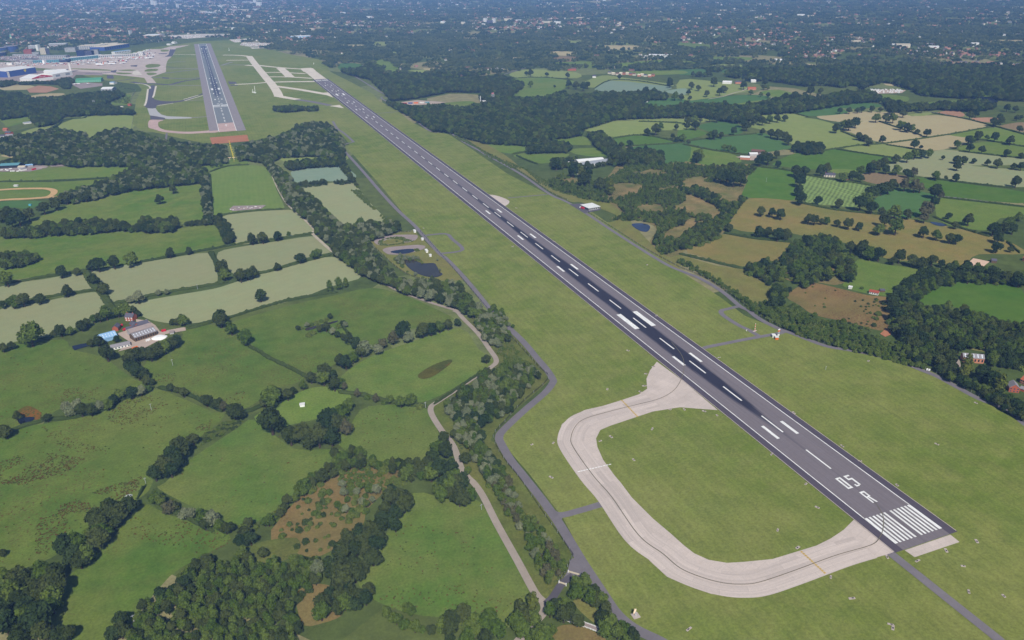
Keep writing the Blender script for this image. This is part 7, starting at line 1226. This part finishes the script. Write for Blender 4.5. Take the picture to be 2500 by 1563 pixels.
# windsock
rt, h_ = pole('windsock', 'pale windsock on its pole beside the perimeter road', 'w', (1385, 520), (1392, 372), 'windsock', 'white', .16, cross=False)
rt.rotation_euler.z = 0; sk = [[(-math.sin(k*.5)*0+(-.62-.55*k)*.75, (-.1-.55*k)*.55, h_-.2-.34*k+.02) for k in (i_,)][0] for i_ in range(6)]
MB().tube(sk, [.75, .7, .62, .54, .46, .4], 10).build('sock', 'sock', rt); MB().box((-2.4, -2.4, .05), (2.4, 2.4, .6)).build('base_slab', 'taxi_concrete', rt); MB().box((-.5, -.5, .6), (.5, .5, 1.5)).build('plinth', 'grey_wall', rt)
# striped mast and glide path aerial
rt, h_ = pole('striped_mast', 'orange and white striped mast near the link road', 'v', (975, 390), (998, 235), 'mast', 'white', .35, cross=False)
for k in range(3): MB().tube([(0, 0, h_*(.12+.3*k)), (0, 0, h_*(.26+.3*k))], .42, 8).build('stripe', 'orange', rt)
MB().box((-3, -1.2, .05), (3, 1.2, .6)).build('base_slab', 'taxi_concrete', rt)
rt, h_ = pole('glide_path_tower', 'orange topped lattice tower with white panels at the road junction', 'v', (1430, 510), (1445, 350), 'tower', 'white', .5, cross=False)
for k, m_ in enumerate(('white', 'grey_metal', 'orange')): MB().box((-1.6, -.5, h_*(.2+.26*k)), (1.6, .5, h_*(.38+.26*k))).build('panel', m_, rt)
MB().box((-1.4, -.6, h_-.8), (1.4, .6, h_)).build('head_panel', 'white', rt)
for lab, x, y, m_ in (('white equipment cabin at the foot of the lattice tower', 1350, 520, 'white'), ('orange brick kiosk below the lattice tower', 1405, 560, 'orange')): BD('equipment_cabin', lab, 'v', (x-30, y), (x+30, y), 4, 3, m_, 'white_roof', 0, 'flat', cat='cabin')
pole('runway_marker', 'short white marker post beside the link road', 'v', (815, 390), (818, 355), 'post', 'white', .3)
# radar tower
a = TILE['b']; b_ = (a[0]+1075/a[2], 715/a[2]); h_ = top_height(b_, (a[0]+1075/a[2], 655/a[2])); c_ = G(*b_); rt = thing('radar_tower', 'grey lattice radar tower with red and white dish in the wood', 'radar tower', (c_[0], c_[1], 0), .5)
for sx_ in (-1, 1):
    for sy_ in (-1, 1): MB().tube([(sx_*4.5, sy_*4.5, 0), (sx_*3.2, sy_*3.2, h_-4)], .55, 5).build('leg', 'galvanised', rt)
for k in range(6):
    z0, z1 = (h_-4)*k/6, (h_-4)*(k+1)/6; f0, f1 = 4.5-1.3*k/6, 4.5-1.3*(k+1)/6; mb = MB()
    for (p_, q_) in (((-1, -1), (1, -1)), ((1, -1), (1, 1)), ((1, 1), (-1, 1)), ((-1, 1), (-1, -1))): mb.tube([(p_[0]*f0, p_[1]*f0, z0), (q_[0]*f1, q_[1]*f1, z1)], .3, 4); mb.tube([(p_[0]*f1, p_[1]*f1, z1), (q_[0]*f1, q_[1]*f1, z1)], .3, 4)
    mb.build('bracing', 'galvanised', rt)
MB().box((-4.2, -4.2, h_-4), (4.2, 4.2, h_-3.3)).build('platform', 'galvanised', rt); MB().box((-5, -.8, h_-2.6), (5, .8, h_+1)).build('dish', 'red', rt); MB().box((-5.1, -.9, h_-.8), (5.1, .9, h_+.2)).build('dish_band', 'white', rt)
BD('radar_cabin', 'white cabin at the foot of the radar tower', 'b', (1000, 724), (1065, 722), 12, 5, 'white_wall', 'white_roof', 0, 'flat', cat='cabin'); pole('white_mast', 'white tubular mast left of the radar tower', 'b', (988, 720), (988, 675), 'mast', 'white', 1.3, cross=False); pole('white_mast', 'short white stub mast before the radar tower', 'b', (1011, 738), (1011, 722), 'mast', 'white', 1.6, cross=False)
a = TILE['p']; b_ = (1590/a[2], 220+280/a[2]); h_ = top_height(b_, (0, 220+172/a[2])); c_ = G(*b_); rt = thing('lattice_mast', 'pale lattice mast standing in the wood left of the far runway', 'mast', (c_[0], c_[1], 0))
for sx_ in (-1, 1):
    for sy_ in (-1, 1): MB().tube([(sx_*3.6, sy_*3.6, 0), (sx_*2.2, sy_*2.2, h_)], .4, 4).build('leg', 'galvanised', rt)
for k in range(6): f_ = 3.6-1.4*(k+1)/6; mb = MB(); mb.box((-f_, -f_, h_*(k+1)/6-.5), (f_, f_, h_*(k+1)/6)); mb.build('deck', 'galvanised', rt)
# approach lights of the far runway
for k, (x, y) in enumerate(((1592, 1150), (1602, 1190), (1612, 1225), (1622, 1260), (1634, 1300), (1645, 1335), (1655, 1370), (1662, 1410))):
    c_ = pxy('q', x, y); rt = thing('approach_light', 'yellow approach light mast in the cut through the valley wood', 'light mast', (c_[0], c_[1], 0), 0, 'yellow approach light masts'); MB().tube([(0, 0, 0), (0, 0, 13)], .35, 5).build('pole', 'yellow', rt); MB().box((-2.2, -.3, 12.4), (2.2, .3, 13.1)).build('light_bar', 'yellow', rt)
for k, x in enumerate((1455, 1510, 1590, 1660, 1735, 1790, 1850)):
    c_ = pxy('q', x, 1385-(k % 2)*4); rt = thing('approach_light', 'short orange and white approach light stand above the green', 'light stand', (c_[0], c_[1], 0), 0, 'approach light stands'); MB().tube([(0, 0, 0), (0, 0, 6)], .4, 5).build('pole', 'white', rt); MB().box((-3.4, -.4, 5.6), (3.4, .4, 6.6)).build('light_bar', 'sock', rt)
for k, (x, y, h_) in enumerate(((945, 1005, 12), (985, 1015, 24), (972, 1012, 6), (548, 300, 14), (1968, 528, 7))): c_ = pxy('o', x, y); rt = thing('aerial_mast', 'white aerial mast on the grass between the runways', 'mast', (c_[0], c_[1], 0), .3*k, 'white aerial masts between the runways'); MB().tube([(0, 0, 0), (0, 0, h_)], .7, 5).build('pole', 'white', rt); MB().box((-3, -.5, .1), (3, 2, 2.6)).build('cabinet', 'white', rt)
# perimeter fences
t = NT('netting'); tr = t.n('ShaderNodeBsdfTransparent'); df = t.n('ShaderNodeBsdfDiffuse'); df.inputs[0].default_value = C4((62, 66, 56)); ms = t.n('ShaderNodeMixShader'); ms.inputs[0].default_value = .45; t.l(tr.outputs[0], ms.inputs[1]); t.l(df.outputs[0], ms.inputs[2]); t.l(ms.outputs[0], t.out.inputs[0]); M['netting'] = t.m
def fence(tile, s, lab, h=2.6, step=9, mat='netting', pm='galvanised'):
    P = [np.array(q) for q in smooth(W(tile, s), 3, False)]; o0 = P[0]; pts_ = [P[0]]
    for p_, q_ in zip(P[:-1], P[1:]):
        n = max(1, int(np.linalg.norm(q_-p_)/step))
        for k in range(1, n+1): pts_.append(p_+(q_-p_)*k/n)
    rt = thing('fence', lab, 'fence', (o0[0], o0[1], 0)); mb = MB(); pb = MB()
    for i, q in enumerate(pts_):
        a_ = q-o0; pb.box((a_[0]-.09, a_[1]-.09, 0), (a_[0]+.09, a_[1]+.09, h+.3))
        if i: b_ = pts_[i-1]-o0; mb.add([(b_[0], b_[1], .1), (a_[0], a_[1], .1), (a_[0], a_[1], h), (b_[0], b_[1], h)], [(0, 1, 2, 3)])
    mb.build('netting', mat, rt); po = pb.build('post_line', pm, rt); po['kind'] = 'stuff'
fence('k', '1640 560, 1530 400, 1400 220, 1250 0, 1150 -123, 1080 -273, 1160 -383, 1300 -533, 1465 -683, 1400 -763, 1180 -1003, 1080 -1110', 'dark security fence along the lower perimeter road')
fence('k', '1640 560, 1600 640, 1545 745', 'short security fence from the perimeter road to the gate'); fence('e', '1080 1130, 800 800, 560 530', 'security fence above the murky pond', 2.6, 10)
fence('z', '480 880, 900 1190, 1280 1330, 1500 1340', 'curved security fence round the settling beds and murky pond'); fence('z', '480 860, 30 440, 20 350, 150 260, 480 195, 900 175, 1060 165', 'security fence round the back of the settling beds')
fence('i', '2500 770, 2419 715, 2300 622, 2100 540, 1950 462, 1800 382, 1700 340', 'security fence behind the right perimeter road below the stable'); fence('i', '1580 300, 1400 245, 1200 205, 1050 180, 940 145, 800 88, 700 52, 560 -18', 'security fence below the planted strip'); fence('f', '650 1180, 480 1075, 300 940, 150 850, 0 790', 'security fence beside the scrub strip'); fence('e', '2390 790, 2150 660, 1900 500, 1740 400', 'security fence from the fire station to the scrub strip', 2.6, 10); fence('e', '1600 315, 1470 255, 1300 135, 1130 35, 1030 -15', 'security fence above the fire station', 2.6, 12)
fence('p', '2265 10, 2220 110, 2180 240', 'dark fence beside the grass left of the far runway', 3, 12); fence('p', '2245 430, 2230 520, 2205 670', 'dark fence across the field left of the far runway', 3, 12); fence('n', '490 1310, 600 1260, 500 1200, 400 1200', 'dark fence by the grey workshop', 3, 12); fence('n', '810 1500, 870 1360, 600 1320', 'dark fence corner on the grass by the grey workshop', 3, 12)
fence('o', '1390 290, 1500 340, 1600 365, 1900 365, 2000 380, 2150 470, 2230 580, 2200 640', 'dark fence at the far corner of the airfield', 3, 14)
# white rails of the riding track, gate
for lab, s in (('upper white rail fence of the riding track', '1510 968, 1640 1006, 1770 1050, 1880 1098'), ('lower white rail fence of the riding track', '1505 995, 1640 1036, 1760 1078, 1860 1118')):
    P = [np.array(q) for q in W('k', s)]; rt = thing('rail_fence', lab, 'fence', (P[0][0], P[0][1], 0)); mb = MB(); pb = MB()
    for a_, b_ in zip(P[:-1], P[1:]):
        for z_ in (.6, 1.2): mb.tube([(*(a_-P[0]), z_), (*(b_-P[0]), z_)], .1, 4)
        for k in range(5): q = a_+(b_-a_)*k/5-P[0]; pb.box((q[0]-.1, q[1]-.1, 0), (q[0]+.1, q[1]+.1, 1.35))
    mb.build('rail', 'white', rt); po = pb.build('post_line', 'white', rt); po['kind'] = 'stuff'
for lab, p1, p2 in (('cream barrier arm by the perimeter gate apron', (1605, 680), (1690, 705)), ('white crash gate where the gate road enters', (1540, 755), (1590, 772))):
    A, B = pxy('k', *p1), pxy('k', *p2); rt = thing('gate', lab, 'gate', (A[0], A[1], 0), math.atan2(B[1]-A[1], B[0]-A[0])); L_ = float(np.linalg.norm((B-A)[:2]))
    for z_ in (.5, 1.0, 1.5): MB().box((0, -.12, .6+z_-.12), (L_, .12, .6+z_+.12)).build('bar', 'beige', rt)
    for x_ in (0, L_): MB().box((x_-.25, -.25, 0), (x_+.25, .25, 2.6)).build('post', 'white', rt)
# roadside boards along the bend in the right perimeter road
for k, (x, y, m_) in enumerate(((320, 450, 'sock'), (500, 525, 'white'), (540, 535, 'white'), (455, 430, 'red'))): wagon('barrier_block', ('pale striped barrier block on the perimeter road bend', 'white barrier block beside its twin on the road bend', 'white barrier block by the road bend hedge', 'red barrier block behind the road bend')[k], 's', x, y, .5, 2.6, 1.4, 1.9, m_, cat='barrier', z0=.6)
mound('dead_tree_base', 'bleached fallen branches beside the field row', 'log pile', 'j', 905, 140, 3, 2, 1.2, 'galvanised')
# pale stones laid out in the mown strip
for k in range(26):
    x_ = 1625+k*9+random.uniform(-4, 4); y_ = 384-k*.6+random.uniform(-14, 5); c_ = pxy('d', x_, y_); o = MB().rings(lathe([(1.4, 0), (1.2, .5), (.5, .8)], 7)).build('stone', random.choice(('gravel', 'yard', 'white_wall')), None, (c_[0], c_[1], .4)); tag(o, 'pale stone lying at the foot of the mown strip', 'stone', 'stones on the mown strip')

# ------------------------------------------------------------------ the air between
HB = 41000
hz = MB().box((-HB, -HB, -1), (HB, HB, 393)).build('haze', None); tag(hz, 'thin blue summer haze over the plain', 'haze', None, 'stuff')
hm = bpy.data.materials.new('haze'); hm.use_nodes = True; hn = hm.node_tree; hn.nodes.clear(); ho = hn.nodes.new('ShaderNodeOutputMaterial'); pv = hn.nodes.new('ShaderNodeVolumePrincipled')
pv.inputs['Color'].default_value = (.25, .48, 1.0, 1); pv.inputs['Density'].default_value = 6.2e-5; pv.inputs['Anisotropy'].default_value = -0.35; hn.links.new(pv.outputs[0], ho.inputs['Volume']); hz.data.materials.append(hm)
